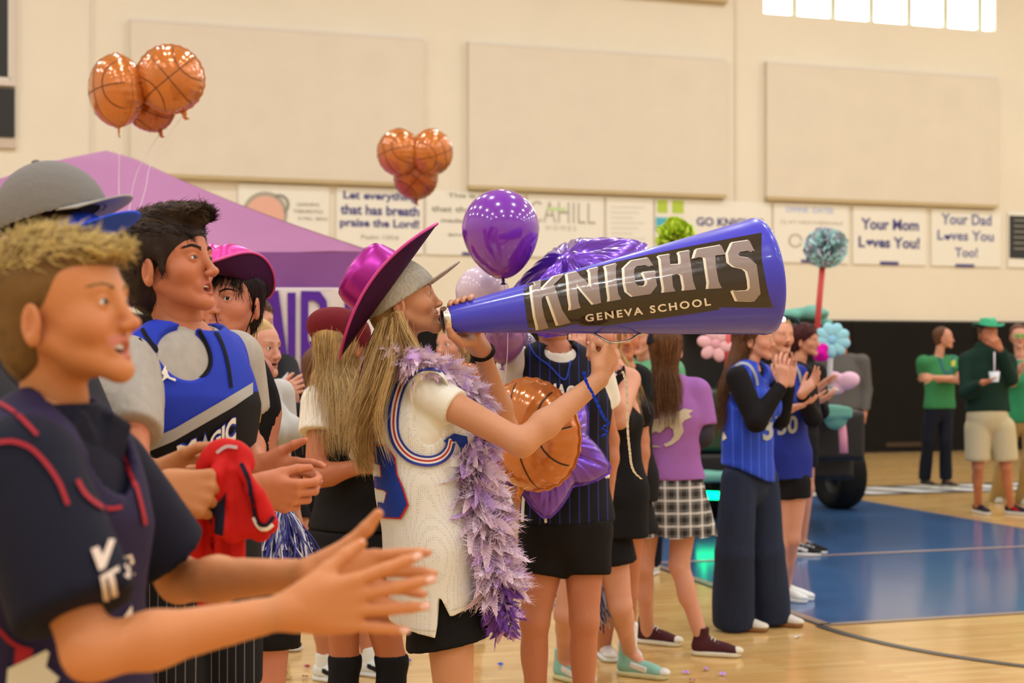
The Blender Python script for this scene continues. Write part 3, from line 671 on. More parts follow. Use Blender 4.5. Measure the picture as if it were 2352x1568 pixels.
for i in range(4):
    A0,A1=crn[i],crn[(i+1)%4]; out=unit(np.cross(A1-A0,(0,0,1))); b=MB(); V=[];Fl=[]; nn=60
    for q in range(nn+1):
        e=A0+(A1-A0)*q/nn
        for z in range(5):
            V.append(e+out*(.012+.012*math.sin(q*1.1+z*.5)*z/4+.004*z)-V3(0,0,z*.064+.002+.006*math.sin(q*.9)*(z==4)))
    for q in range(nn):
        for z in range(4): k=q*5+z; Fl.append((k,k+1,k+6,k+5))
    b.add(V,Fl); b.build('valance',M_val,tent)
M_leg=mat('tent_leg_steel',(.5,.5,.52),.35,metal=.7)
for i in range(4):
    b=MB(); p=crn[i]+unit((apex-crn[i])*[1,1,0])*.05; b.box((p[0],p[1],1.08),(.018,.018,1.07)); b.box((p[0],p[1],.01),(.05,.05,.008)); b.build('leg',M_leg,tent,False)
# cloth banner with painted letters hanging under the tent edge
M_bcl=mat('white_banner_cloth',A(226,206,196),.8,bump=(5,.2)); M_pl=mat('purple_paint',A(88,40,140),.6,noise=(14,.12))
yb=9.62; nb=thing('letter_banner','white cloth banner with tall purple letters NBA hanging under the tent edge','banner',P(700,985,yb))
def cw(x,y): p=P(x,y,yb); return p+V3(0,.03*math.sin(p[0]*5)+.018*math.sin(p[0]*13+p[2]*3),0)
V=[cw(x,y) for y in np.linspace(664,988,20) for x in np.linspace(480,860,60)]; Q=[(j*60+i,j*60+i+1,(j+1)*60+i+1,(j+1)*60+i) for j in range(19) for i in range(59)]
o=mesh_obj('cloth',V,np.array(Q),M_bcl,nb); o_geo[o.name]=(np.array(V),np.array(Q)); T2=bvh(o)
NB=[[(609,668),(640,667),(662,832),(660,672),(679,672),(678,965),(652,964),(626,812),(628,962),(612,962)],
    None,[(793,672),(815,668),(850,965),(832,965),(826,900),(806,900),(802,965),(783,965)]]
for L in NB:
    if L: V,Fl=poly2d([L]); decal('painted_letter',V,Fl,T2,M_pl,nb,.012,12)
V,Fl=poly2d([[(691,668),(735,669),(750,690),(756,740),(748,790),(737,812),(752,850),(757,900),(748,940),(730,962),(690,964)],[(708,690),(708,783),(722,785),(735,765),(738,730),(733,700),(722,690)],[(708,820),(707,900),(709,940),(724,938),(734,915),(735,880),(730,840),(720,820)]]); decal('painted_letter',V,Fl,T2,M_pl,nb,.012,12)
b=MB(); b.tube([cw(475,664),cw(865,664)],.012,6); b.build('top_cord',M_string,nb)

# ================================================================ FLOWERS, TISSUE POMPOMS AND THE DECORATED CART
def pompom_tissue(c,r,cols,lab,n=150,name='tissue_pompom',petal=.55):
    c=np.asarray(c,float); t=thing(name,lab,'pompom',c); rr=np.random.RandomState(int(c[0]*100)%999)
    for ci,m in enumerate(cols):
        V=[];Fl=[];k=0
        for i in range(n//len(cols)):
            d=unit(rr.normal(size=3)); u=unit(np.cross(d,rr.normal(size=3))); w=np.cross(d,u); L=r*rr.uniform(.75,1.05); wd=r*petal*rr.uniform(.5,1)
            for s_ in(.15,.55,.85,1.0):
                ww=wd*(.2+.8*s_)*(.6 if s_==1 else 1)
                for q in(-1,-.4,.3,1): V.append(c+d*L*s_+u*ww*q+w*wd*.25*math.sin(q*4+i)+d*.06*r*math.sin(q*9+i))
            for a in range(3):
                for q in range(3): Fl.append((k+a*4+q,k+a*4+q+1,k+a*4+q+5,k+a*4+q+4))
            k+=16
        o=mesh_obj('tissue_petals',V,np.array(Fl),m,t); o['kind']='stuff'
    return t
def tm(n,*c): return mat(n,A(*c),.8)
p=pompom_tissue(P(1896,568,11.5),.17,[tm('mint_tissue',196,226,206),tm('grey_tissue',196,188,186)],'mint and grey tissue pompom on top of the tall red stick')
st=thing('red_stick','tall red stick holding the mint and grey tissue pompom','stick',P(1876,800,11.5)); b=MB(); b.tube([P(1889,612,11.5),P(1882,690,11.5),P(1874,800,11.5)],.024,10); b.build('stick_shaft',mat('red_wrap',A(208,66,62),.5),st)
pompom_tissue(P(1552,545,10.5),.15,[tm('lime_tissue',205,216,70),tm('lime_tissue_dark',186,204,50)],'lime green tissue pompom just above the megaphone\'s upper edge')
t_=[o for o in COL.objects if o.name.startswith('tissue_pompom.001')][0]; b=MB(); b.tube([P(1552,560,10.5),V3(P(1552,560,10.5)[0],10.5,.0)],.012,8); b.build('holding_stick',mat('pale_green_stick',A(120,150,60),.6),t_)
b=MB(); tr=thing('red_paper_cone','red paper shape peeking between purple foil star and megaphone','decoration',P(1448,590,8.5)); b.loft([[P(1448,615,8.5)+V3(.11*k*math.cos(a),.05*k*math.sin(a),z) for a in np.linspace(0,2*math.pi,16,endpoint=False)] for k,z in((1,-.03),(.95,.03),(.7,.09),(.4,.125),(.05,.14))]); b.build('paper_shell',mat('coral_paper',A(226,96,80),.6),tr)
def flower(c,r,np_,m,mc,lab,facing,name='paper_flower',sc=.36):
    c=np.asarray(c,float); t=thing(name,lab,'flower',c); R=rot_to(facing); 
    for i in range(np_):
        a=2*math.pi*i/np_+.3; b=MB(); ctr=R@V3(math.cos(a),math.sin(a),0)*r*.62; rings=[]
        Rp=np.stack([R@V3(math.cos(a),math.sin(a),0),R@V3(-math.sin(a),math.cos(a),0),R[:,2]],1)
        for z,k in((-.14,.3),(-.10,.75),(0,1),(.10,.8),(.14,.35)):
            rings.append([c+ctr+Rp@V3(r*.46*k*math.cos(q),r*sc*k*math.sin(q),r*z*1.2) for q in np.linspace(0,2*math.pi,16,endpoint=False)])
        b.loft(rings); b.build('petal',m,t)
    b=MB(); rings=[[c+R@V3(r*.3*k*math.cos(q),r*.3*k*math.sin(q),r*z) for q in np.linspace(0,2*math.pi,14,endpoint=False)] for z,k in((-.1,.6),(.1,1),(.2,.6))]; b.loft(rings); b.build('flower_centre',mc,t); return t
flower(P(1911,781,11.),.13,9,tm('pale_blue_petal',158,204,222),tm('blue_centre',146,194,214),'pale blue paper flower with nine petals beside the red stick',(-.15,-1,.1),sc=.36)
b=MB(); s2=thing('white_flower_stem','white stem below the pale blue paper flower','stem',P(1908,880,11.1)); b.tube([P(1908,812,11.1),P(1906,850,11.1),P(1908,890,11.1)],.02,8); b.build('stem_tube',tm('white_stem',225,215,205),s2)
flower(P(1643,790,10.),.12,6,tm('pink_petal',240,176,170),tm('pink_centre',232,160,160),'pink paper flower right of the dark cap, left of the long-haired girl in blue',(0,-1,.1))
b=MB(); s2=thing('red_flower_stick','red wrapped stick beside the pink paper flower','stick',P(1673,830,10.)); b.tube([P(1672,760,10),P(1670,850,10)],.02,8); b.build('stick_shaft',mat('red_wrap'),s2) if False else b.build('stick_shaft',MATS['red_wrap'],s2)
# green utility cart
M_cg=mat('dark_green_cart_paint',A(16,56,30),.4,coat=.3); M_ck=mat('black_cart_plastic',A(20,18,18),.5); M_tyre=mat('tyre_rubber',A(22,20,18),.75,bump=(40,.3)); M_mint=mat('mint_cloth',A(112,164,140),.8)
cart=thing('utility_cart','dark green utility cart dressed with mint cloth and paper flowers','cart',V3(3.5,12.3,0))
cx,cy=3.15,12.2
def bxc(name,c,h,m,par=cart,bev=.02):
    f=SDF(); f.box(c,h,rad=bev); V,Q=f.surf(.02); return mesh_obj(name,V,Q,m,par)
XL=P(1580,0,12)[0]; XR=P(1955,0,12)[0]
bxc('cargo_body',((XL+XR)/2-.35,12.6,.93),(.55,.7,.26),M_cg); bxc('chassis',((XL+XR)/2,12.5,.55),((XR-XL)/2,.6,.11),M_ck)
bxc('front_hood',(XR-.28,12.1,.82),(.30,.5,.2),M_ck); bxc('seat',((XL+XR)/2+.1,12.7,1.30),(.3,.25,.08),M_ck); bxc('seat_back',(XL+.35,12.9,1.42),(.3,.06,.3),M_ck)
bxc('roof_edge',((XL+XR)/2,12.9,1.72),(.65,.5,.03),M_ck)
for sx in(-.6,.55): 
    b=MB(); b.tube([((XL+XR)/2+sx,12.9,1.1),((XL+XR)/2+sx,12.9,1.72)],.025,8); b.build('roof_post',M_ck,cart)
def tyre(c,r,w,yaw,par):
    R=np.array(Matrix.Rotation(yaw,3,'Z')); b=MB(); c=np.asarray(c,float); prof=[(.52,.3),(.6,.42),(.8,.5),(.93,.47),(.99,.34),(1,.15),(1,-.15),(.99,-.34),(.93,-.47),(.8,-.5),(.6,-.42),(.52,-.3)]
    b.loft([[c+R@V3(r*q*math.cos(a),w*z,r*q*math.sin(a)) for a in np.linspace(0,2*math.pi,48,endpoint=False)] for q,z in prof],cap=(False,False))
    o=b.build('wheel',M_tyre,par)
    b=MB(); b.loft([[c+R@V3(r*q*math.cos(a),w*z,r*q*math.sin(a)) for a in np.linspace(0,2*math.pi,24,endpoint=False)] for q,z in((.55,.25),(.5,.1),(.2,.14),(.16,.3),(.02,.3))],cap=(False,True)); b.loft([[c+R@V3(r*q*math.cos(a),-w*z,r*q*math.sin(a)) for a in np.linspace(0,2*math.pi,24,endpoint=False)][::-1] for q,z in((.55,.25),(.5,.1),(.2,.14),(.16,.3),(.02,.3))],cap=(False,True)); b.build('rim',M_ck,o)
tc_=P(1927,1098,13.9); tyre((tc_[0],13.9,.33),.33,.27,-1.27,cart)
tc_=P(1625,1100,13.2); tyre((tc_[0],13.2,.30),.300,.26,-1.05,cart); tyre((XL+.1,14.0,.30),.30,.26,-1.05,cart)
f=SDF(); f.box((P(1890,930,11.4)[0],11.4,1.02),(.20,.2,.05),rad=.03); f.ell((P(1920,948,11.3)[0],11.3,.97),(.09,.08,.09)); f.ell((P(1850,930,11.4)[0],11.4,1.0),(.08,.08,.06)); o=sdf_obj('mint_drape',f,.012,M_mint,cart,fold=(.006,20.,2))
f=SDF(); f.ell(P(1862,795-75,12.6)+V3(0,0,0),(.16,.12,.07)); f.ell(P(1815,725,12.6),(.12,.12,.06)); f.ell(P(1895,745,12.6),(.07,.1,.05)); sdf_obj('mint_roof_garland',f,.014,M_mint,cart,fold=(.012,26.,5))
f=SDF(); f.box((P(1628,1085,11.5)[0],11.5,.50),(.22,.15,.035),rad=.02); sdf_obj('mint_skirt_cloth',f,.014,M_mint,cart,fold=(.008,20.,6))
M_glow=mat('green_glow_light',(.02,.8,.3),.4,emit=((0.0,1.0,.32),5.)); b=MB(); b.tube([P(1600,1136,12.4),P(1652,1138,12.4)],.035,8); b.tube([P(1612,1096,12.6),P(1622,1100,12.6)],.03,8); b.build('green_light_tube',M_glow,cart)
M_star=mat('white_lamp_glow',(1,1,.9),.3,emit=((.95,1.,.95),14.))
b=MB(); q=P(1858,974,11.2); b.loft([[q+V3(.018*math.cos(a)*k,-.01*z,.018*math.sin(a)*k) for a in np.linspace(0,6.28,12,endpoint=False)] for k,z in((.5,-1),(1,0),(.5,1))]); b.build('headlight_bulb',M_star,cart)
M_gball=mat('green_balloon_skin',A(30,140,50),.3,coat=.5)
latex(P(1843,975,11.3),.085,M_gball,'small green balloon glowing beside the cart behind the clapping girls',tilt=(.3,0,1))
def puff(c,r,m,name,lab,cat,n=5,seed=1,vox=.012):
    t=thing(name,lab,cat,c); rr=np.random.RandomState(seed); f=SDF()
    for i in range(n): f.ell(np.asarray(c)+rr.normal(size=3)*np.asarray(r)*.35,np.asarray(r)*rr.uniform(.6,.85),k=.01)
    sdf_obj('puff_body',f,vox,m,t); return t
puff(P(1925,872,11.2),(.1,.08,.08),tm('pink_tissue',236,182,190),'pink_tissue_ball','round pink tissue ball on the mint cloth at the cart front','pompom',5,2)
puff(P(1893,897,11.15),(.13,.05,.03),tm('cream_tissue',228,206,186),'cream_paper_garland','cream paper garland lying on the mint cloth under the pink ball','garland',5,4)
puff(P(1884,812,11.0),(.07,.05,.05),tm('magenta_tissue',220,10,150),'magenta_flower','small magenta flower below left of the pale blue paper flower','flower',6,5)
tt=thing('pink_paper_leg','pink wrapped pole hanging down from the cart\'s mint cloth','pole',P(1935,1000,11.3)); b=MB(); b.tube([P(1930,950,11.3),P(1936,1000,11.3),P(1938,1040,11.3)],.033,10); b.build('wrapped_pole',tm('pink_wrap',232,150,160),tt)
# ================================================================ PEOPLE: shared builders
def M_skin(): return mat('skin',(.5,.3,.2),.5,attr='Col',sss=.12,spec=.35,bump=(90,.08))
M_eye=mat('eye_white',A(226,214,205),.2,coat=.6); M_teeth=mat('teeth',A(232,220,205),.25)
def M_hair(n,c,rough=.55): return mat(n,c,rough,noise=(30,.25),spec=.25)
def frameof(yaw,pitch=0.,roll=0.):
    """columns: person's right, forward, up. yaw 0 looks at the camera, 90 looks to photo right"""
    y=math.radians(yaw); f=V3(math.sin(y),-math.cos(y),0); r=V3(-math.cos(y),-math.sin(y),0); u=V3(0,0,1)
    p=math.radians(pitch); f2=f*math.cos(p)+u*math.sin(p); u2=u*math.cos(p)-f*math.sin(p)
    q=math.radians(roll); r2=r*math.cos(q)+u2*math.sin(q); u3=u2*math.cos(q)-r*math.sin(q)
    return np.stack([r2,f2,u3],1)
def head_sdf(f,C,R,s=1.,mouth=0.,smile=0.,nose=1.,jaw=1.,eyes=1.,lipc=None,detail=True,ear=(1,1),nb=None,nr=.045):
    L=lambda x,y,z:C+R@V3(x,y,z)*s
    f.ell(L(0,-.020,.034),V3(.074,.093,.082)*s,R,k=.02); f.ell(L(0,.030,.030),V3(.061,.054,.058)*s,R,k=.03)
    f.ell(L(0,.028,-.028),V3(.057*jaw,.056,.070)*s,R,k=.03); f.ell(L(0,.026,-.074),V3(.039*jaw,.044,.022)*s,R,k=.02)
    for q in(-1,1):
        f.cone(L(q*.050*jaw,-.004,-.046),.016*s,L(q*.012,.070,-.096),.0155*s,k=.018)
        f.ell(L(q*.037,.050,-.028),V3(.024,.026,.022)*s,R,k=.022)
        if smile: f.ell(L(q*.036,.060,-.036),V3(.018,.018,.017)*s,R,k=.012)
    f.ell(L(0,.0765,-.0985),V3(.017,.0145,.0155)*s,R,k=.014)
    f.cone(L(-.034,.0725,.019),.011*s,L(.034,.0725,.019),.011*s,k=.014)
    if detail:
        for q in(-1,1): f.ell(L(q*.032,.094,.000),V3(.018,.014,.0125)*s,R,k=.012,mode='s')
    n=nose
    f.cone(L(0,.078,.016),.0080*s,L(0,.080+.022*n,-.032),.0088*s,k=.013); f.ell(L(0,.084+.0225*n,-.0345),V3(.0085,.0085,.0080)*s,R,k=.007)
    for q in(-1,1): f.ell(L(q*.0105,.090+.006*n,-.0375),V3(.0070,.0095,.0068)*s,R,k=.008)
    if detail:
        for q in(-1,1): f.ell(L(q*.0062,.093+.010*n,-.0445),V3(.0032,.005,.003)*s,R,k=.002,mode='s')
    f.ell(L(0,.074,-.062),V3(.026,.0155,.020)*s,R,k=.012)
    w=.020+.008*smile; up=.008*smile; o=mouth
    lc=lipc if lipc is not None else V3(.40,.13,.10)
    for q in(-1,1):
        f.cone(L(q*w,.0765-.004*smile,-.0615+up),.0026*s,L(q*.003,.0895,-.0565+o*.15),.0042*s,k=.004)
        f.cone(L(q*w,.0765-.004*smile,-.0625+up),.0026*s,L(0,.0885,-.0690-o),.0052*s,k=.004)
        for t in np.linspace(0,1,7):
            f.blob(L(q*w,.0765,-.0615+up)*(1-t)+L(q*.003,.0895,-.0565)*t,.0100*s*(.55+.45*min(1,t*2)),lc,.95); f.blob(L(q*w,.0765,-.0625+up)*(1-t)+L(0,.0885,-.069-o)*t,.0105*s*(.55+.45*min(1,t*2)),lc,.95)
    if o>0: f.ell(L(0,.090,-.0635-o*.45),V3(w*.82,.022,.0035+o*.5)*s,R,k=.002,mode='s'); f.blob(L(0,.070,-.0635-o*.45),.016*s,V3(.06,.012,.01),1.0)
    elif detail: f.cone(L(-w,.0815,-.0620+up),.0013*s,L(0,.0945,-.0622),.0016*s,k=.002,mode='s').cone(L(w,.0815,-.0620+up),.0013*s,L(0,.0945,-.0622),.0016*s,k=.002,mode='s')
    if detail:
        for q in(-1,1):
            e=L(q*.0315,.0725,.000); f.ell(e,np.ones(3)*.0130*s,R,k=.004)
            f.ell(L(q*.0320,.0855,-.0005),V3(.0115,.010,.0040*eyes)*s,R,k=.0015,mode='s')
            for t in np.linspace(-1,1,7): f.blob(L(q*.032+t*.0115,.0845-abs(t)*.003,.0045*eyes-.003*t*t),.0035*s,V3(.05,.022,.015),.9)
    for q,on in zip((-1,1),ear):
        if not on: continue
        E=R@np.array(Matrix.Rotation(q*-.28,3,'Z'))@np.array(Matrix.Rotation(-.18,3,'X'))
        c=L(q*.0765,-.012,-.018)
        f.ell(c,V3(.0075,.0185,.030)*s,E,k=.006); f.ell(c+E@V3(q*-.001,.004,-.022)*s,V3(.006,.0095,.011)*s,E,k=.006)
        f.ell(c+E@V3(q*.0065,.000,.004)*s,V3(.0060,.0115,.0205)*s,E,k=.003,mode='s'); f.cone(c+E@V3(q*.0035,-.006,.014)*s,.0028*s,c+E@V3(q*.0035,-.005,-.010)*s,.003*s,k=.003)
        f.blob(c,.034*s,V3(.62,.24,.15),.5)
    f.blob(L(0,.105,-.034),.022*s,V3(.62,.22,.15),.45)
    for q in(-1,1): f.blob(L(q*.042,.066,-.032),.034*s,V3(.62,.21,.13),.4)
    if nb is not None: f.cone(L(0,-.032,-.050),nr*s,nb,nr*1.08*s,k=.018)
    return L
def eye_parts(par,L,R,s,look=(0,0),iris=(.10,.06,.035),sides=(-1,1)):
    for q in sides:
        c=L(q*.0315,.0725,.000); b=MB(); rot=rot_to(R@unit(V3(look[0],1,look[1])))
        rings=[[c+rot@V3(.0120*s*math.sin(a)*math.cos(p),.0120*s*math.sin(a)*math.sin(p),.0120*s*math.cos(a)) for p in np.linspace(0,2*math.pi,18,endpoint=False)] for a in np.linspace(.48,math.pi-.1,10)]
        b.loft(rings,cap=(False,True)); o=b.build('eye',M_eye,par)
        b=MB(); b.loft([[c+rot@V3(.0120*s*math.sin(a)*math.cos(p),.0120*s*math.sin(a)*math.sin(p),.01225*s*math.cos(a)) for p in np.linspace(0,2*math.pi,18,endpoint=False)] for a in (.49,.34,.2)],cap=(False,False)); b.build('iris',mat('iris_%d'%int(iris[0]*1000),tuple(x*.45 for x in iris),.6),o)
        b=MB(); b.loft([[c+rot@V3(.0120*s*math.sin(a)*math.cos(p),.0120*s*math.sin(a)*math.sin(p),.01230*s*math.cos(a)) for p in np.linspace(0,2*math.pi,14,endpoint=False)] for a in (.22,.03)],cap=(False,True)); b.build('pupil',mat('pupil',(.004,.004,.004),.3),o)
def brows(par,L,R,s,m,sides=(-1,1),arch=0.,n=70,th=1.,src=None):
    src=src or [c for c in par.children if c.name.startswith('body')][0]; tr=bvh(src)
    def onface(x,z):
        o=Vector(L(x,.16,z)); h=tr.ray_cast(o,Vector(-R[:,1]),.2); return np.array(h[0]) if h[0] is not None else L(x,.085,z)
    for q in sides:
        P_=[]; rr=np.random.RandomState(3+q)
        for i in range(n):
            t=i/n; x=.011+t*.037; z=.0185+.0075*math.sin(t*2.4)+arch*t+rr.uniform(-.0032,.0032)*th*(1-.5*t)
            a=onface(q*x,z); b_=onface(q*(x+.006),z+rr.uniform(.0,.003)-.003*t); fw=R[:,1]; P_.append([a-fw*.0002,(a+b_)/2+fw*.0014,b_+fw*.0006])
        V,Q=strands(P_,.00095*s); mesh_obj('eyebrow',V,Q,m,par)
def scalp_strands(par,V,N,m,comb,n,ln,r,name='hair_strands',seed=1,lift=.35,curl=0.,noise=.35,mask=None,segs=6,grav=0.,kind='stuff'):
    """V,N: points and normals on the scalp; comb(p)->direction"""
    rr=np.random.RandomState(seed); idx=np.arange(len(V)) if mask is None else np.where(mask)[0]
    if not len(idx): return
    idx=rr.choice(idx,n); out=np.zeros((n,segs,3)); p=V[idx]; nn=N[idx]; d=comb(p); d=d-nn*(d*nn).sum(1)[:,None]; d/=np.linalg.norm(d,axis=1)[:,None]+1e-9
    jit=rr.normal(size=(n,3))*noise; d=d+jit; d/=np.linalg.norm(d,axis=1)[:,None]; L_=ln*rr.uniform(.6,1.15,n)[:,None]; out[:,0]=p-nn*.003; ph=rr.uniform(0,6,n)[:,None]; sd=np.cross(d,nn)
    for k in range(1,segs):
        t=k/(segs-1); dirn=nn*lift*(1-t*1.6)+d+sd*curl*np.sin(ph+t*7)+V3(0,0,-grav*t)
        out[:,k]=out[:,k-1]+dirn/(np.linalg.norm(dirn,axis=1)[:,None]+1e-9)*L_/(segs-1)
    Vs,Q=strands(out,r*rr.uniform(.7,1.3,n)); o=mesh_obj(name,Vs,Q,m,par)
    if kind: o['kind']=kind
    return o
def long_hair(par,L,R,s,m,m2,end,n=700,spread=.07,az=(-2.2,2.2),seed=1,r=.0016,back=.0,wav=.006,volume=1.,name='long_hair',top=.5,endvar=.08,segs=15,el=(.1,1.35)):
    """strands combed back from the crown, falling to the world point end"""
    rr=np.random.RandomState(seed); out=[]; end=np.asarray(end,float)
    for i in range(n):
        a=rr.uniform(*az); e=rr.uniform(*el); lay=rr.uniform(.98,1.1)*volume
        def sp(a_,e_,k=1.): return L(math.sin(a_)*math.cos(e_)*.080*lay*k,-.018-math.cos(a_)*math.cos(e_)*.100*lay*k,.030+math.sin(e_)*.090*lay)
        p0=sp(a,e); p1=sp(a*.98,e*.45+.02); p2=sp(a*.95,-.25,1.0); p3=sp(a*.85,-.9,1.15)+R@V3(0,-.01,-.035)*s
        off=V3(rr.normal()*.3,rr.normal()*.3,0)*spread+R@V3(math.sin(a)*spread,-math.cos(a)*spread*.5,0); pe=end+off+V3(0,0,rr.uniform(-endvar,endvar*.8)); pm=p3*.55+pe*.45+off*.25
        pts=bez([p0,p1,p2,p3,pm,pe],segs); w=np.linspace(0,1,len(pts))[:,None]; ph=rr.uniform(0,6)
        pts=pts+np.sin(np.linspace(0,7,len(pts))+ph)[:,None]*w*wav*rr.normal(size=3)
        out.append(pts)
    out=np.array(out); h=n*2//3
    V,Q=strands(out[:h],r*rr.uniform(.6,1.4,h)); o=mesh_obj(name,V,Q,m,par); o['kind']='stuff'
    V,Q=strands(out[h:],r*rr.uniform(.6,1.4,n-h)); o2=mesh_obj(name+'_light',V,Q,m2,par); o2['kind']='stuff'
    return o
# ---- hands
FLEN=((.043,.026,.022),(.047,.030,.023),(.043,.028,.022),(.034,.021,.019)); FX=(.030,.0105,-.0095,-.028); FY=(.088,.091,.086,.077)
def hand_sdf(f,Wp,D,Np,Tn,s=1.,curl=(20,25,15),spread=6,thumb=(.75,.55,.15),tcurl=(15,20),curls=None,skin=None):
    """D wrist->fingers, Np direction the palm faces, Tn side of the thumb"""
    Wp=np.asarray(Wp,float); D=unit(D); Np=unit(np.asarray(Np,float)-D*np.dot(D,Np)); c=np.cross(D,Np); Tn=c if np.dot(c,Tn)>0 else -c; tips=[]
    for i in range(4):
        K=Wp+(D*FY[i]+Tn*FX[i]-Np*.002)*s; f.cone(Wp+(D*.008+Tn*FX[i]*.5)*s,.0135*s,K,.0112*s,k=.012)
        sp=math.radians((1.5-i)*spread); d=D*math.cos(sp)+Tn*math.sin(sp); a=0; p=K; cc=curls[i] if curls else curl; rad=(.0100,.0090,.0080,.0066) if i<3 else (.0088,.0078,.0070,.0058)
        for j in range(3):
            a+=math.radians(cc[j]); dd=d*math.cos(a)+Np*math.sin(a); q=p+dd*FLEN[i][j]*s; f.cone(p,rad[j]*s,q,rad[j+1]*s,k=.0035); p=q
        f.blob(p,.012*s,V3(.74,.36,.27),.35); tips.append((p,dd,-Np*math.cos(a)+d*math.sin(a)))
    f.ell(Wp+(D*.045+Np*.004)*s,V3(.036,.040,.0125)*s,np.stack([Tn,D,Np],1),k=.015)
    b=Wp+(D*.022+Tn*.022+Np*.004)*s; td=unit(D*thumb[0]+Tn*thumb[1]+Np*thumb[2]); f.cone(b,.0155*s,b+td*.040*s,.0125*s,k=.014)
    p=b+td*.040*s
    for j,(l,ra,rb) in enumerate(((.033,.0118,.0104),(.027,.0104,.0078))):
        a=math.radians(tcurl[j]); td=unit(td*math.cos(a)+unit(D*.8-Tn*.3+Np*.2)*math.sin(a)); q=p+td*l*s; f.cone(p,ra*s,q,rb*s,k=.004); p=q
    tips.append((p,td,unit(np.cross(td,np.cross(-Np+Tn*.6,td))))); return tips
def nails(par,tips,s=1.,m=None):
    m=m or mat('fingernail',A(238,180,158),.25,coat=.6)
    for p,d,u in tips:
        d=unit(d); u=unit(u-d*np.dot(u,d)); w=np.cross(d,u); b=MB(); rings=[]
        for t,k in((-.010,.7),(-.006,1),(-.001,1),(.0030,.6)):
            rings.append([p+d*t*s+(w*math.sin(a)*.0052*k+u*(math.cos(a)*.0062+.0012))*s for a in np.linspace(-1.0,1.0,7)])
        V=np.concatenate(rings); b.add(V,[(i*7+j,i*7+j+1,(i+1)*7+j+1,(i+1)*7+j) for i in range(3) for j in range(6)]); b.build('fingernail',m,par)
# ---- skeleton
def skel(X,Y,yaw,H,female=False,z0=0.):
    R=frameof(yaw); r,fw,u=R.T; o=V3(X,Y,z0); sw=.108 if female else .118; hw=.052
    J=dict(o=o,R=R,H=H,s=H/1.72,female=female)
    at=lambda a,b,c:o+r*a*H+fw*b*H+u*c*H
    J.update(pel=at(0,0,.535),wai=at(0,0.0,.615),che=at(0,-.004,.72),nb=at(0,-.012,.835),hd=at(0,.012,.937))
    for n,q in(('R',1),('L',-1)):
        J['sh'+n]=at(q*sw,-.008,.808); J['el'+n]=at(q*(sw+.02),-.02,.63); J['wr'+n]=at(q*(sw+.015),.04,.485); J['hip'+n]=at(q*hw,0,.52); J['kn'+n]=at(q*hw*.95,.01,.285); J['an'+n]=at(q*hw*.9,-.012,.045); J['ft'+n]=yaw
    return J
def torso(f,J,g=0.,drape=0.,low=None,k=.03,neck=True,wid=1.):
    s=J['s']; fw=J['R'][:,1]; fl=(fw,.70); fm=J['female']; w0,w1,w2,w3=((.158,.122,.138,.118) if fm else (.150,.135,.160,.135)); w0*=wid;w1*=wid;w2*=wid;w3*=wid
    wh=max(w1,drape) if drape else w1
    low=J['pel'] if low is None else np.asarray(low,float)
    f.cone(J['pel'],w0*s*.98+g,J['wai'],wh*s+g,k=k,flat=fl)
    if np.linalg.norm(low-J['pel'])>.02: f.cone(J['pel'],w0*s+g,low,w0*s*1.03+g+drape*.1,k=k,flat=fl)
    f.cone(J['wai'],wh*s+g,J['che'],w2*s*.97+g,k=k,flat=fl); up=J['che']*.25+J['nb']*.75
    f.cone(J['che'],w2*s*.97+g,up-(J['nb']-J['che'])*.25,w3*s*.80+g,k=k,flat=(fw,.72))
    a=J['nb']*.35+J['shR']*.65; b=J['nb']*.35+J['shL']*.65
    for n in'RL': f.cone(J['nb']-V3(0,0,.024*s),.048*s+g*.8,J['sh'+n]+(J['nb']-J['sh'+n])*.12,.043*s+g*.8,k=k)
    if fm:
        for q in(-1,1): f.ell(J['che']+J['R']@V3(q*.062,.085,-.005)*s,V3(.058,.055,.058)*s+g,J['R'],k=.03)
def arm(f,J,n,g=0.,t0=0.,t1=1.,k=.02,upto=1.,thick=1.):
    s=J['s']*thick; a,b,c=J['sh'+n],J['el'+n],J['wr'+n]; f.cone(a,.048*s+g,b,.037*s+g,k=k)
    if upto>1 or upto==1: f.cone(b,.038*s+g,b+(c-b)*.3,.040*s+g,k=k); f.cone(b+(c-b)*.3,.040*s+g,c,.0255*s+g,k=k)
def leg(f,J,n,g=0.,k=.02,foot=True):
    s=J['s']; h,kn,an=J['hip'+n],J['kn'+n],J['an'+n]; bk=-J['R'][:,1]
    f.cone(h,.083*s+g,kn,.052*s+g,k=k); f.cone(kn,.050*s+g,an,.034*s+g,k=k); f.ell(kn+(an-kn)*.28+bk*.018*s,V3(.046,.046,.095)*s+g,k=.02); f.ell(kn-bk*.012*s,V3(.042,.042,.05)*s+g,k=.02)
    if foot:
        fd=frameof(J['ft'+n])[:,1]; e=an+fd*.09*s; e[2]=J['o'][2]+.038; f.cone(an-V3(0,0,.01),.032*s,e,.022*s,k=.02)
def merge(parts):
    Vs=[];Qs=[];Cs=[];n=0
    for V,Q,C_ in parts: Vs.append(V); Qs.append(np.asarray(Q)+n); Cs.append(C_); n+=len(V)
    return np.concatenate(Vs),np.concatenate(Qs),np.concatenate(Cs)
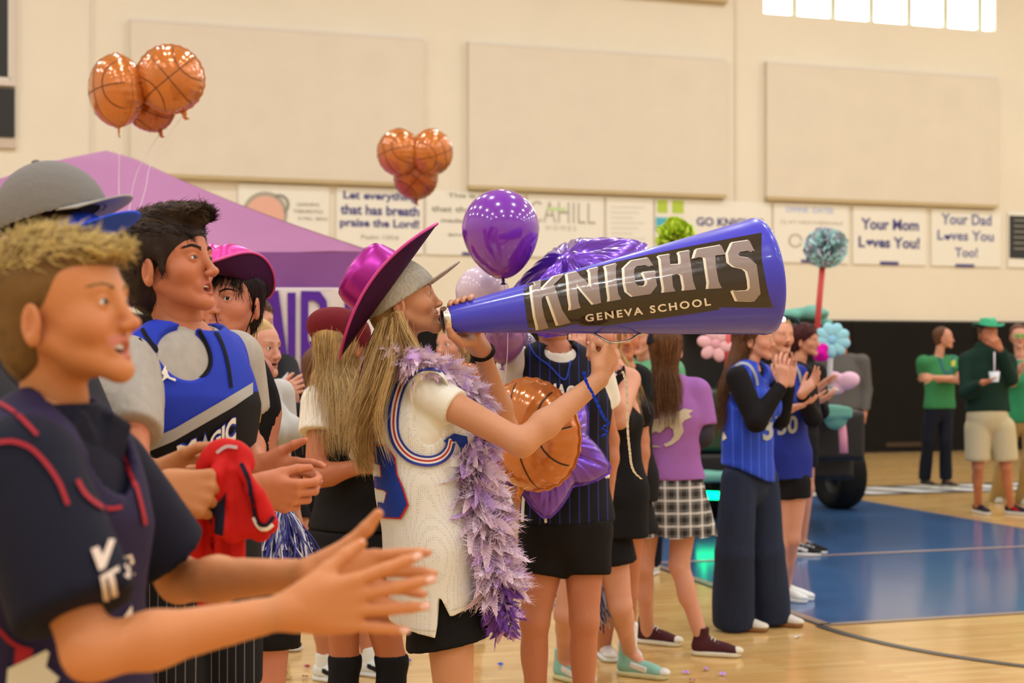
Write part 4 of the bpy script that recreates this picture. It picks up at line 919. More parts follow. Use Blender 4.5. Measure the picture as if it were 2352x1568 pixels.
def body(par,J,skin,vox=.010,hvox=.003,hd={},arms=('R','L'),legs=('R','L'),handf=None,hands=True,handvox=None,headR=None,headC=None,hs=1.,torso_on=True,zmin=None,thick=1.):
    """one continuous skin mesh: trunk, limbs, head and hands of one figure"""
    hc=J['hd'] if headC is None else headC; parts=[]; s=J['s']; skin=np.asarray(skin)*V3(.92,.82,.75)
    f=SDF()
    if torso_on: torso(f,J)
    for n in arms: arm(f,J,n,thick=thick)
    for n in legs: leg(f,J,n)
    if headR is not None: f.cone(hc+headR@V3(0,-.032,-.06)*hs,.043*s,J['nb'],.050*s,k=.02)
    lo=None
    if zmin is not None: lo=V3(-99,-99,zmin)
    V,Q=f.surf(vox,lo=lo); parts.append((V,Q,f.color(V,skin)))
    L=None
    if headR is not None:
        f=SDF(); L=head_sdf(f,hc,headR,hs,nb=J['nb']*.75+hc*.25,**hd); V,Q=f.surf(hvox); parts.append((V,Q,f.color(V,skin)))
    tips=[]
    if handf:
        for fn in handf:
            f=SDF(); tips.append(fn(f)); V,Q=f.surf(handvox or max(.003,hvox)); parts.append((V,Q,f.color(V,skin)))
    V,Q,C_=merge(parts); o=mesh_obj('body',V,Q,M_skin(),par,True,C_); o_geo[o.name]=(V,Q); return o,L,tips
def relaxed_hand(J,n,down=None,curl=(25,30,20),s=None,**k):
    def fn(f):
        w,e=J['wr'+n],J['el'+n]; D=unit(w-e) if down is None else unit(down); r=J['R'][:,0]*(1 if n=='R' else -1)
        f.cone(w-D*.05,.0235*J['s'],w,.0258*J['s'],k=.01); return hand_sdf(f,w,D,-r,J['R'][:,1],s=(s or J['s']),curl=curl,**k)
    return fn
def posed_hand(J,n,D,Np,Tn,s=None,**k):
    def fn(f):
        w,e=J['wr'+n],J['el'+n]; d=unit(w-e); f.cone(w-d*.05*J['s'],.0235*J['s'],w,.0258*J['s'],k=.01); f.cone(w,.0255*J['s'],w+unit(D)*.02,.022*J['s'],k=.012)
        return hand_sdf(f,w,D,Np,Tn,s=(s or J['s']),**k)
    return fn
def shirt(par,J,m,name='shirt',g=.014,hem=None,sleeve=.45,vox=.008,neck=.062,scoop=0.,sg=.016,fold=.004,drape=0.,arms='RL',tank=False,hemfn=None,low=None,seed=0,long=False,cuffs=None,neckc=None,wid=1.,zmin=None):
    f=SDF(); s=J['s']; fw=J['R'][:,1]
    hem_z=hem if hem is not None else J['pel'][2]-.04*s
    lowp=J['pel']+(J['pel']-J['wai'])*.0; lowp=np.array([J['pel'][0],J['pel'][1],hem_z-.05]) if low is None else np.asarray(low,float)
    torso(f,J,g,drape,low=lowp,wid=wid)
    if not tank:
        for n in arms:
            a,b,c=J['sh'+n],J['el'+n],J['wr'+n]
            if long: f.cone(a,.052*s+sg,b,.040*s+sg,k=.02); f.cone(b,.042*s+sg,b+(c-b)*(cuffs or .96),.028*s+sg*.7,k=.02,cap=True)
            else: f.cone(a,.053*s+sg,a+(b-a)*sleeve,.049*s+sg*1.2,k=.02,cap=True)
    else:
        for n in arms:
            q=1 if n=='R' else -1; a=J['sh'+n]; rr=J['R'][:,0]*q
            f.cone(a+rr*.03*s+V3(0,0,.06*s),.058*s,a+rr*.025*s-V3(0,0,.09*s),.075*s,k=.008,mode='s')
    nbp=J['nb']; nc=nbp+fw*.012*s if neckc is None else neckc
    f.ell(nc+V3(0,0,.035*s),V3(neck,neck,.045)*s,k=.006,mode='s'); f.cone(nc,neck*.9*s,nc+V3(0,0,.2),neck*s,k=.006,mode='s')
    if scoop: f.ell(nc+fw*.07*s-V3(0,0,scoop*.35),V3(.062,.07,scoop)*s,J['R'],k=.006,mode='s')
    if hemfn: f.fn(hemfn,V3(-1e9,-1e9,-1e9),V3(1e9,1e9,1e9),.004,'i')
    else: f.plane((0,0,hem_z),(0,0,-1))
    return sdf_obj(name,f,vox,m,par,fold=(fold,13.,seed,(.15,.1,1),2.6) if fold else None,lo=None if zmin is None else V3(-99,-99,zmin))
def shorts(par,J,m,name='shorts',top=None,t=.45,g=.016,vox=.009,flare=.01,fold=.003,seed=3,notch=None,zmin=None):
    f=SDF(); s=J['s']; fl=(J['R'][:,1],.74); top=J['pel'][2]+.06*s if top is None else top
    f.cone(J['pel']+V3(0,0,.08*s),.135*s+g,J['pel']-V3(0,0,.02*s),.155*s+g,k=.03,flat=fl)
    for n in'RL':
        h,kn=J['hip'+n],J['kn'+n]; f.cone(h+V3(0,0,.01),.082*s+g,h+(kn-h)*t,(.083+(.052-.083)*t)*s+g+flare,k=.018,cap=True)
    f.plane((0,0,top),(0,0,1))
    return sdf_obj(name,f,vox,m,par,fold=(fold,12.,seed),lo=None if zmin is None else V3(-99,-99,zmin))
def trousers(par,J,m,name='trousers',g=.014,hemr=.06,vox=.009,fold=.004,seed=4,top=None,to=1.02):
    f=SDF(); s=J['s']; fl=(J['R'][:,1],.74); top=J['pel'][2]+.07*s if top is None else top
    f.cone(J['pel']+V3(0,0,.08*s),.135*s+g,J['pel']-V3(0,0,.02*s),.152*s+g,k=.03,flat=fl)
    for n in'RL':
        h,kn,an=J['hip'+n],J['kn'+n],J['an'+n]; f.cone(h,.082*s+g,kn,max(.055*s+g,hemr*.92),k=.02); f.cone(kn,max(.055*s+g,hemr*.92),kn+(an-kn)*to,hemr,k=.015,cap=True)
    f.plane((0,0,top),(0,0,1)); return sdf_obj(name,f,vox,m,par,fold=(fold,12.,seed,(.1,.1,1),2.))
def shoe(par,J,n,mu,ms,name='shoe',high=False,sock=None,sockh=.10,s=None,toe=None,trimm=None,vox=.006,lace=True):
    s=s or J['s']; an=J['an'+n]; fd=frameof(J['ft'+n])[:,1]; sd=frameof(J['ft'+n])[:,0]; g0=V3(an[0],an[1],J['o'][2]); R=frameof(J['ft'+n]); z=V3(0,0,1); lift=J.get('lift'+n,0); g0=g0+z*lift
    f=SDF(); f.cone(g0+z*.045*s-fd*.02*s,.038*s,g0+fd*.12*s+z*.032*s,.036*s,k=.02,flat=(sd,.92)); f.cone(g0+z*.05*s-fd*.015*s,.038*s,g0+z*(.145 if high else .075)*s-fd*.008*s,.041*s,k=.02,cap=True)
    f.ell(g0+fd*.155*s+z*.030*s,V3(.040,.045,.024)*s,R,k=.02); f.cone(g0+fd*.02*s+z*.075*s,.022*s,g0+fd*.10*s+z*.048*s,.020*s,k=.02); f.plane(g0+z*.022*s,-z)
    o=sdf_obj(name,f,vox,mu,par)
    f=SDF(); f.cone(g0-fd*.022*s+z*.012*s,.041*s,g0+fd*.15*s+z*.012*s,.045*s,k=.01); f.plane(g0+z*.026*s,z); f.plane(g0+z*.001,-z); sdf_obj('sole',f,vox,ms,o)
    if toe: f=SDF(); f.ell(g0+fd*.172*s+z*.030*s,V3(.037,.036,.0245)*s,R); f.plane(g0+z*.024*s,-z); f.plane(g0+fd*.158*s,-fd); sdf_obj('toe_cap',f,vox,toe,o)
    if trimm:
        for q in(-1,1): f=SDF(); f.box(g0+fd*.06*s+sd*q*.034*s+z*.050*s,V3(.006,.045,.016)*s,R@np.array(Matrix.Rotation(-.25,3,'X')),rad=.004); sdf_obj('side_panel',f,vox,trimm,o)
    if lace:
        b=MB()
        for i in range(5): c=g0+fd*(.045+.017*i)*s+z*(.092-.009*i)*s; b.tube(bez([c-sd*.022*s-z*.006,c+z*.004*s,c+sd*.022*s-z*.006],8),.0028*s,5)
        q=b.build('laces',mat('white_laces',A(230,220,205),.7),o)
    if sock: f=SDF(); f.cone(an-z*.01,.036*s,an+z*sockh*s,.0405*s,k=.02,cap='both'); sdf_obj('sock',f,vox,sock,par,fold=(.003,30.,2,(1,0,.2),1.))
    return o
def hair_cap(f,L,R,s,vol=1.,fringe=0.,side=.0,backlow=-.06,face=(0,.098,-.038,.070,.072,.088)):
    f.ell(L(0,-.022,.042),V3(.081,.102,.086)*s*vol,R,k=.02); f.ell(L(0,-.055,-.005+backlow*.3),V3(.066,.052,.075)*s*vol,R,k=.03)
    f.ell(L(face[0],face[1],face[2]),V3(*face[3:])*s,R,k=.012,mode='s')
    for q in(-1,1): f.ell(L(q*.082,.012,-.045),V3(.03,.045,.045)*s,R,k=.008,mode='s')
    f.plane(L(0,0,backlow-.03),-R[:,2])
def mesh_holes(m):
    nt=m.node_tree; N=nt.nodes; Lk=nt.links.new; b=N['Principled BSDF']; tc=N.new('ShaderNodeTexCoord'); v=N.new('ShaderNodeTexVoronoi'); v.inputs['Scale'].default_value=175; v.inputs['Randomness'].default_value=.25; Lk(tc.outputs['Object'],v.inputs[0])
    r=N.new('ShaderNodeMapRange'); r.inputs[1].default_value=.16; r.inputs[2].default_value=.30; r.inputs[3].default_value=.52; r.inputs[4].default_value=1.; Lk(v.outputs['Distance'],r.inputs[0])
    x=N.new('ShaderNodeVectorMath'); x.operation='SCALE'; x.inputs[0].default_value=b.inputs['Base Color'].default_value[:3]; Lk(r.outputs[0],x.inputs['Scale']); Lk(x.outputs[0],b.inputs['Base Color'])
# ================================================================ THE GIRL WITH THE MEGAPHONE
def girl():
    D=4.1; H=1.70; g=P(1010,1973,D)
    J=skel(g[0],D,100,H,True)
    Rr=J['R']; r_=Rr[:,0]
    J.update(pel=P(1012,1255,4.12),wai=P(990,1140,4.12),che=P(968,1000,4.12),nb=P(930,850,4.12))
    J['shR']=P(986,904,4.01); J['elR']=P(1198,1018,3.88); J['wrR']=P(1376,872,4.0)
    J['shL']=P(1000,885,4.27); J['elL']=P(1162,985,4.36); J['wrL']=P(1106,806,4.20)
    for n,d in(('R',4.03),('L',4.2)): J['hip'+n]=P(1024,1280,4.12+(d-4.115)*.75); J['kn'+n]=P(1045,1640,d); J['an'+n]=P(1040,1925,d)
    t=thing('person','girl in white red and blue basketball jersey blowing into the giant megaphone','person',(g[0],D,0))
    hR=frameof(92,14); hC=P(925,690,4.1)
    skin=V3(*A(214,152,112))
    def handR(f):
        w=J['wrR']; d=unit(w-J['elR']); f.cone(w-d*.05,.0245,w,.0262,k=.01)
        K=P(1410,792,4.05); D_=unit(K-w); 
        return hand_sdf(f,w+D_*.004,D_,(-.55,.75,.35),(-.6,-.6,.3),s=1.0,curls=((72,78,40),(70,80,40),(66,80,40),(60,80,40)),spread=2,thumb=(.75,.15,.5),tcurl=(10,20))
    def handL(f):
        w=J['wrL']; d=unit(w-J['elL']); f.cone(w-d*.05,.0245,w,.026,k=.01)
        pal=P(1078,772,4.15); f.cone(w,.026,pal,.028,k=.02); f.cone(pal,.026,P(1062,768,4.12),.020,k=.015); f.cone(w,.022,P(1098,770,4.2),.02,k=.015)
        tp=[]
        for i,(x,y) in enumerate(((1033,699),(1048,695),(1063,690),(1079,686))):
            bx=1066+i*10; pts=[P(bx,772-i*2,4.14),P(bx-4,752,4.165),P((bx+x)/2+4,722,4.15),P(x+4,y-4,4.085),P(x,y,4.045)]; rad=(.0115,.0105,.0098,.0088,.0078)
            for a in range(4): f.cone(pts[a],rad[a],pts[a+1],rad[a+1],k=.004)
            f.blob(pts[-1],.014,V3(.74,.36,.27),.35); tp.append((pts[-1],unit(pts[-1]-pts[-2]),V3(0,-.5,.85)))
        tpts=[P(1082,782,4.12),P(1058,786,4.07),P(1038,770,4.03),P(1030,752,4.015)]
        for a,(ra,rb) in enumerate(((.0175,.0145),(.0140,.0120),(.0115,.0088))): f.cone(tpts[a],ra,tpts[a+1],rb,k=.006)
        tp.append((tpts[-1],unit(tpts[-1]-tpts[-2]),V3(-.4,-.9,0))); return tp
    bd,L,tips=body(t,J,skin,vox=.008,hvox=.0022,hd=dict(mouth=.0,nose=.85,jaw=.92,eyes=.5,lipc=V3(.55,.2,.16)),headR=hR,headC=hC,hs=.98,handf=[handR,handL],handvox=.0028,thick=.98)
    nails(t,tips[1],1.0); 
    eye_parts(t,L,hR,.98,look=(.1,-.1),iris=(.12,.09,.06)); brows(t,L,hR,.98,M_hair('dark_blond_brow',A(122,84,52)))
    # white T-shirt under the jersey
    M_ts=mat('cream_tshirt_cotton',A(240,224,198),.85,bump=(40,.15)); M_js=mat('white_mesh_jersey',A(238,224,204),.6,bump=(260,.10)); mesh_holes(M_js)
    shirt(t,dict(J,female=False),M_ts,'undershirt',g=.002,sleeve=.30,vox=.006,fold=.005,sg=.006,hem=P(0,1070,4.1)[2],neck=.060,wid=.95)
    hx=[(820,1432),(880,1436),(940,1448),(1006,1457),(1010,1366),(1014,1366),(1036,1410),(1118,1377),(1150,1368)]
    X_=[P(a,b,4.0)[0] for a,b in hx]; Z_=[P(a,b,4.0)[2] for a,b in hx]
    def hemfn(X,Y,Z): return (np.interp(X,X_,Z_)+0*Z+0*Y-Z)*.6
    J2=dict(J); J2['pel']=P(1008,1255,4.12)
    f=SDF(); s=J['s']; fl=(Rr[:,1],.80)
    f.cone(P(1008,1480,4.12),.188,P(998,1255,4.12),.182,k=.03,flat=(Rr[:,1],.74)); f.cone(P(992,1255,4.12),.184,P(970,1120,4.12),.166,k=.03,flat=(Rr[:,1],.76)); f.cone(P(970,1120,4.12),.156,P(955,985,4.12),.156,k=.03,flat=(Rr[:,1],.84)); f.cone(P(960,985,4.12),.150,P(948,905,4.12),.120,k=.03,flat=(Rr[:,1],.80))
    for n in'RL': f.cone(J['nb']-V3(-.01,0,.045),.060,(P(984,886,3.965) if n=='R' else J['shL']),.056,k=.03)
    for q in(-1,1): f.ell(J['che']+Rr@V3(q*.06,.085,.0),V3(.06,.06,.06),Rr,k=.03)
    for n in'RL':
        q=1 if n=='R' else -1
        f.ell(P(985,948,4.1+(-.16*q))+Rr@V3(q*.02,0,0),V3(.085,.072,.112),np.stack([Rr[:,0],unit(V3(1,0,.06)),V3(-.06,0,1)],1),k=.004,mode='s')
    f.ell(J['nb']+V3(.012,0,.03),V3(.062,.066,.05),k=.006,mode='s'); f.fn(hemfn,V3(-1e9,-1e9,-1e9),V3(1e9,1e9,1e9),.003,'i')
    js=sdf_obj('jersey',f,.0055,M_js,t,fold=(.0055,11.,9,(.3,.1,1),2.4))
    T=bvh(js)
    Mb=mat('royal_blue_trim',A(38,52,140),.55); Mr=mat('red_trim',A(196,42,48),.55); Mw=mat('white_trim',A(240,228,212),.6); Mn=mat('royal_blue_number',A(32,58,140),.6,bump=(200,.2))
    # armhole piping: three bands around the opening, following the edge of the hole
    hole=[(1040,860),(1010,845),(975,842),(945,855),(925,885),(912,925),(907,970),(912,1005),(928,1032),(952,1050),(985,1056),(1012,1048),(1028,1030),(1034,1008)]
    cen=V3(982,950,0)[:2]
    for k,(off,w,m_) in enumerate(((2,5,Mb),(7,5,Mw),(11.5,5,Mr),(16,5,Mw),(20.5,5,Mb))):
        pts=[tuple(np.array(p)+unit(np.append(np.array(p)-cen,0))[:2]*(off-8)) for p in hole]
        ribbon('armhole_trim',pts,w+1.5,T,m_,t,.004+.0004*k,90)
    # number and name on the back panel
    n3=[(853,1025),(888,1022),(906,1052),(911,1090),(924,1120),(935,1158),(918,1188),(880,1186),(862,1172),(858,1150),(884,1155),(890,1130),(884,1125),(862,1120),(857,1092),(878,1096),(876,1068),(853,1062)]
    V,Fl=poly2d([[(x+(x-892)*.07+ (2 if x>890 else -2),y+(y-1105)*.045) for x,y in n3]]); decal('number_border',V,Fl,T,Mr,t,.004,8)
    V,Fl=poly2d([n3]); decal('number',V,Fl,T,Mn,t,.0048,8)
    for s_,q in(('A',[(848,1010),(862,1008),(860,946),(850,942)]),('N',[(864,1008),(877,1010),(882,952),(862,946)])):
        V,Fl=text2d(s_,.05); V0=fit(V,q); decal('name_letter_border',V0,Fl,T,Mr,t,.0035,8); V,Fl=text2d(s_,.0); q2=[(np.array(x)*.9+np.array(q).mean(0)*.1) for x in q]; V0=fit(V,q2); decal('name_letter',V0,Fl,T,Mb,t,.0045,8)
    V,Fl=poly2d([[(1018,1012),(1042,995),(1072,1002),(1076,1030),(1074,1062),(1062,1066),(1058,1030),(1046,1012),(1030,1022)]]); decal('front_print',V,Fl,T,Mn,t,.004,8)
    # hem band
    ribbon('hem_stitch',[(895,1434),(950,1444),(1004,1449)],2,T,mat('stitch_line',A(214,196,172),.7),t,.002,30)
    ribbon('hem_stitch',[(1037,1401),(1075,1388),(1114,1370)],2,T,MATS['stitch_line'],t,.002,30)
    # shorts
    M_bs=mat('black_shorts_cloth',A(22,20,20),.8,bump=(30,.2))
    f=SDF(); f.cone(P(1012,1255,4.12),.135,P(1012,1330,4.12),.142,k=.03,flat=(Rr[:,1],.85))
    for n,d in(('R',4.075),('L',4.165)): f.cone(P(1018,1300,d),.095,P(1034,1520,d),.128,k=.02)
    def sh(X,Y,Z): return np.interp(X,[P(900,0,4)[0],P(935,0,4)[0],P(1135,0,4)[0],P(1150,0,4)[0]],[P(0,1492,4)[2],P(0,1506,4)[2],P(0,1468,4)[2],P(0,1460,4)[2]])+0*Y-Z
    f.fn(sh,V3(-1e9,-1e9,-1e9),V3(1e9,1e9,1e9),.004,'i'); sdf_obj('shorts',f,.007,M_bs,t,fold=(.004,11.,4))
    for n in'RL': shoe(t,J,n,mat('white_shoe',A(228,220,205),.5),mat('white_sole',A(225,215,200),.6))
    # long hair
    Mh=M_hair('dark_blond_hair',A(160,114,62),.42); Mh2=M_hair('light_blond_hair',A(220,174,110),.4)
    f=SDF(); hair_cap(f,L,hR,.98,vol=.99,backlow=-.07,face=(0,.085,-.03,.075,.085,.09)); cR_=frameof(92,33); f.plane(P(928,694,4.1)+cR_[:,2]*.012,cR_[:,2]); hc=sdf_obj('hair_base',f,.005,Mh,t)
    rr=np.random.RandomState(5); 
    def lock(n,pts,sp,r,m,seed,name,w0=.3,end=.02,wav=.004):
        rr=np.random.RandomState(seed); base=bez([P(*p) for p in pts],26); k=len(base); out=[]
        for i in range(n):
            o=rr.normal(size=3)*V3(1,1.2,.25)*sp; w=np.linspace(w0,1,k)[:,None]**.8; wob=np.sin(np.linspace(0,rr.uniform(4,9),k)+rr.uniform(0,6))[:,None]*wav*rr.normal(size=3)*w
            q=base+o*w+wob; cut=rr.uniform(.82,1.0); j=np.linspace(0,(k-1)*cut,18); q=np.stack([np.interp(j,np.arange(k),q[:,c]) for c in range(3)],1); out.append(q)
        V,Q=strands(np.array(out),r*rr.uniform(.6,1.3,n)); o=mesh_obj(name,V,Q,m,t); o['kind']='stuff'
    lock(800,[(908,722,4.01),(897,780,3.985),(874,860,3.965),(844,950,3.955),(834,1040,3.955),(842,1085,3.955)],.013,.0010,Mh,1,'long_hair',wav=.003)
    lock(620,[(896,730,4.03),(876,800,4.02),(854,900,4.0),(832,1000,3.985),(840,1095,3.97)],.014,.0010,Mh2,2,'long_hair_light',wav=.003)
    lock(700,[(884,735,4.10),(862,800,4.13),(842,900,4.10),(828,1000,4.05),(842,1090,4.02)],.015,.0011,Mh,3,'long_hair_back',wav=.004)
    lock(300,[(880,735,4.06),(856,820,4.07),(838,920,4.05),(824,1010,4.03),(840,1085,4.0)],.014,.0010,Mh2,11,'long_hair_light_back',wav=.005)
    lock(260,[(914,716,3.995),(926,752,3.985),(948,795,3.98),(972,830,3.97),(988,856,3.96)],.010,.0010,Mh2,4,'front_lock')
    lock(240,[(910,718,3.995),(916,765,3.98),(926,810,3.965),(938,845,3.965)],.013,.0010,Mh,6,'front_lock_dark')
    lock(60,[(905,730,3.99),(900,830,3.95),(870,960,3.93),(900,1070,3.92)],.010,.0008,Mh2,7,'loose_lock')
    lock(90,[(905,735,4.02),(890,800,4.0),(850,920,3.95),(804,1010,3.98),(834,1080,3.98)],.045,.0005,Mh2,8,'flyaway_hair',wav=.012)
    # hair tie on the wrist
    w=P(1108,806,4.20); ax_=unit(J['wrL']-J['elL']); Rt=rot_to(unit(ax_+V3(.0,-.2,.0))); b=MB()
    b.tube([w+Rt@V3(.0345*math.cos(a),.0345*math.sin(a),.003*math.sin(3*a)) for a in np.linspace(0,2*math.pi,33)],.0038,8,cap=False); b.tube([w+ax_*-.006+Rt@V3(.0350*math.cos(a),.0350*math.sin(a),0) for a in np.linspace(0,2*math.pi,33)],.003,8,cap=False)
    b.build('wrist_hair_tie',mat('dark_brown_elastic',A(34,22,16),.7),t)
    b=MB(); b.tube([P(905,752,4.0),P(915,780,3.98),P(955,822,3.97),P(975,815,3.97)],.0016,6); b.build('hat_cord',M_bs,t)
    return t,J,L,hR,hC,T
GIRL=girl()
# ---- grey flat-brim cap
def ball_cap(C_,R,s,m,mb,lab,bill_len=.075,bill_up=.0,bill_w=.085,h=.10,name='baseball_cap',group=None,under=None,top=True,depth=.105,bvox=.004,fold=.002,billc=0.):
    L=lambda x,y,z:C_+R@V3(x,y,z)*s
    t=thing(name,lab,'cap',L(0,0,0),group); f=SDF(); f.ell(L(0,-.01,0),V3(.086,depth,h)*s,R); f.ell(L(0,-.01,-.012),V3(.0805,depth-.006,h-.006)*s,R,k=.003,mode='s'); f.plane(L(0,0,-.004),-R[:,2])
    sdf_obj('crown',f,.004,m,t,fold=(fold,18.,3))
    V=[];n=22;mm=9
    for lay in(0,1):
        for i in range(n+1):
            a=-1.15+2.3*i/n
            for j in range(mm+1):
                q=j/mm; x=math.sin(a)*(.082+(bill_w-.082)*q); y=math.cos(a)*(depth-.018)+q*bill_len*math.cos(a)**.55*(1 if abs(a)<1.2 else 0)-.008
                z=.004+bill_up*q-billc*(x/.08)**2*(.4+.6*q)-(.004 if lay else 0); V.append(L(x,y,z))
    Q=[];st=(n+1)*(mm+1)
    for i in range(n):
        for j in range(mm):
            k=i*(mm+1)+j; Q.append((k,k+1,k+mm+2,k+mm+1)); Q.append((st+k,st+k+mm+1,st+k+mm+2,st+k+1))
    for i in range(n): k=i*(mm+1)+mm; Q.append((k,st+k,st+k+mm+1,k+mm+1))
    for j in range(mm): Q.append((j,st+j,st+j+1,j+1)); k=n*(mm+1)+j; Q.append((k,k+1,st+k+1,st+k))
    mesh_obj('bill',V,np.array(Q),mb,t); 
    if top: b=MB(); c=L(0,-.01,h); b.loft([[c+R@V3(r*math.cos(a),r*math.sin(a),z)*s for a in np.linspace(0,2*math.pi,12,endpoint=False)] for r,z in((.009,-.002),(.008,.003),(.003,.005))]); b.build('top_button',m,t)
    return t,L
M_heath=mat('heather_grey_wool',A(180,164,142),.85,noise=(160,.22,(1,1,.3)),bump=(120,.3))
capR=frameof(92,33); ball_cap(P(932,686,4.1)+capR@V3(0,0,.0),capR,1.0,M_heath,M_heath,'heather grey flat-brim cap worn under the magenta cowboy hat',bill_len=.105,bill_up=.004,h=.130,depth=.109,billc=.006)
# ---- cowboy hat
def cowboy_hat(C_,R,s,m,mu,medge,lab,front=.235,side=.17,curl=.085,droop=.0,ch=.125,cr=(.080,.098),name='cowboy_hat',pinch=.03,fold=.002,group=None,flare=1.):
    t=thing(name,lab,'hat',C_,group); n=72; L=lambda p:C_+R@np.asarray(p)*s
    def brim(a,q):
        ex,ey=math.sin(a),math.cos(a); ir=(cr[0],cr[1]); orr=(side,front); x=ex*(ir[0]+(orr[0]-ir[0])*q); y=ey*(ir[1]+(orr[1]-ir[1])*q)
        z=curl*abs(ex)**2.2*q**1.7-droop*abs(ey)**3*q**2; x*=(1-.16*q*abs(ex)**2); return V3(x,y,z)
    qs=np.linspace(0,1,10); A_=np.linspace(0,2*math.pi,n,endpoint=False)
    def sheet(dz): return [[L(brim(a,q)+V3(0,0,dz)) for a in A_] for q in qs]
    b=MB(); b.loft(sheet(.0012),cap=(False,False)); b.build('brim_top',m,t); b=MB(); b.loft(sheet(-.0012),cap=(False,False)); b.build('brim_underside',mu,t)
    b=MB(); b.tube([L(brim(a,1.0)) for a in np.linspace(0,2*math.pi,n+1)],.0042*s,8,cap=False); b.build('brim_edge',medge,t)
    rings=[]
    for k in np.linspace(0,1,16):
        z=ch*k if k<.75 else ch*(.75+.25*math.sin((k-.75)/.25*math.pi/2)); w=(1-.10*k/.75) if k<.75 else max(.02,(.90)*math.cos((k-.75)/.25*math.pi/2*.97))
        ring=[]
        for a in A_:
            x=math.sin(a)*cr[0]*w; y=math.cos(a)*cr[1]*w; pz=0
            if k>.45: e=(k-.45)/.55; pz=-pinch*e*math.exp(-(x/.022)**2)*(.5+.5*abs(y)/cr[1]*0+.5); x*=1-.22*e*math.exp(-((y-.055)/.05)**2)
            ring.append(L((x,y,z+pz)))
        rings.append(ring)
    b=MB(); b.loft(rings,cap=(False,True)); b.build('crown',m,t)
    b=MB(); b.loft([[L((math.sin(a)*(cr[0]+o),math.cos(a)*(cr[1]+o),z)) for a in A_] for o,z in((.001,.002),(.0035,.004),(.003,.022),(-.002,.024))],cap=(False,False)); b.build('hat_band',m,t)
    return t
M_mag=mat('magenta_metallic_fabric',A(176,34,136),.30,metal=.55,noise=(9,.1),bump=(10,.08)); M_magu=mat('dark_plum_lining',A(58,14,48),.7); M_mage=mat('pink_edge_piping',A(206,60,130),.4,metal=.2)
# hat axis points up-left and a little away; its front tip points up-right
hu=unit(V3(-.80,-.10,.58)); hf=unit(V3(.56,.02,.82)-hu*np.dot(hu,(.56,.02,.82))); hRt=np.stack([np.cross(hf,hu),hf,hu],1)
cowboy_hat(P(892,668,4.1),hRt,1.0,M_mag,M_magu,M_mage,'magenta metallic cowboy hat tipped back on the girl with the megaphone',front=.238,side=.185,curl=.055,ch=.138,cr=(.088,.110))

# ---- feather boa
def boa(path,radii,n,m,seed,par,name='feathers',ln=(.05,.085)):
    rr=np.random.RandomState(seed); base=bez([P(*p) for p in path],60); T=np.gradient(base,axis=0); T/=np.linalg.norm(T,axis=1)[:,None]; rad=np.interp(np.linspace(0,1,len(base)),np.linspace(0,1,len(radii)),radii)
    V=[];Q=[];k=0; Vs=[]
    for i in range(n):
        j=rr.randint(len(base)); t=T[j]; d=unit(rr.normal(size=3)); d=unit(d-t*np.dot(d,t)*.75+V3(0,0,-.35)); u=unit(np.cross(d,rr.normal(size=3))); w=np.cross(d,u)
        L_=rr.uniform(*ln)*rad[j]/.050; W_=L_*rr.uniform(.20,.32); p0=base[j]+rr.normal(size=3)*.008
        cv=rr.uniform(-.5,.5); m_=20; fr=rr.uniform(0,6)
        for q in range(8):
            s_=q/7; c=p0+d*L_*s_+w*cv*L_*s_*s_*.8+V3(0,0,-.25*L_*s_*s_); wd=W_*.62*math.sin(math.pi*min(1,s_*.85+.12))**.7; V+=[c-u*wd+w*wd*.25,c,c+u*wd+w*wd*.25]
            if q: a=k+q*3; Q+=[(a-3,a-2,a+1,a),(a-2,a-1,a+2,a+1)]
        k+=24
        for q in range(m_):
            s_=q/(m_-1); c=p0+d*L_*s_+w*cv*L_*s_*s_*.8+V3(0,0,-.25*L_*s_*s_); wd=W_*math.sin(math.pi*min(1,s_*.8+.2))**.7
            for sg in(-1,1):
                e=c+u*sg*wd*rr.uniform(.65,1.25)+d*L_*rr.uniform(.12,.30)+w*wd*rr.normal()*.28; g=d*L_*.030+w*rr.normal()*L_*.006
                V+= [c,c+g*1.6,e+g*.3,e]; Q.append((k,k+1,k+2,k+3)); k+=4
    o=mesh_obj(name,V,np.array(Q),m,par); o['kind']='stuff'; return o
M_b1=mat('lilac_feather',A(238,202,218),.75,sheen=.3); M_b2=mat('pink_lilac_feather',A(214,166,208),.75,sheen=.3); M_b3=mat('violet_feather',A(136,76,170),.7,sheen=.3)
BOA=thing('feather_boa','lilac to violet feather boa hanging round the girl\'s neck and down her front','boa',P(1120,1100,3.95))
pa=[(868,812,4.22),(905,806,4.02),(950,826,3.96),(1010,850,4.02),(1060,880,4.10),(1095,930,4.14),(1098,985,4.12),(1088,1050,4.05),(1092,1130,4.03),(1112,1200,4.02),(1130,1270,4.02),(1142,1330,4.02)]
ra=[.022,.028,.030,.036,.038,.042,.046,.050,.060,.062,.060,.055]
f=SDF(); bp_=[P(*p) for p in pa]
for a_,b_,r_1,r_2 in zip(bp_[:-1],bp_[1:],ra[:-1],ra[1:]): f.cone(a_,r_1*.5,b_,r_2*.5,k=.02)
V,Q=f.surf(.006); V=folds(V,vnorm(V,Q),.008,60.,3); mesh_obj('feather_core',V,Q,M_b2,BOA)
boa(pa,ra,900,M_b1,1,BOA,'feathers_pale',(.05,.10)); boa(pa,ra,380,M_b2,2,BOA,'feathers_pink',(.05,.085))
boa([(1125,1270,4.03),(1138,1330,4.03),(1152,1390,4.03),(1158,1440,4.03)],[.035,.052,.045,.03],170,M_b3,3,BOA,'feathers_violet')
boa([(1148,1370,4.0),(1160,1420,4.01),(1165,1455,4.02)],[.03,.03,.03],26,M_b2,4,BOA,'feathers_tip')
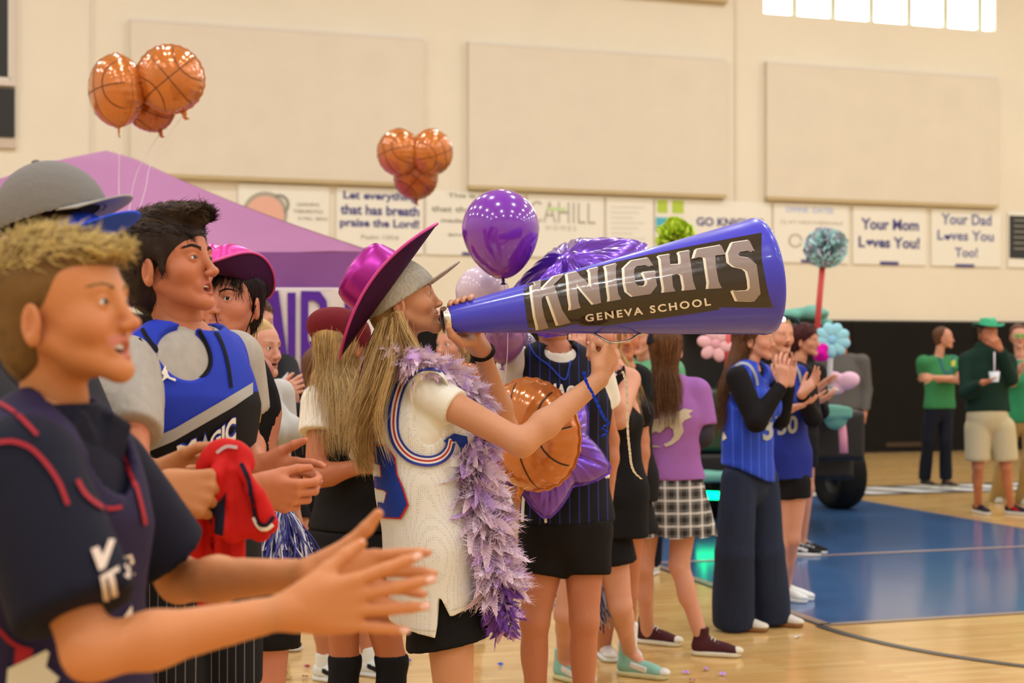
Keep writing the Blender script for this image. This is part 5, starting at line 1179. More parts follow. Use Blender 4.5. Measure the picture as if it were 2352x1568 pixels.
b=MB(); b.tube(bez([P(*p) for p in pa]+[P(1155,1425,4.03)],60),.006,6); b.build('boa_cord',M_b2,BOA)
# tinsel in the boa
rr=np.random.RandomState(8); base=bez([P(*p) for p in pa],80); q=[]
for i in range(90): c=base[rr.randint(len(base))]+rr.normal(size=3)*.03; d=unit(rr.normal(size=3)+V3(0,-.4,-.5))*rr.uniform(.03,.06); q.append([c,c+d*.5+rr.normal(size=3)*.004,c+d])
V,Q=strands(q,.0006); o=mesh_obj('tinsel',V,Q,mat('silver_tinsel',(.85,.85,.9),.15,metal=1.),BOA); o['kind']='stuff'
# ---- ribbons hanging from the hand under the megaphone
def streamer(pts,w,m,lab,name='foil_ribbon',crinkle=.0,twist=0.):
    p=bez([P(*q) for q in pts],70); t=thing(name,lab,'ribbon',p[0]); T=np.gradient(p,axis=0); V=[]
    for i,x in enumerate(p):
        a=twist*i/len(p)+crinkle*math.sin(i*1.9)*1.0; d=V3(math.cos(a),math.sin(a)*.8,.25*math.sin(i*1.3)*crinkle); V+=[x-d*w/2,x+d*w/2]
    mesh_obj('ribbon_strip',V,np.array([(2*i,2*i+1,2*i+3,2*i+2) for i in range(len(p)-1)]),m,t); return t
M_fb=mat('blue_foil_ribbon',A(24,60,190),.2,metal=.7); M_fs=mat('silver_foil_ribbon',(.72,.68,.62),.2,metal=.9); M_fr=mat('red_foil',A(150,14,30),.2,metal=.7)
streamer([(1341,853,3.93),(1348,880,3.93),(1362,905,3.93),(1376,935,3.93),(1388,960,3.93),(1398,972,3.93),(1384,982,3.93),(1395,992,3.93),(1380,1003,3.93),(1402,1004,3.93)],.011,M_fb,'crinkled blue foil ribbon hanging from the girl\'s lower wrist',crinkle=.9)
streamer([(1430,852,3.98),(1438,880,3.98),(1441,930,3.98),(1442,990,3.98),(1447,1040,3.98),(1450,1065,3.98),(1458,1085,3.98),(1474,1100,3.98)],.0085,M_fs,'long silver foil ribbon dangling from the hand under the megaphone',crinkle=.8)
rt=thing('red_foil_curls','red foil curls tied at the hand under the megaphone','ribbon',P(1425,800,3.97))
for c,sz in(((1424,772,4.0),.016),((1418,848,3.96),.014),((1362,792,4.0),.008),((1430,776,4.0),.012)):
    b=MB(); V=[];n=26; cc=P(*c)
    for i in range(n): a=i*.42; V+=[cc+V3(sz*math.cos(a),sz*.5*math.sin(a*.7),sz*math.sin(a))*(1+.02*i)*.8-V3(0,.003,0),cc+V3(sz*math.cos(a),sz*.5*math.sin(a*.7)+.008,sz*math.sin(a))*(1+.02*i)*.8+V3(0,.004,0)]
    b.add(V,[(2*i,2*i+1,2*i+3,2*i+2) for i in range(n-1)]); b.build('foil_curl',M_fr,rt)
# ================================================================ THE CROWD
def shirt_text(par,T,s,quad,m,name='printed_lettering',bold=.03,off=.004,step=8,space=1.,label=None):
    V,Fl=text2d(s,bold,space); return decal(name,fit(V,quad),Fl,T,m,par,off,step,label)
def poly_print(par,T,loops,m,name='printed_shape',off=.004,step=8):
    V,Fl=poly2d(loops); return decal(name,V,Fl,T,m,par,off,step)
M_mg=mat('warm_grey_tshirt',A(176,160,142),.85,noise=(60,.1,(1,1,.2)),bump=(40,.2))
M_bj=mat('royal_blue_jersey_cloth',A(38,56,162),.65,noise=(5,.06),bump=(50,.1)); M_kj=mat('black_jersey_cloth',A(20,18,20),.75,bump=(50,.1))
M_nv=mat('navy_polo_cloth',A(22,22,36),.75,bump=(30,.1)); M_nj=mat('dark_indigo_jersey_cloth',A(42,32,58),.7,bump=(40,.1)); M_rp=mat('red_piping',A(165,36,44),.6)
M_wp=mat('cream_print',A(236,218,192),.6); M_gp=mat('silver_print',A(170,164,156),.5); M_bp=mat('blue_print_outline',A(40,60,150),.6)
M_khk=mat('black_pinstripe_cloth',A(22,20,22),.8,wave=(18.,A(120,110,105),.035,'X')); M_denim=mat('dark_denim',A(38,44,62),.8,noise=(40,.15,(1,1,.1)),bump=(60,.2))

# ---------------------------------------------------------------- tall boy in the blue jersey
def tall_boy():
    D=3.3; H=1.77; g=P(432,0,D); J=skel(g[0],D,52,H); R=J['R']
    J.update(nb=P(424,772,3.32),che=P(425,925,3.3),wai=P(430,1100,3.3),pel=P(435,1300,3.3),shR=P(296,842,3.18),shL=P(532,828,3.47),elR=P(300,1095,2.98),wrR=P(576,1120,3.10),elL=P(558,1012,3.52),wrL=P(592,1072,3.26))
    t=thing('person','dark-haired tall boy in blue and black jersey over a grey T-shirt, mouth open','person',(g[0],D,0))
    hR=frameof(69,9); hC=P(394,608,3.3); skin=V3(*A(204,126,88))
    hands=[posed_hand(J,'R',(.95,.15,-.22),(.1,.95,.25),(.2,0,1),s=1.05,curls=((30,45,30),(35,50,35),(40,50,35),(45,50,35)),spread=4,thumb=(.8,.4,.35),tcurl=(8,15)),
           posed_hand(J,'L',(.93,-.2,-.18),(-.05,-.9,-.2),(.3,0,1),s=1.02,curls=((14,18,10),(20,25,15),(28,30,20),(36,35,25)),spread=8,thumb=(.7,.6,-.1),tcurl=(5,5))]
    bd,L,tips=body(t,J,skin,vox=.009,hvox=.0020,hd=dict(mouth=.011,nose=1.10,jaw=.95,eyes=.66,lipc=V3(.50,.15,.12)),headR=hR,headC=hC,hs=1.03,handf=hands,handvox=.003)
    for q in tips: nails(t,q,1.)
    eye_parts(t,L,hR,1.03,look=(.05,.0),iris=(.16,.13,.09)); Mh=M_hair('dark_brown_hair',A(44,28,20)); Mh2=M_hair('brown_hair_highlight',A(104,72,42)); brows(t,L,hR,1.03,Mh,n=150,th=1.3)
    b=MB(); b.loft([[L(x*.9,.0815-abs(x)*12*abs(x)*.9,-.0655+dz) for x in np.linspace(-.013,.013,9)] for dz in(.0040,.0005)],cap=(False,False)); b.build('teeth',M_teeth,t)
    f=SDF(); hair_cap(f,L,hR,1.03,vol=1.07,backlow=-.075,face=(0,.104,-.042,.066,.076,.090)); f.ell(L(0,.020,.106),V3(.062,.085,.030),hR,k=.02); f.ell(L(0,.082,.098),V3(.050,.036,.024),hR,k=.015); f.cone(L(.071,.020,.02),.010,L(.071,.022,-.022),.007,k=.008)
    V,Q=f.surf(.004); N=vnorm(V,Q); mesh_obj('hair_base',V,Q,Mh,t)
    up=((V-hC)@hR[:,2])>.06; fw=hR[:,1]; rt=hR[:,0]
    scalp_strands(t,V,N,Mh,lambda p:np.tile(-hR[:,2]*.9-fw*.3,(len(p),1)),1300,.028,.0011,'side_hair',1,lift=.15,mask=~up,noise=.2)
    scalp_strands(t,V,N,Mh,lambda p:fw*.9+rt*.4+0*p,2200,.040,.0014,'top_hair',2,lift=.10,curl=.22,noise=.10,mask=up); scalp_strands(t,V,N,Mh2,lambda p:fw*1.+rt*.4+0*p,900,.040,.0012,'top_hair_light',3,lift=.14,curl=.25,noise=.12,mask=((V-hC)@hR[:,2])>.09)
    ts=shirt(t,J,M_mg,'grey_tshirt',g=.008,sleeve=.62,vox=.007,fold=.007,sg=.014,neck=.060,seed=2,hem=P(0,1160,3.3)[2])
    # blue tank top over the T-shirt
    f=SDF(); torso(f,J,.026,low=P(436,1420,3.3),wid=1.0); 
    f.ell(P(256,872,3.12),V3(.042,.058,.105),R,k=.006,mode='s'); f.cone(P(252,810,3.14),.035,P(190,740,3.14),.06,k=.006,mode='s')
    for n,q in(('L',-1),): a=J['sh'+n]; r=R[:,0]*q; f.ell(a+r*.022-V3(0,0,.045),V3(.050,.078,.105),R,k=.006,mode='s'); f.cone(a+r*.03,.04,a+r*.12+V3(0,0,.1),.06,k=.006,mode='s')
    f.ell(P(440,786,3.17),V3(.072,.080,.084),R,k=.006,mode='s'); f.cone(J['nb']+V3(0,0,-.01),.082,J['nb']+V3(0,0,.1),.10,k=.005,mode='s'); f.plane(P(0,1320,3.3),(0,0,-1))
    V,Q=f.surf(.005); V=folds(V,vnorm(V,Q),.003,9.,5); a_=P(300,1052,3.1); b_=P(534,920,3.2); zl=a_[2]+(V[:,0]-a_[0])*(b_[2]-a_[2])/(b_[0]-a_[0]); cc=np.where((V[:,2]<zl)[:,None],V3(*A(20,18,20)),V3(*A(38,56,162)))
    j=mesh_obj('blue_jersey',V,Q,mat('two_tone_jersey_cloth',A(38,56,162),.65,attr='Col',bump=(50,.1)),t,True,cc,label='blue upper and black lower jersey with grey slanting stripe'); o_geo[j.name]=(V,Q); T=bvh(j)
    poly_print(t,T,[[(240,1058),(268,1042),(400,984),(534,906),(580,878),(580,904),(534,935),(400,1012),(268,1068),(240,1082)]],mat('silver_grey_stripe',A(172,160,146),.6),'grey_stripe',.0028,12)
    ribbon('neck_trim',[(326,755),(345,785),(380,822),(420,850),(450,862),(474,856),(484,830),(478,800),(462,768),(448,745)],9,T,M_kj,t,.003,60)
    ribbon('armhole_trim',[(318,778),(338,820),(350,865),(352,905),(342,940),(328,965),(312,985)],11,T,M_kj,t,.003,50)
    ribbon('armhole_trim',[(488,748),(510,790),(524,840),(531,890)],7,T,M_kj,t,.003,40)
    jm=[(376,838),(379,838),(381,842),(379,847),(383,852),(386,860),(390,866),(402,870),(404,873),(402,876),(392,872),(384,868),(378,872),(370,878),(367,879),(366,876),(374,870),(376,862),(373,860),(371,856),(374,850),(376,845)]
    poly_print(t,T,[jm],M_wp,'leaping_figure_emblem',.004,4)
    Q1=lambda a,b,c,d:[a,b,c,d]
    for s_,q in(('M',[(412,1052),(455,1036),(449,1006),(405,1024)]),('GIC',[(480,1028),(540,1012),(540,954),(482,1000)])):
        shirt_text(t,T,s_,[(x-2,y+2) for x,y in q[:2]]+[(x+2,y-3) for x,y in q[2:]],M_bp,'letter_outline',.10,.004,6); shirt_text(t,T,s_,q,M_wp,'printed_lettering',.04,.0052,6)
    star=lambda cx,cy,r:[(cx+r*(1 if i%2==0 else .40)*math.sin(i*math.pi/5),cy-r*1.15*(1 if i%2==0 else .40)*math.cos(i*math.pi/5)) for i in range(10)]
    poly_print(t,T,[star(470,1022,27)],M_bp,'star_outline',.0045,6); poly_print(t,T,[star(470,1023,23)],M_gp,'printed_star',.0058,6)
    shorts(t,J,M_khk,t=.62,vox=.010,top=P(0,1290,3.3)[2],g=.022)
    for n in'RL': shoe(t,J,n,M_kj,MATS['white_sole'],vox=.01)
tall_boy()

# ---------------------------------------------------------------- boy in the pink cowboy hat
def hat_boy():
    D=4.0; H=1.66; g=P(548,0,D); J=skel(g[0],D,-8,H); R=J['R']; J.update(nb=P(532,812,4.02),che=P(520,935,4.0),shL=P(592,856,4.10),shR=P(452,856,4.05),wai=P(525,1080,4.),pel=P(530,1220,4.))
    J['elL']=P(586,1010,4.25); J['wrL']=P(560,1110,4.2); J['elR']=P(450,1020,4.1); J['wrR']=P(452,1150,4.0)
    t=thing('person','dark-haired boy in pink cowboy hat and black jersey with yellow trim','person',(g[0],D,0)); hR=frameof(-17,3); hC=P(530,692,4.0)
    bd,L,tips=body(t,J,V3(*A(214,140,112)),vox=.010,hvox=.0024,hd=dict(nose=.95,eyes=1.,jaw=1.06,lipc=V3(.5,.17,.14)),headR=hR,headC=hC,hs=.99,handf=[relaxed_hand(J,'L'),relaxed_hand(J,'R')],handvox=.005)
    eye_parts(t,L,hR,.99,look=(-.25,.05),iris=(.05,.03,.02)); Mh=M_hair('black_brown_hair',A(30,20,18)); brows(t,L,hR,.99,Mh,n=80)
    f=SDF(); hair_cap(f,L,hR,.99,vol=1.02,face=(0,.10,-.048,.066,.074,.078)); V,Q=f.surf(.005); N=vnorm(V,Q); mesh_obj('hair_base',V,Q,Mh,t)
    loc=(V-hC)@hR; fr=(loc[:,2]>.035)&(loc[:,1]>.045)
    scalp_strands(t,V,N,Mh,lambda p:np.tile(-hR[:,2]*1.0+hR[:,1]*.25,(len(p),1)),2000,.050,.0011,'fringe',4,lift=.12,curl=.2,noise=.16,mask=fr); scalp_strands(t,V,N,Mh,lambda p:np.tile(-hR[:,2],(len(p),1)),1500,.045,.0011,'side_hair',5,lift=.08,curl=.2,noise=.15,mask=~fr)
    sh=shirt(t,J,M_kj,'black_jersey',g=.016,tank=True,vox=.008,fold=.004,hem=P(0,1240,4.)[2],neck=.062,scoop=.05,wid=.88); T=bvh(sh)
    My=mat('yellow_trim',A(222,168,50),.6); Mp=mat('purple_trim',A(82,44,120),.6)
    for k,(d,m_) in enumerate(((0,My),(5,Mp),(10,My))):
        ribbon('neck_trim',[(492-d,800),(505-d*.7,826+d),(530,842+d),(552+d*.5,828+d),(562+d,806)],5,T,m_,t,.003+.0003*k)
        ribbon('armhole_trim',[(588+d*.5,812),(598+d*.5,840),(604+d*.4,870),(603+d*.4,905),(596+d*.5,935),(590+d*.5,970)],4 if k!=1 else 3,T,m_,t,.003+.0003*k)
    Mo=mat('amber_print',A(226,160,50),.6); 
    ribbon('ball_emblem',[(560+24*math.cos(a),925-30*math.sin(a)) for a in np.linspace(-.4,5.6,16)],4,T,Mo,t,.004,50); ribbon('ball_emblem',[(548,900),(560,920),(562,948)],3,T,Mo,t,.004)
    shirt_text(t,T,'MBA',[(548,968),(598,962),(597,932),(550,938)],Mo,'letter_outline',.09,.005,5); shirt_text(t,T,'MBA',[(551,964),(594,959),(594,936),(553,941)],M_kj,'printed_lettering',.0,.0062,5)
    shirt_text(t,T,'2',[(556,1040),(588,1036),(588,988),(556,992)],Mo,'number_outline',.10,.004,6); shirt_text(t,T,'2',[(560,1034),(584,1031),(584,994),(560,998)],M_kj,'number',.02,.0052,6)
    shorts(t,J,M_kj,t=.6,vox=.011,top=P(0,1240,4.)[2],g=.02)
    for n in'RL': shoe(t,J,n,M_kj,MATS['white_sole'],vox=.01)
    M_pk=mat('hot_pink_metallic_fabric',A(224,64,146),.32,metal=.5,noise=(12,.12),bump=(14,.12)); M_pke=mat('pink_edge_piping_light',A(214,70,140),.4)
    hRt=frameof(-24,13,2); cowboy_hat(P(520,650,4.0),hRt,.96,M_pk,M_magu,M_pke,'hot pink metallic cowboy hat on the dark-haired boy behind the tall boy',front=.18,side=.118,curl=.085,ch=.115,cr=(.082,.10),droop=.0)
    b=MB(); b.tube(bez([P(588,700,3.96),P(570,750,3.95),P(552,790,3.93),P(545,812,3.92)],14),.0018,6); b.tube(bez([P(492,690,3.93),P(494,720,3.9),P(500,745,3.9)],10),.0014,6); b.build('hat_cord',M_kj,t)
hat_boy()

# ---------------------------------------------------------------- blond boy clapping in front
def blond_boy():
    D=2.0; H=1.60; g=P(95,0,D); J=skel(g[0],D,68,H); R=J['R']
    J.update(nb=P(118,985,2.02),che=P(105,1190,2.0),wai=P(110,1400,2.0),pel=P(120,1640,2.0),shR=P(52,1085,1.84),shL=P(232,1085,2.2),elR=P(208,1500,1.76),wrR=P(668,1402,1.86),elL=P(412,1335,2.28),wrL=P(722,1318,2.04))
    t=thing('person','blond smiling boy clapping in navy polo and red-piped dark jersey','person',(g[0],D,0)); hR=frameof(77,9); hC=P(150,716,2.0); skin=V3(*A(214,140,88))
    hands=[posed_hand(J,'R',(.97,.10,.10),(-.1,.97,.0),(.0,.25,1),s=.98,curls=((4,6,4),(2,6,4),(2,6,4),(0,6,4)),spread=9,thumb=(.75,.55,.35),tcurl=(5,5)),
           posed_hand(J,'L',(.93,-.15,-.03),(.10,-.97,.0),(.10,0,1),s=.98,curls=((10,14,8),(12,14,8),(14,16,8),(14,16,8)),spread=6,thumb=(.78,.62,.0),tcurl=(-8,-8))]
    bd,L,tips=body(t,J,skin,vox=.009,hvox=.0024,hd=dict(mouth=.010,smile=1.,nose=1.05,jaw=1.0,eyes=.58,lipc=V3(.60,.22,.18)),headR=hR,headC=hC,hs=.95,handf=hands,handvox=.0030,thick=.92)
    for q in tips: nails(t,q,1.)
    b=MB(); b.loft([[L(x,.0800-abs(x)**2*16,-.0645+dz+abs(x)**2*8) for x in np.linspace(-.024,.024,11)] for dz in(.0045,-.0030)],cap=(False,False)); b.build('teeth',M_teeth,t)
    eye_parts(t,L,hR,.95,look=(.05,0),iris=(.14,.16,.16)); Mh=M_hair('brown_blond_hair',A(118,82,42)); Mh2=M_hair('sandy_blond_hair',A(224,186,112)); brows(t,L,hR,.95,M_hair('sandy_brow',A(170,124,72)),n=60)  # darker brown hair for base, sides and some top strands, sandy blond on top
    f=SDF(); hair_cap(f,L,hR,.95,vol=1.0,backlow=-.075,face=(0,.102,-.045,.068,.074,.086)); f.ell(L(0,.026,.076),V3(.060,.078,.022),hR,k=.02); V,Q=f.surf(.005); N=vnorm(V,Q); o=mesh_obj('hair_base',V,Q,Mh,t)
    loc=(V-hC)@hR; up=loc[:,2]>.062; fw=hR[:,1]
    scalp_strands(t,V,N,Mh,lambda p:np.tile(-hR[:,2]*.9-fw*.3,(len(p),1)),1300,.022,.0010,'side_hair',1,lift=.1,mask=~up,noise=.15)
    scalp_strands(t,V,N,Mh2,lambda p:fw*.8+0*p,2800,.030,.0015,'top_hair',2,lift=.55,curl=.6,noise=.5,mask=up); scalp_strands(t,V,N,mat('brown_blond_hair'  ,(0,0,0)) if False else Mh,lambda p:fw*.8+0*p,600,.028,.0015,'top_hair_dark',6,lift=.45,curl=.6,noise=.5,mask=up)
    ts=shirt(t,J,M_nv,'navy_polo',g=.012,sleeve=.78,vox=.008,fold=.006,sg=.024,neck=.058,seed=7,hem=P(0,1568,2.)[2]-.1)
    f=SDF(); c=J['nb']; f.cone(c+V3(0,0,-.012),.082,c+V3(.0,0,.035),.070,k=.02); f.cone(c+V3(0,0,.036),.056,c+V3(0,0,.2),.056,k=.005,mode='s'); f.plane(c+V3(0,0,.037),(0,0,1)); f.box(c+R@V3(.03,.075,-.03),(.025,.012,.05),R@np.array(Matrix.Rotation(.4,3,'Y')),k=.015); f.box(c+R@V3(-.03,.075,-.03),(.025,.012,.05),R@np.array(Matrix.Rotation(-.4,3,'Y')),k=.015); sdf_obj('polo_collar',f,.005,M_nv,t)
    f=SDF(); torso(f,J,.024,low=P(120,1900,2.0)); 
    for n,q in(('R',1),('L',-1)): a=J['sh'+n]; r=R[:,0]*q; f.ell(a+r*.020-V3(0,0,.045),V3(.052,.085,.115),R,k=.006,mode='s'); f.cone(a+r*.01,.05,a+r*.1+V3(0,0,.1),.07,k=.006,mode='s')
    f.ell(J['nb']+R@V3(0,.05,-.020),V3(.072,.085,.115),R,k=.006,mode='s')
    j=sdf_obj('dark_jersey',f,.0065,M_nj,t,fold=(.005,10.,5)); T=bvh(j,ts)
    ribbon('armhole_piping',[(-10,1018),(30,1015),(70,1030),(105,1065),(135,1110),(155,1160)],10,T,M_rp,t,.004,60)
    ribbon('neck_piping',[(176,1103),(195,1135),(225,1160),(250,1168),(278,1164)],10,T,M_rp,t,.004,50)
    ribbon('armhole_piping',[(232,945),(262,1000),(290,1060),(312,1120),(326,1175),(332,1205)],9,T,M_rp,t,.004,60)
    ribbon('collar_piping',[(-8,922),(30,945),(62,975),(85,1000)],9,T,M_rp,t,.004,50)
    ribbon('lower_piping',[(-8,1440),(30,1478),(75,1495)],9,T,M_rp,t,.004,40); poly_print(t,T,[[(35,1490),(75,1490),(68,1530),(32,1535)]],M_rp,'red_side_panel',.003,10)
    Mc=mat('cream_pink_print',A(226,196,172),.6)
    poly_print(t,T,[[(208,1262),(224,1255),(234,1276),(248,1238),(262,1240),(240,1305),(226,1312)]],Mc,'jersey_letter'); poly_print(t,T,[[(228,1325),(270,1300),(272,1312),(258,1318),(270,1365),(256,1370),(246,1326),(240,1330),(250,1376),(238,1378)]],Mc,'jersey_letter')
    poly_print(t,T,[[(280,1278),(300,1272),(306,1290),(296,1304),(308,1318),(292,1330),(282,1322),(292,1314),(282,1300),(292,1290)]],Mc,'jersey_letter'); poly_print(t,T,[[(272,1430),(300,1390),(304,1436),(288,1438)]],Mc,'jersey_letter')
    poly_print(t,T,[[(18,1535),(60,1515),(105,1492),(112,1498),(104,1530),(135,1556),(120,1580),(15,1580)]],mat('ivory_patch',A(222,206,176),.7),'jersey_patch')
    shorts(t,J,M_nv,t=.6,vox=.011,g=.022)
    for n in'RL': shoe(t,J,n,M_kj,MATS['white_sole'],vox=.01)
blond_boy()

# ---------------------------------------------------------------- person behind with two caps, holding the red jersey
def cap_person():
    D=2.75; H=1.72; g=P(40,0,D); J=skel(g[0],D,80,H); R=J['R']; J.update(elR=P(150,1130,2.62),wrR=P(352,1128,2.60),elL=P(240,1110,2.85),wrL=P(372,1085,2.80))
    t=thing('person','tan-armed person wearing grey and blue caps and gripping the red jersey, behind blond boy','person',(g[0],D,0)); hR=frameof(80,0); hC=P(152,606,D)
    hands=[posed_hand(J,'R',(1,.05,-.05),(.1,.95,-.3),(.1,-.1,1),s=1.12,curls=((70,85,45),(72,85,45),(74,85,45),(74,85,40)),spread=1,thumb=(.8,.2,.5),tcurl=(10,25)),posed_hand(J,'L',(1,-.05,-.0),(0,-.95,-.3),(.1,0,1),s=1.0,curls=((60,80,45),)*4,spread=1)]
    bd,L,tips=body(t,J,V3(*A(196,128,78)),vox=.011,hvox=.004,hd=dict(),headR=hR,headC=hC,hs=.92,handf=hands,handvox=.0035)
    eye_parts(t,L,hR,.92); Mh=M_hair('brown_hair_plain',A(70,48,32)); f=SDF(); hair_cap(f,L,hR,.90,vol=.96); sdf_obj('hair_base',f,.006,Mh,t)
    shirt(t,J,mat('charcoal_tshirt',A(52,48,50),.85),'charcoal_tshirt',vox=.011,sleeve=.6); shorts(t,J,M_kj,vox=.012,t=.6)
    for n in'RL': shoe(t,J,n,M_kj,MATS['white_sole'],vox=.01)
    M_gc=mat('grey_cap_cotton',A(128,118,108),.85,bump=(60,.2)); M_gcb=mat('pale_grey_cap_bill',A(166,156,144),.8); M_bc=mat('royal_blue_cap_cotton',A(46,80,196),.7)
    ball_cap(P(128,500,2.75),frameof(84,16),.93,M_gc,M_gcb,'grey cotton baseball cap on top of a blue cap behind the blond boy',bill_len=.072,bill_up=-.004,h=.122,depth=.120,billc=.008)
    ball_cap(P(156,584,2.75),frameof(74,25),.93,M_bc,M_bc,'royal blue cap under the grey cap, its bill pointing up right',bill_len=.088,bill_up=.006,h=.085,depth=.118,billc=-.006,top=False)
cap_person()
# red jersey bunched in the hand
rj=thing('held_jersey','bunched red jersey with navy lining held in front of the tall boy','jersey',P(500,1250,2.68))
M_rd=mat('red_jersey_cloth',A(196,24,22),.65,bump=(30,.1)); M_rdn=mat('navy_lining',A(26,22,40),.75)
f=SDF(); Z=2.66; rr=np.random.RandomState(11)
tops=[(470,1072),(486,1052),(505,1036),(524,1030),(542,1034),(556,1048),(566,1066)]
bots=[[(452,1130),(440,1210),(432,1300)],[(462,1140),(452,1230),(450,1340)],[(478,1120),(478,1230),(480,1400)],[(500,1110),(505,1230),(500,1410)],[(515,1100),(524,1200),(522,1360)],[(530,1110),(546,1200),(545,1300)],[(545,1110),(566,1160),(582,1215)],[(560,1105),(582,1150),(600,1222)],[(566,1090),(590,1135),(618,1205)],[(540,1080),(552,1140),(560,1215)],[(520,1080),(528,1150),(534,1225)],[(498,1090),(500,1160),(512,1215)]]
for i,bt in enumerate(bots):
    tp=tops[min(6,int(i*7/12))] if i<9 else tops[5-(i-9)]; z0=Z+(.03 if i<6 else -.015)+rr.uniform(-.012,.012); pts=[P(*tp,Z)]+[P(x,y,z0+rr.uniform(-.01,.01)) for x,y in bt]; r0=rr.uniform(.009,.0125)
    for a in range(3): f.cone(pts[a],r0+.002*a,pts[a+1],r0+.002*(a+1)+.001,k=.0035)
for a,b_ in zip(tops[:-1],tops[1:]): f.cone(P(*a,Z),.016,P(*b_,Z),.016,k=.012)
f.cone(P(500,1085,Z+.045),.026,P(530,1180,Z+.045),.026,k=.01); f.cone(P(466,1200,Z+.07),.022,P(490,1370,Z+.07),.034,k=.01); f.cone(P(560,1120,Z+.015),.016,P(596,1200,Z+.005),.014,k=.01)
V,Q=f.surf(.0042); N_=vnorm(V,Q); V=folds(V,N_,.0035,70.,4,(.25,.2,1),4.); o=mesh_obj('jersey_cloth',V,Q,M_rd,rj); o_geo[o.name]=(V,Q); T=bvh(o)
ribbon('navy_edge',[(554,1064),(572,1105),(580,1150),(590,1195),(612,1206),(628,1186)],9,T,M_rdn,rj,.003,50); ribbon('cream_edge',[(582,1188),(594,1210),(612,1214),(626,1204)],8,T,M_wp,rj,.004,40); ribbon('neck_tape',[(498,1040),(520,1026),(545,1028)],7,T,mat('grey_neck_tape',A(190,160,150),.7),rj,.004,30)
poly_print(rj,T,[[(505,1150),(520,1130),(512,1230),(496,1225),(478,1190),(490,1160)]],M_rdn,'dark_lining',.003,8)
# ---------------------------------------------------------------- blue and white pompom
def string_pompom(top,n,ln,spread,r,lab,seed=1,down=1.0):
    rr=np.random.RandomState(seed); t=thing('cheer_pompom',lab,'pompom',top); cols=((mat('navy_plastic_strands',A(54,54,128),.45),n//2),(mat('white_plastic_strands',A(212,202,204),.45),n-n//2))
    for m,k in cols:
        out=[]
        for i in range(k):
            d=unit(rr.normal(size=3)*V3(1,1,.6)*spread+V3(0,0,-down)); L_=ln*rr.uniform(.7,1.05); pts=[];p=np.asarray(top,float)+rr.normal(size=3)*.006
            for q in range(12): pts.append(p.copy()); d=unit(d+V3(0,0,-.20)+rr.normal(size=3)*.16); p=p+d*L_/11
            out.append(pts)
        V,Q=strands(np.array(out),r,False); o=mesh_obj('pompom_strands',V,Q,m,t); o['kind']='stuff'
    b=MB(); b.tube([np.asarray(top)+V3(0,0,.05),np.asarray(top)-V3(0,0,.015)],.014,10); b.build('pompom_handle',mats_white,t); return t
mats_white=mat('white_plastic_handle',A(220,212,205),.5)
string_pompom(P(648,1155,3.75),900,.19,.42,.0024,'blue and white cheer pompom hanging below the tall boy\'s clasped hands',1)

# ---------------------------------------------------------------- people further back
SK=[A(214,150,118),A(200,128,92),A(222,160,132),A(190,116,78)]
def std(label,px,D,yaw,H,hy=None,female=False,skin=0,J=None,hd={},hyaw=None,hpitch=0,hands=True,vox=.014,hvox=.005,top=None,bottom=None,shoes=None,hx=None,hs=1.,legs=('R','L'),eyes=True,zmin=None,handf=None,arms=('R','L'),ty=0):
    g=P(px,0,D); j=skel(g[0],D,yaw,H,female); 
    if J: j.update({k:(P(*v) if isinstance(v,tuple) else v) for k,v in J.items()})
    t=thing('person',label,'person',(g[0],D,0)); hR=frameof(yaw if hyaw is None else hyaw,hpitch); hC=P(hx,hy,D) if hx else j['hd']
    hf=handf(j) if handf else ([relaxed_hand(j,'L'),relaxed_hand(j,'R')] if hands else None)
    bd,L,tips=body(t,j,V3(*SK[skin]) if isinstance(skin,int) else V3(*skin),vox=vox,hvox=hvox,hd=dict(hd),headR=hR,headC=hC,hs=hs*(.96 if female else 1.),handf=hf,handvox=.005,legs=legs,zmin=zmin,arms=arms)
    if eyes: eye_parts(t,L,hR,hs*(.96 if female else 1.)) if D<8 else None
    return t,j,hR,hC,L,hs*(.96 if female else 1.)
MW=mat('white_tee_cotton',A(234,216,192),.85,bump=(40,.15)); MHb=M_hair('blond_wavy_hair',A(196,150,90)); MHb2=M_hair('pale_blond_hair',A(222,184,126)); MHk=M_hair('dark_brown_hair'  ,(0,0,0)) if False else MATS['dark_brown_hair']; MHn=M_hair('chestnut_hair',A(96,58,34)); MHn2=M_hair('chestnut_light_hair',A(134,86,50))
M_sk=mat('white_sock',A(232,222,210),.85,bump=(80,.2)); M_shb=mat('black_sneaker',A(26,24,24),.6); M_ws=MATS['white_shoe']; M_so=MATS['white_sole']
# smiling fair girl behind the hat boy
t,j,hR,hC,L,s_=std('smiling fair-haired girl in grey T-shirt between the hat boy and the NBA banner',596,5.5,62,1.50,hy=800,hx=592,female=True,skin=2,hd=dict(smile=1.,mouth=.003,lipc=V3(.5,.2,.16)),J=dict(nb=(590,880,5.5),che=(606,985,5.5),shR=(566,905,5.35),shL=(640,905,5.65)),vox=.012,hvox=.0035)
f=SDF(); hair_cap(f,L,hR,s_); sdf_obj('hair_base',f,.005,MHb,t); long_hair(t,L,hR,s_,MHb,MHb2,P(560,900,5.55),n=260,spread=.03,r=.0016); brows(t,L,hR,s_,MHb,n=30)
tt=shirt(t,j,mat('light_grey_tee',A(196,184,168),.85),'grey_tshirt',vox=.009,sleeve=.5,fold=.004,hem=P(0,1110,5.5)[2]); T=bvh(tt); poly_print(t,T,[[(612,1010),(625,1000),(638,1012),(634,1030),(622,1036),(612,1028)]],mat('dark_red_print',A(140,24,36),.6),'red_chest_print')
trousers(t,j,M_kj,vox=.014)
for n in'RL': shoe(t,j,n,M_shb,M_so,vox=.012)
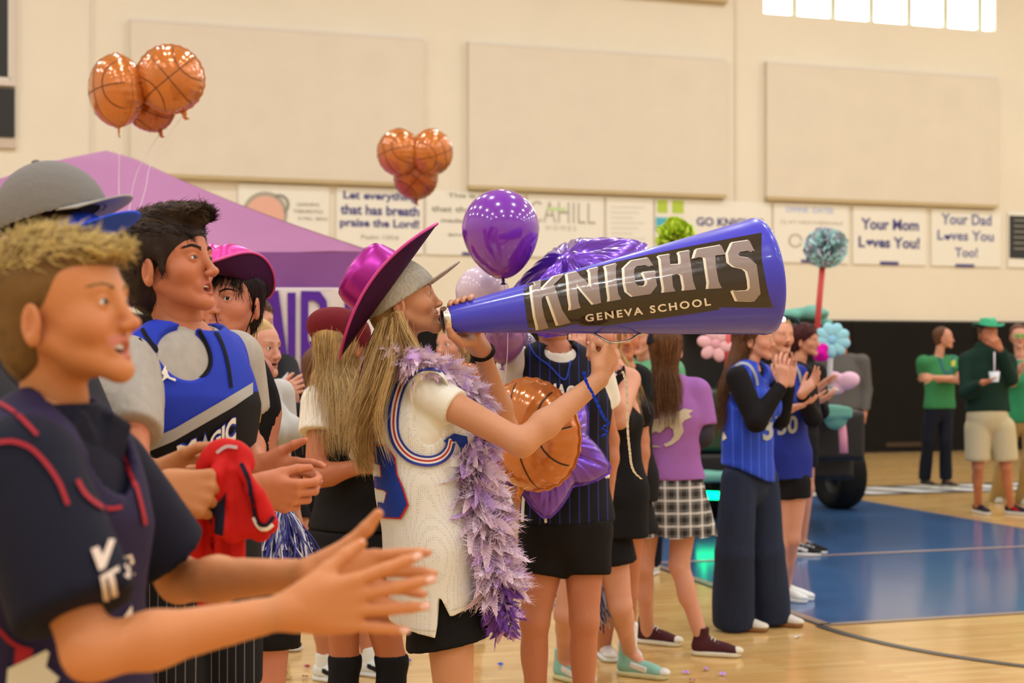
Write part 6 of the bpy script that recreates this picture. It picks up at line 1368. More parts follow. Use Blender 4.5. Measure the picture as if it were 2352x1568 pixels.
# person with crossed arms by the banner
t,j,hR,hC,L,s_=std('person in black shirt with striped sleeve, arms crossed in front of the NBA banner',612,7.1,40,1.70,hy=742,hx=588,skin=2,hs=1.05,J=dict(nb=(600,815,7.1),shR=(560,850,7.1),shL=(652,845,7.1),elR=(560,940,6.95),wrR=(640,910,6.8),elL=(668,915,6.85),wrL=(612,930,6.75)),
    handf=lambda j:[posed_hand(j,'R',(.8,-.1,.45),(.2,.9,0),(0,0,1),curl=(25,25,15)),posed_hand(j,'L',(-1,0,0),(0,1,0),(0,0,1),curl=(30,30,20))],vox=.012)
f=SDF(); hair_cap(f,L,hR,s_,vol=1.05); V,Q=f.surf(.007); N=vnorm(V,Q); mesh_obj('hair_base',V,Q,MHn,t); scalp_strands(t,V,N,MHn,lambda p:np.tile(V3(0,0,-1),(len(p),1)),500,.04,.0022,'curly_hair',3,lift=.7,curl=1.4,noise=.5)
tt=shirt(t,j,M_kj,'black_tshirt',vox=.010,sleeve=.8,sg=.02,fold=.004); T=bvh(tt)
for k in range(3): ribbon('sleeve_stripe',[(632+k*3,892-k*5),(645+k*3,880-k*6),(658+k*2,868-k*6)],3.2,T,MATS['silver_print'],t,.003)
trousers(t,j,M_kj,vox=.016)
for n in'RL': shoe(t,j,n,M_shb,M_so,vox=.014)
# girl with maroon beret, back turned
t,j,hR,hC,L,s_=std('girl with wavy blond hair under maroon beret, back turned, in black vest',782,5.0,150,1.62,hy=790,hx=786,female=True,skin=3,J=dict(nb=(800,885,5.0),che=(810,1010,5.0),wai=(812,1120,5.),pel=(806,1250,5.),shR=(864,925,5.05),shL=(738,925,4.95),elL=(722,1098,4.85),wrL=(838,1068,4.86),elR=(880,1090,5.1),wrR=(850,1060,5.2),hipL=(780,1290,5.),hipR=(850,1290,5.),knL=(792,1520,5.),knR=(900,1520,5.),anL=(790,1735,5.),anR=(905,1735,5.)),
   handf=lambda j:[posed_hand(j,'L',(1,.2,.1),(0,1,0),(0,0,1),curl=(30,30,20))],vox=.010)
f=SDF(); hair_cap(f,L,hR,s_,vol=1.03); sdf_obj('hair_base',f,.007,MHb,t); long_hair(t,L,hR,s_,MHb,MHb2,P(765,985,4.88),n=1700,spread=.06,r=.0012,wav=.014,az=(-2.6,2.6),endvar=.09)
shirt(t,j,MW,'white_tshirt',vox=.008,sleeve=.42,sg=.022,fold=.004,seed=8,hem=P(0,1030,5)[2]); tt=shirt(t,j,M_kj,'black_vest',g=.026,tank=True,vox=.009,fold=.005,hem=P(0,1215,5)[2],neck=.058,low=P(806,1300,5.0)); T=bvh(tt)
for q in ([(800,985),(812,978),(818,992),(808,1000),(814,1010),(802,1014),(798,1004),(804,996)],[(822,1000),(832,996),(834,1008),(826,1016)],[(806,1030),(818,1026),(822,1040),(812,1046),(820,1058),(808,1060),(802,1046)]): poly_print(t,T,[q],M_wp,'white_print_mark',.004,6)
shorts(t,j,M_kj,'black_skirt_shorts',t=.42,vox=.010,g=.03,flare=.02)
f=SDF()
for n in'RL': leg(f,j,n,g=.006,foot=False)
f.plane((0,0,j['knL'][2]+.03),(0,0,1))
sdf_obj('black_knee_socks',f,.010,M_kj,t)
for n in'RL': shoe(t,j,n,M_shb,M_so,vox=.012)
f=SDF(); hRb=frameof(150,-18); c=P(786,758,5.0); f.ell(c+V3(-.01,0,.0),(.105,.125,.075),hRb); f.ell(c+hRb@V3(0,.0,-.035),(.088,.104,.040),hRb,k=.015); bt=thing('beret','maroon cloth beret on the wavy blond girl','hat',c); sdf_obj('beret_cloth',f,.006,mat('maroon_wool',A(112,28,34),.85,bump=(40,.2)),bt,fold=(.004,22.,3))
# dark clothed person just behind the beret girl, only an edge seen
t,j,hR,hC,L,s_=std('person in black jacket standing behind the beret girl, mostly hidden',742,6.4,60,1.46,skin=1,J=dict(anR=(742,1545,6.4),anL=(845,1530,6.5),knR=(745,1400,6.4),knL=(838,1400,6.5)),vox=.014,hd={})
shirt(t,j,M_kj,'black_jacket',vox=.012,long=True,g=.02,sg=.02); f=SDF(); hair_cap(f,L,hR,s_); sdf_obj('hair_base',f,.008,MHn,t); shirt(t,j,mat('grey_hem',A(176,164,156),.8),'grey_undershirt',g=.012,vox=.014,tank=True,hem=.62); shorts(t,j,M_kj,t=.5,vox=.014)
for n in'RL': shoe(t,j,n,M_ws,M_so,trimm=M_shb,sock=M_sk,sockh=.11,vox=.008)
# pinstriped jersey person below the megaphone
t,j,hR,hC,L,s_=std('person in black pinstripe jersey number 5 and black shorts, face behind the megaphone',1272,5.2,18,1.74,hy=690,hx=1262,skin=1,J=dict(nb=(1275,800,5.2),che=(1290,930,5.2),wai=(1295,1060,5.2),pel=(1300,1200,5.2),shR=(1186,842,5.2),shL=(1362,850,5.25),elR=(1165,1000,5.3),wrR=(1190,1140,5.2),elL=(1398,1010,5.35),wrL=(1392,1150,5.3),hipR=(1262,1215,5.2),hipL=(1340,1215,5.2),knR=(1228,1425,5.15),knL=(1342,1425,5.15),anR=(1232,1680,5.2),anL=(1340,1680,5.2)),vox=.010,hvox=.006)
f=SDF(); hair_cap(f,L,hR,s_); sdf_obj('hair_base',f,.007,MHn,t)
shirt(t,j,MW,'white_tshirt',vox=.009,sleeve=.5,sg=.02,fold=.004,seed=8,hem=P(0,1100,5.2)[2])
M_pin=mat('black_blue_pinstripe_jersey',A(20,18,26),.7,wave=(9.,A(40,52,120),.05,'X'))
tt=shirt(t,j,M_pin,'pinstripe_jersey',g=.026,tank=True,vox=.008,fold=.004,hem=P(0,1198,5.2)[2],neck=.06,scoop=.035); T=bvh(tt)
shirt_text(t,T,'5',[(1300,1010),(1345,1020),(1345,950),(1300,948)],M_wp,'number',.05,.004,8); shirt_text(t,T,'5',[(1252,1010),(1292,1012),(1292,948),(1252,946)],M_wp,'number',.05,.004,8); shirt_text(t,T,'MAGIC',[(1256,912),(1352,925),(1352,890),(1256,878)],M_wp,'printed_lettering',.03,.004,8)
ribbon('neck_trim',[(1212,782),(1230,815),(1262,840),(1296,872),(1308,840),(1318,800)],4,T,M_bp,t,.003); ribbon('side_stripe',[(1205,1120),(1202,1160),(1200,1198)],7,T,M_wp,t,.003); ribbon('front_stripe',[(1250,1168),(1254,1200)],6,T,M_wp,t,.003)
shorts(t,j,mat('black_sport_shorts',A(24,19,18),.85,bump=(30,.2)),t=.50,vox=.008,g=.020,flare=.010,top=P(0,1190,5.2)[2])
for n in'RL': shoe(t,j,n,M_shb,M_so,vox=.012)
# blond person in black outfit, arms raised behind the megaphone hand
t,j,hR,hC,L,s_=std('blond girl in black outfit with both hands raised under the megaphone, white necklace at wrist',1400,6.1,-20,1.64,hy=760,hx=1388,female=True,skin=2,J=dict(nb=(1405,840,6.1),shR=(1370,870,6.1),shL=(1448,872,6.1),elR=(1350,965,5.95),wrR=(1330,830,5.9),elL=(1422,965,5.9),wrL=(1395,860,5.85),hipR=(1335,1250,6.1),hipL=(1400,1250,6.1),knR=(1300,1410,6.1),knL=(1425,1390,6.1),anR=(1296,1508,6.42),anL=(1445,1492,6.5),ftR=40,ftL=62),
   handf=lambda j:[posed_hand(j,'R',(-.1,0,1),(.3,.9,0),(1,0,0),curl=(20,30,20)),posed_hand(j,'L',(-.2,0,1),(-.3,.9,0),(-1,0,0),curl=(20,30,20))],vox=.010,hvox=.005)
f=SDF(); hair_cap(f,L,hR,s_); sdf_obj('hair_base',f,.008,MHb,t); long_hair(t,L,hR,s_,MHb,MHb2,P(1440,935,6.15),n=300,spread=.05,r=.002)
shirt(t,j,M_kj,'black_top',vox=.010,g=.012,tank=True,hem=P(0,1230,6.1)[2],fold=.003); shorts(t,j,M_kj,t=.32,vox=.010,g=.02,flare=.015)
b=MB(); w=j['wrL']; b.tube([w+V3(.034*math.cos(a),.034*math.sin(a),.004*math.sin(a*2)) for a in np.linspace(0,6.28,18)],.005,6); b.build('bead_bracelet',mat('pink_beads',A(206,160,150),.5),t)
M_mn=mat('mint_leather',A(142,190,168),.5); M_wl=mat('white_leather',A(228,216,200),.5)
for n in'RL': shoe(t,j,n,M_mn,mat('cream_sole',A(214,200,150),.6),high=True,sock=M_sk,sockh=.13,toe=M_wl,trimm=M_wl,vox=.006)
# black dress girl with hanging arms
t,j,hR,hC,L,s_=std('girl in short black dress with pale blue wristband, arms hanging beside the plaid skirt',1428,6.5,10,1.66,female=True,hy=772,hx=1430,skin=1,J=dict(nb=(1432,842,6.5),shR=(1392,870,6.5),shL=(1466,870,6.5),elR=(1384,1000,6.5),wrR=(1390,1110,6.35),elL=(1472,1010,6.45),wrL=(1472,1110,6.4),hipR=(1410,1180,6.5),hipL=(1444,1180,6.5),knR=(1400,1360,6.6),knL=(1440,1360,6.6),anR=(1385,1498,6.95),anL=(1440,1495,6.95)),vox=.010,hvox=.006)
f=SDF(); hair_cap(f,L,hR,s_); sdf_obj('hair_base',f,.008,MHn,t); shirt(t,j,M_kj,'black_dress_top',vox=.010,g=.012,sleeve=.35,hem=P(0,1150,6.5)[2]); f=SDF(); f.cone(P(1428,1100,6.5),.12,P(1432,1225,6.5),.165,k=.02,flat=(j['R'][:,1],.75),cap=True); sdf_obj('black_dress_skirt',f,.010,M_kj,t,fold=(.006,16.,3))
b=MB(); w=j['wrR']+V3(0,0,.0); b.tube([w+V3(.034*math.cos(a),.034*math.sin(a),0) for a in np.linspace(0,6.28,18)],.007,6); b.build('wristband',mat('pale_blue_band',A(140,170,178),.6),t)
for n in'RL': shoe(t,j,n,M_wl,M_so,vox=.009,sock=M_sk,sockh=.06)
# purple T-shirt girl in plaid skirt
t,j,hR,hC,L,s_=std('girl in purple T-shirt and plaid skirt, long brown hair under dark cap, back turned',1535,7.0,168,1.62,hy=800,hx=1530,female=True,skin=2,J=dict(nb=(1535,872,7.),che=(1540,960,7.),wai=(1538,1040,7.),pel=(1536,1110,7.),shR=(1598,902,7.02),shL=(1474,900,6.98),elR=(1612,1000,7.0),wrR=(1575,1050,7.25),elL=(1452,1000,6.95),wrL=(1462,1090,6.8),hipL=(1492,1120,7.),hipR=(1578,1120,7.),knL=(1478,1300,7.),knR=(1560,1300,6.95),anL=(1487,1455,7.25),anR=(1615,1478,6.95),ftR=75,ftL=60),vox=.009,hvox=.005)
f=SDF(); hair_cap(f,L,hR,s_,vol=1.03); f.cone(L(0,-.05,-.02),.07,P(1528,960,6.93),.055,k=.03,flat=(hR[:,1],.5)); sdf_obj('hair_base',f,.007,MHn,t); long_hair(t,L,hR,s_,MHn,MHn2,P(1530,955,6.9),n=900,spread=.05,r=.0022,az=(-1.6,1.6),endvar=.06,wav=.006)
M_pt=mat('mauve_purple_tshirt',A(158,96,156),.85,bump=(30,.2)); shirt(t,j,mat('charcoal_long_sleeve',A(56,50,56),.85),'charcoal_undershirt',g=.010,vox=.011,long=True,hem=P(0,1112,7.)[2],cuffs=.8)
tt=shirt(t,j,M_pt,'purple_tshirt',g=.024,vox=.008,sleeve=.78,sg=.030,fold=.006,hem=P(0,1100,7.)[2],seed=4,wid=1.05); T=bvh(tt); M_crm=mat('cream_horse_print',A(200,176,146),.7)
f=SDF(); f.cone(P(1500,890,7.0),.055,P(1518,945,6.93),.06,k=.03,flat=(V3(0,1,0),.5)); f.cone(P(1500,890,7.0),.055,P(1482,910,6.92),.04,k=.03); sdf_obj('dark_hood',f,.009,mat('charcoal_hood',A(52,46,54),.85),t)
poly_print(t,T,[[(1474,1000),(1478,976),(1492,965),(1510,962),(1520,946),(1530,936),(1545,938),(1560,945),(1570,938),(1592,942),(1582,950),(1588,958),(1574,964),(1566,972),(1570,990),(1560,1008),(1545,1020),(1530,1026),(1524,1020),(1540,1012),(1548,1000),(1546,985),(1534,978),(1524,986),(1516,994),(1506,990),(1496,996),(1490,1006),(1478,1012)]],M_crm,'horse_print',.004,6)
poly_print(t,T,[[(1478,1014),(1500,1022),(1522,1026),(1500,1027),(1478,1020)]],M_crm,'print_ground',.004,6)
# plaid skirt
def plaid():
    m=bpy.data.materials.new('black_white_plaid'); m.use_nodes=True; nt=m.node_tree; N=nt.nodes; Lk=nt.links.new; tc=N.new('ShaderNodeTexCoord'); prev=None
    for dirn,sc in(('X',5.2),('Z',5.2),('X',10.4),('Z',10.4)):
        w=N.new('ShaderNodeTexWave'); w.bands_direction=dirn; w.inputs['Scale'].default_value=sc; Lk(tc.outputs['Object'],w.inputs[0]); r=N.new('ShaderNodeMapRange'); r.inputs[1].default_value=.84; r.inputs[2].default_value=.93; r.inputs[4].default_value=.34 if sc<6 else .07; Lk(w.outputs[1],r.inputs[0])
        if prev is None: prev=r.outputs[0]
        else: a=N.new('ShaderNodeMath'); a.operation='ADD'; Lk(prev,a.inputs[0]); Lk(r.outputs[0],a.inputs[1]); prev=a.outputs[0]
    cr=N.new('ShaderNodeValToRGB'); cr.color_ramp.elements[0].color=(.012,.011,.010,1); cr.color_ramp.elements[1].color=(*A(215,200,185),1); cr.color_ramp.elements[1].position=.55; Lk(prev,cr.inputs[0]); Lk(cr.outputs[0],N['Principled BSDF'].inputs['Base Color']); N['Principled BSDF'].inputs['Roughness'].default_value=.85; return m
b=MB(); n=96; rings=[]
for y,r in((1085,.150),(1110,.162),(1150,.182),(1190,.200),(1226,.215)):
    c=P(1540+(y-1085)*.02,y,7.0); k=(y-1085)/140; rings.append([c+V3(r*math.cos(a)*(1+.05*k*math.sin(a*17)),r*.8*math.sin(a)*(1+.05*k*math.sin(a*17)),.006*math.sin(a*9)*k) for a in np.linspace(0,2*math.pi,n,endpoint=False)])
b.loft(rings,cap=(True,False)); b.build('plaid_skirt',plaid(),t)
M_mar=mat('maroon_canvas',A(74,34,38),.8,bump=(60,.2))
for n in'RL': o=shoe(t,j,n,M_mar,mat('ivory_sole',A(222,206,176),.6),high=True,toe=mat('ivory_sole'  ,(0,0,0)),vox=.006)
cR=frameof(168,-4); ball_cap(P(1526,790,7.0)+V3(0,0,.0),cR,1.0,mat('black_cap_cotton',A(26,24,34),.8),mat('grey_black_bill',A(60,54,54),.8),'dark cap on the long brown haired girl in the purple T-shirt',bill_len=.07,h=.10)
# clapping girl in blue jersey and jeans
M_bm=mat('blue_mesh_jersey',A(40,66,170),.6,bump=(60,.2),wave=(7.,A(70,96,196),.06,'X')); M_ls=mat('black_long_sleeve_cloth',A(20,17,18),.8); M_sil=mat('silver_jersey_trim',A(160,158,158),.6)
t,j,hR,hC,L,s_=std('girl in blue jersey over black long sleeves and wide dark jeans, clapping by her face',1722,7.6,66,1.62,hy=778,hx=1734,female=True,skin=2,hd=dict(smile=.8),hyaw=70,J=dict(nb=(1722,842,7.6),che=(1718,930,7.6),wai=(1716,1010,7.6),pel=(1716,1090,7.6),shR=(1694,868,7.45),shL=(1758,868,7.75),elR=(1738,968,7.35),wrR=(1798,882,7.4),elL=(1790,960,7.7),wrL=(1812,880,7.6),hipR=(1696,1100,7.5),hipL=(1748,1100,7.68),knR=(1686,1270,7.5),knL=(1758,1265,7.68),anR=(1684,1428,7.6),anL=(1768,1418,7.75),ftR=72,ftL=64),
   handf=lambda j:[posed_hand(j,'R',(-.05,0,1),(.5,.9,0),(-.2,0,1),curl=(15,25,15)),posed_hand(j,'L',(.05,0,1),(-.4,-.9,0),(0,0,1),curl=(10,15,10))],vox=.010,hvox=.0045)
f=SDF(); hair_cap(f,L,hR,s_,vol=1.04); f.cone(L(0,-.06,-.02),.06,P(1668,900,7.6),.05,k=.03); sdf_obj('hair_base',f,.008,MHn,t); long_hair(t,L,hR,s_,MHn,MHn2,P(1660,950,7.55),n=700,spread=.05,r=.0024,az=(-2.0,2.0),endvar=.12,wav=.010)
shirt(t,j,M_ls,'black_undershirt',g=.010,sg=.014,vox=.009,long=True,hem=P(0,1080,7.6)[2])
hz=[(1640,1062),(1690,1072),(1760,1105),(1784,1110),(1800,1095)]; X_=[P(a,b,7.5)[0] for a,b in hz]; Z_=[P(a,b,7.5)[2] for a,b in hz]
tt=shirt(t,j,M_bm,'blue_jersey',g=.034,drape=.155,vox=.008,tank=True,fold=.008,hem=P(0,1130,7.6)[2],hemfn=lambda X,Y,Z:(np.interp(X,X_,Z_)+0*Y-Z),wid=1.06,seed=6,neck=.06,scoop=.05); T=bvh(tt)
ribbon('armhole_trim',[(1676,905),(1672,880),(1682,850),(1702,834),(1722,840),(1735,862),(1740,885)],6,T,M_sil,t,.003); shirt_text(t,T,'32',[(1752,1012),(1805,1008),(1805,950),(1752,955)],M_gp,'number',.03,.004,8); poly_print(t,T,[[(1652,998),(1664,992),(1670,1006),(1656,1014)]],M_wp,'small_tag_print')
trousers(t,j,M_denim,'wide_jeans',vox=.009,hemr=.112,g=.014,fold=.006,top=P(0,1062,7.6)[2])
for n in'RL': shoe(t,j,n,mat('cream_suede',A(226,208,186),.7),mat('gum_sole',A(142,92,52),.6),vox=.007)
# second clapping girl with number 30
t,j,hR,hC,L,s_=std('smiling girl with blond topknot in blue jersey 30 beside the long sleeved clapper',1800,8.3,22,1.64,hy=770,hx=1790,female=True,skin=2,hd=dict(smile=1.,mouth=.004),J=dict(shR=(1770,862,8.3),shL=(1848,862,8.35),elL=(1868,960,8.2),wrL=(1842,905,7.95),elR=(1770,950,8.3),wrR=(1812,940,8.0),hipL=(1826,1110,8.3),hipR=(1792,1110,8.3),knR=(1790,1250,8.3),knL=(1818,1235,8.3),anR=(1790,1392,8.55),anL=(1800,1370,8.6),ftR=50,ftL=65),
   handf=lambda j:[posed_hand(j,'L',(.5,-.2,.6),(-.7,0,-.4),(0,0,1),curl=(10,15,10)),posed_hand(j,'R',(.9,-.2,.3),(-.1,.2,1),(0,.6,.6),curl=(10,15,10))],vox=.011,hvox=.005)
f=SDF(); hair_cap(f,L,hR,s_); f.ell(L(0,-.03,.14),V3(.03,.03,.03),k=.01); sdf_obj('hair_base',f,.007,MHb,t); M_dj=mat('dark_blue_jersey',A(30,44,128),.65,bump=(50,.2))
shirt(t,j,M_ls,'black_undershirt',g=.010,sg=.014,vox=.011,long=True); tt=shirt(t,j,M_dj,'blue_jersey',g=.028,vox=.009,tank=True,fold=.006,hem=P(0,1098,8.3)[2],scoop=.05,wid=.98); T=bvh(tt); shirt_text(t,T,'30',[(1786,1000),(1832,994),(1832,952),(1786,958)],M_gp,'number',.03,.004,8); ribbon('armhole_trim',[(1826,838),(1836,858),(1840,880)],6,T,M_sil,t,.003)
shorts(t,j,M_kj,t=.25,vox=.012); 
for n in'RL': shoe(t,j,n,mat('white_shoe'  ,(0,0,0)),M_so,vox=.009)
# clapping person with red-brown hair
t,j,hR,hC,L,s_=std('red-brown haired person clapping behind girl in jersey 30, left of the blue paper flower',1840,10.6,60,1.68,hy=782,hx=1850,skin=0,J=dict(shR=(1826,856,10.45),shL=(1878,856,10.75),elR=(1864,955,10.4),wrR=(1868,925,10.2),elL=(1886,945,10.6),wrL=(1874,895,10.4),ftR=70,ftL=68),
   handf=lambda j:[posed_hand(j,'R',(.9,0,.35),(0,.5,.8),(0,0,1),curl=(8,12,8)),posed_hand(j,'L',(.8,0,.6),(0,-.5,-.8),(0,0,1),curl=(8,12,8))],vox=.012,hvox=.006)
MHr=M_hair('red_brown_hair',A(70,24,24)); f=SDF(); hair_cap(f,L,hR,s_,vol=1.08); V,Q=f.surf(.008); N=vnorm(V,Q); mesh_obj('hair_base',V,Q,MHr,t); scalp_strands(t,V,N,MHr,lambda p:np.tile(V3(.2,0,-1),(len(p),1)),500,.05,.003,'messy_hair',3,lift=.5,curl=.8,noise=.4)
shirt(t,j,M_ls,'black_shirt',g=.02,vox=.012,long=True,cuffs=.7); shorts(t,j,M_kj,t=.6,vox=.013)
for n in'RL': shoe(t,j,n,M_shb,M_so,vox=.01,trimm=M_wl)
# glowing headband sprite on the girl with the topknot
gb=thing('glowing_headband','dark headband with one bright white light on the topknot girl','headband',P(1800,732,8.2)); b=MB(); b.tube([P(1800+ (34*math.cos(a)),742-14*math.sin(a),8.3-.06*math.sin(a)) for a in np.linspace(0.1,3.04,16)],.012,8); b.build('band',mat('teal_dark_band',A(30,60,60),.6),gb); b=MB(); q=P(1799,733,8.15); b.loft([[q+V3(.011*math.cos(a)*k,-.008*z,.011*math.sin(a)*k) for a in np.linspace(0,6.28,12,endpoint=False)] for k,z in((.4,-1),(1,0),(.4,1))]); b.build('light_bulb',M_star,gb)
# man in green T-shirt
M_gt=mat('green_tshirt_cotton',A(58,122,70),.85,bump=(30,.2)); M_dk=mat('dark_navy_trousers',A(24,26,36),.8)
t,j,hR,hC,L,s_=std('balding man in green T-shirt and dark trousers with folded arms by the black wall',2158,16.0,25,1.74,hy=776,hx=2168,skin=0,hyaw=70,J=dict(elR=(2128,872,16.),wrR=(2190,870,15.7),elL=(2205,872,15.9),wrL=(2140,866,15.6),anR=(2124,1096,16.3),anL=(2172,1096,16.2),knR=(2132,1010,16),knL=(2172,1010,16)),vox=.018,hvox=.009)
f=SDF(); hair_cap(f,L,hR,s_,face=(0,.055,.02,.08,.11,.1)); sdf_obj('short_hair',f,.010,MHn,t)
tt=shirt(t,j,M_gt,'green_tshirt',g=.03,vox=.014,sleeve=.65,sg=.035,fold=.008,hem=P(0,938,16)[2],wid=1.05); T=bvh(tt); ribbon('lanyard',[(2154,812),(2168,850),(2176,856),(2186,850),(2190,815)],3,T,mat('blue_lanyard',A(50,80,120),.6),t,.006); poly_print(t,T,[[(2184,830),(2194,826),(2194,840),(2186,842)]],mat('yellow_crest',A(190,180,60),.6),'chest_crest',.006)
trousers(t,j,M_dk,vox=.016,hemr=.07)
for n in'RL': shoe(t,j,n,mat('grey_brown_shoe',A(70,58,46),.7),mat('ivory_sole',(0,0,0)),vox=.014,lace=False)
# man in dark green hoodie
t,j,hR,hC,L,s_=std('man in dark green hoodie and khaki shorts sipping through a straw, green hat on',2268,13.2,8,1.76,hy=768,hx=2270,skin=1,J=dict(nb=(2268,800,13.2),shR=(2222,830,13.2),shL=(2315,830,13.2),elR=(2222,900,13.1),wrR=(2258,878,12.9),elL=(2322,870,13.1),wrL=(2296,800,12.95),anR=(2246,1165,13.5),anL=(2322,1165,13.4),hipR=(2246,985,13.2),hipL=(2300,985,13.2),knR=(2246,1070,13.2),knL=(2310,1070,13.2),ftR=10,ftL=40),
   handf=lambda j:[posed_hand(j,'R',(.9,-.2,.2),(0,0,1),(0,-1,0),curl=(30,40,20)),posed_hand(j,'L',(-.5,-.2,.8),(0,.9,0),(-1,0,0),curl=(40,50,30))],vox=.016,hvox=.008)
f=SDF(); hair_cap(f,L,hR,s_); sdf_obj('short_hair',f,.010,MHn,t); M_hd=mat('dark_green_fleece',A(26,48,36),.9,bump=(20,.2))
shirt(t,j,M_hd,'green_hoodie',g=.034,vox=.013,long=True,sg=.03,fold=.009,hem=P(0,945,13.2)[2],wid=1.12,cuffs=.93)
f=SDF(); f.cone(j['nb']+V3(-.07,0,.01),.05,j['nb']+V3(.07,0,.01),.05); sdf_obj('hood',f,.012,M_hd,t)
shorts(t,j,mat('khaki_cotton',A(196,172,130),.85,bump=(20,.2)),t=.85,vox=.013,g=.034,flare=.02,fold=.006)
for n in'RL': shoe(t,j,n,mat('navy_red_sneaker',A(40,28,40),.6),M_so,vox=.012,trimm=M_rd if n=='L' else None,lace=False)
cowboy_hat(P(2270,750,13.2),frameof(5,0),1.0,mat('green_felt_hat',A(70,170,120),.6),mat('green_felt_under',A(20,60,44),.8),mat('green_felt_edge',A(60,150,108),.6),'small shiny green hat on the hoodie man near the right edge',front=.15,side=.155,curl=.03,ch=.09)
cp=thing('paper_cup','white paper cup with long straw held by the hoodie man','cup',P(2284,862,12.85)); b=MB(); c=P(2284,865,12.85); b.loft([[c+V3(r*math.cos(a),r*math.sin(a),z) for a in np.linspace(0,6.28,20,endpoint=False)] for r,z in((.035,-.045),(.048,.045),(.044,.045),(.032,-.04))],cap=(False,False)); b.build('cup_body',mats_white,cp); b=MB(); b.tube([c+V3(0,0,-.03),P(2284,808,12.85)],.006,6); b.build('straw',M_string,cp)
# person at the right edge with green glasses
t,j,hR,hC,L,s_=std('person with green glasses in green top and tan trousers at the right edge',2345,14.0,-10,1.70,hy=772,hx=2340,skin=2,J=dict(elR=(2326,880,13.9),wrR=(2340,850,13.6),anR=(2290,1150,14.6),anL=(2350,1150,14.4),knR=(2305,1060,14.2),hipR=(2330,960,14)),vox=.018,hvox=.009)
f=SDF(); hair_cap(f,L,hR,s_); sdf_obj('short_hair',f,.011,MHn,t); shirt(t,j,mat('bright_green_top',A(50,132,84),.8),'green_top',g=.03,vox=.015,sleeve=.8,sg=.03,hem=P(0,970,14)[2],wid=1.1); trousers(t,j,mat('tan_trousers',A(176,146,96),.8),vox=.017,hemr=.08)
for n in'RL': shoe(t,j,n,M_ws,M_so,vox=.014,lace=False)
b=MB()
for q in(-1,1): b.tube([L(q*.03+.022*math.cos(a),.098,.002+.016*math.sin(a)) for a in np.linspace(0,6.28,14)],.006,6)
b.build('green_glasses',mat('lime_plastic',A(60,190,70),.4),t)
# man in grey blazer behind the cart
t,j,hR,hC,L,s_=std('man in grey blazer half hidden behind the pale blue paper flower',1935,15.5,-15,1.76,skin=1,vox=.018,hvox=.010)
f=SDF(); hair_cap(f,L,hR,s_); sdf_obj('short_hair',f,.011,MHk,t); shirt(t,j,mat('grey_blazer_wool',A(98,88,78),.85),'grey_blazer',g=.03,vox=.015,long=True,sg=.03,wid=1.1); trousers(t,j,M_dk,vox=.018)
for n in'RL': shoe(t,j,n,M_shb,M_shb,vox=.014,lace=False)
# woman in black and yellow seen between girl and megaphone
t,j,hR,hC,L,s_=std('blond person in black and yellow jersey seen beneath the girl\'s chin',1062,7.4,-40,1.62,female=True,skin=2,hy=792,hx=1040,J=dict(nb=(1050,850,7.4)),vox=.014,hvox=.006)
f=SDF(); hair_cap(f,L,hR,s_,vol=1.05); sdf_obj('hair_base',f,.008,MHb,t); long_hair(t,L,hR,s_,MHb,MHb2,P(1020,880,7.45),n=200,spread=.04,r=.003); shirt(t,j,M_kj,'black_jersey',vox=.012,tank=True,g=.02); shorts(t,j,M_kj,vox=.014)
for n in'RL': shoe(t,j,n,M_shb,M_so,vox=.012)
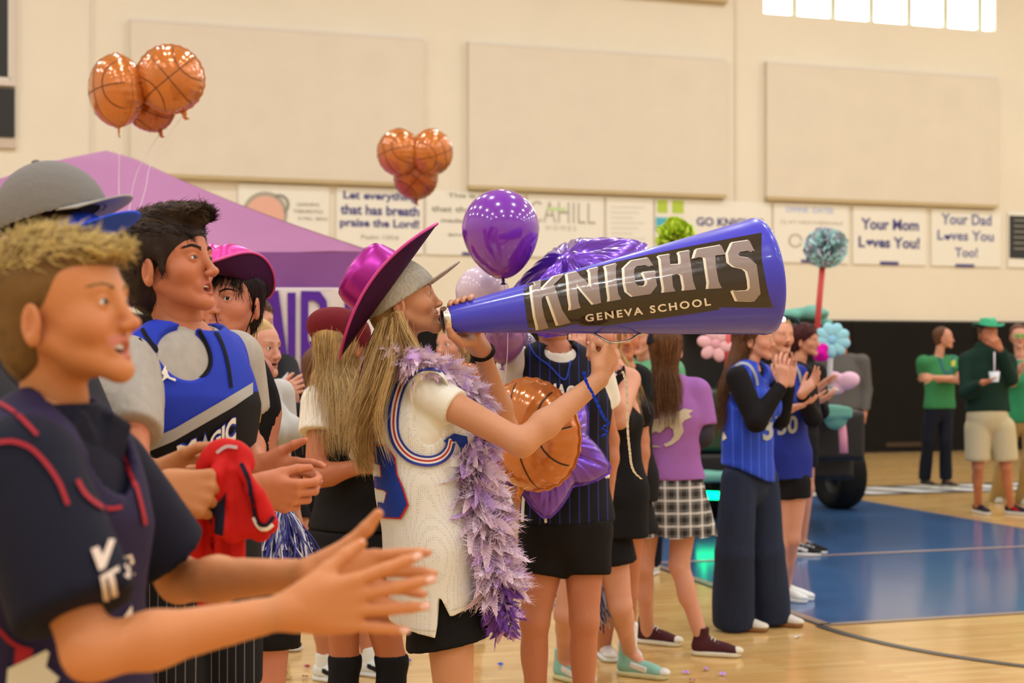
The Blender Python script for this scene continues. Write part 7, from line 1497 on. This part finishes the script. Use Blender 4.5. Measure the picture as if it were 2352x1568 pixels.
# person in green behind the raised hand
t,j,hR,hC,L,s_=std('person in pale green shirt behind the dark-capped girl and the silver ribbon',1478,9.4,-30,1.68,skin=2,J=dict(anR=(1452,1290,9.6),anL=(1500,1290,9.6)),vox=.015,hvox=.007)
f=SDF(); hair_cap(f,L,hR,s_); sdf_obj('hair_base',f,.009,MHb,t); shirt(t,j,mat('soft_green_cotton',A(104,160,112),.85),'green_shirt',g=.03,vox=.012,sleeve=.6,sg=.03,wid=1.1); trousers(t,j,M_dk,vox=.016)
for n in'RL': shoe(t,j,n,M_ws,M_so,vox=.012,lace=False)
string_pompom(P(1345,1318,6.25),500,.25,.8,.0030,'blue and white cheer pompom behind the shorts-clad person\'s knees',2)
# confetti on the floor
cols=[mat('lilac_confetti',A(186,130,200),.5),mat('red_confetti',A(160,24,50),.4),mat('gold_confetti',A(210,180,50),.3,metal=.5),mat('white_confetti',A(236,226,220),.5),mat('blue_confetti',A(40,70,170),.4)]
spots=[(1576,1548,0),(1622,1540,0),(1590,1566,0),(1831,1466,3),(1150,1530,4),(640,1522,1),(655,1548,1),(700,1558,1),(617,1556,2),(706,1535,1),(600,1560,2),(940,1520,4),(664,1560,2),(1040,1540,0),(1660,1552,0),(1700,1500,0)]
where=['left of the maroon high-top shoe toe','just under the maroon high-top shoe','nearest the mint sneaker, at the bottom edge','alone below the wide jeans','between violet boa end and pinstripe jersey person','between black trousers and white sneakers','left of the white sneakers below the pompom','beside the white sneaker toe','at the bottom edge beside the black shorts leg','touching the white sneaker sole','next to the gold scrap on the right','left of the girl\'s bare thigh','at the bottom edge below the pompom','right of the girl\'s bare thigh','right of the maroon high-top shoe','farthest right of the lilac scraps']
names=['lilac','dark red','gold','white','blue']
for i,(x,y,c) in enumerate(spots):
    d=CH*F/(y-HY); q=P(x,y,d); R_=np.array(Matrix.Rotation(i*1.3,3,'Z')@Matrix.Rotation(.3,3,'X')); b=MB(); k=.016 if c!=3 else .02
    rr=np.random.RandomState(i); n=9; V=[]; 
    for a in range(n): V+=[q+V3(0,0,.012)+R_@V3((a/n-.5)*k*2.2,-k*.6,.004*math.sin(a*1.4)),q+V3(0,0,.012)+R_@V3((a/n-.5)*k*2.2,k*.6,.004*math.sin(a*1.4+.6))]
    b.add(V,[(2*a,2*a+1,2*a+3,2*a+2) for a in range(n-1)]); o=b.build('confetti',cols[c],None); tag(o,f'{names[c]} foil confetti scrap on the floor {where[i]}','confetti','confetti scraps on the gym floor')
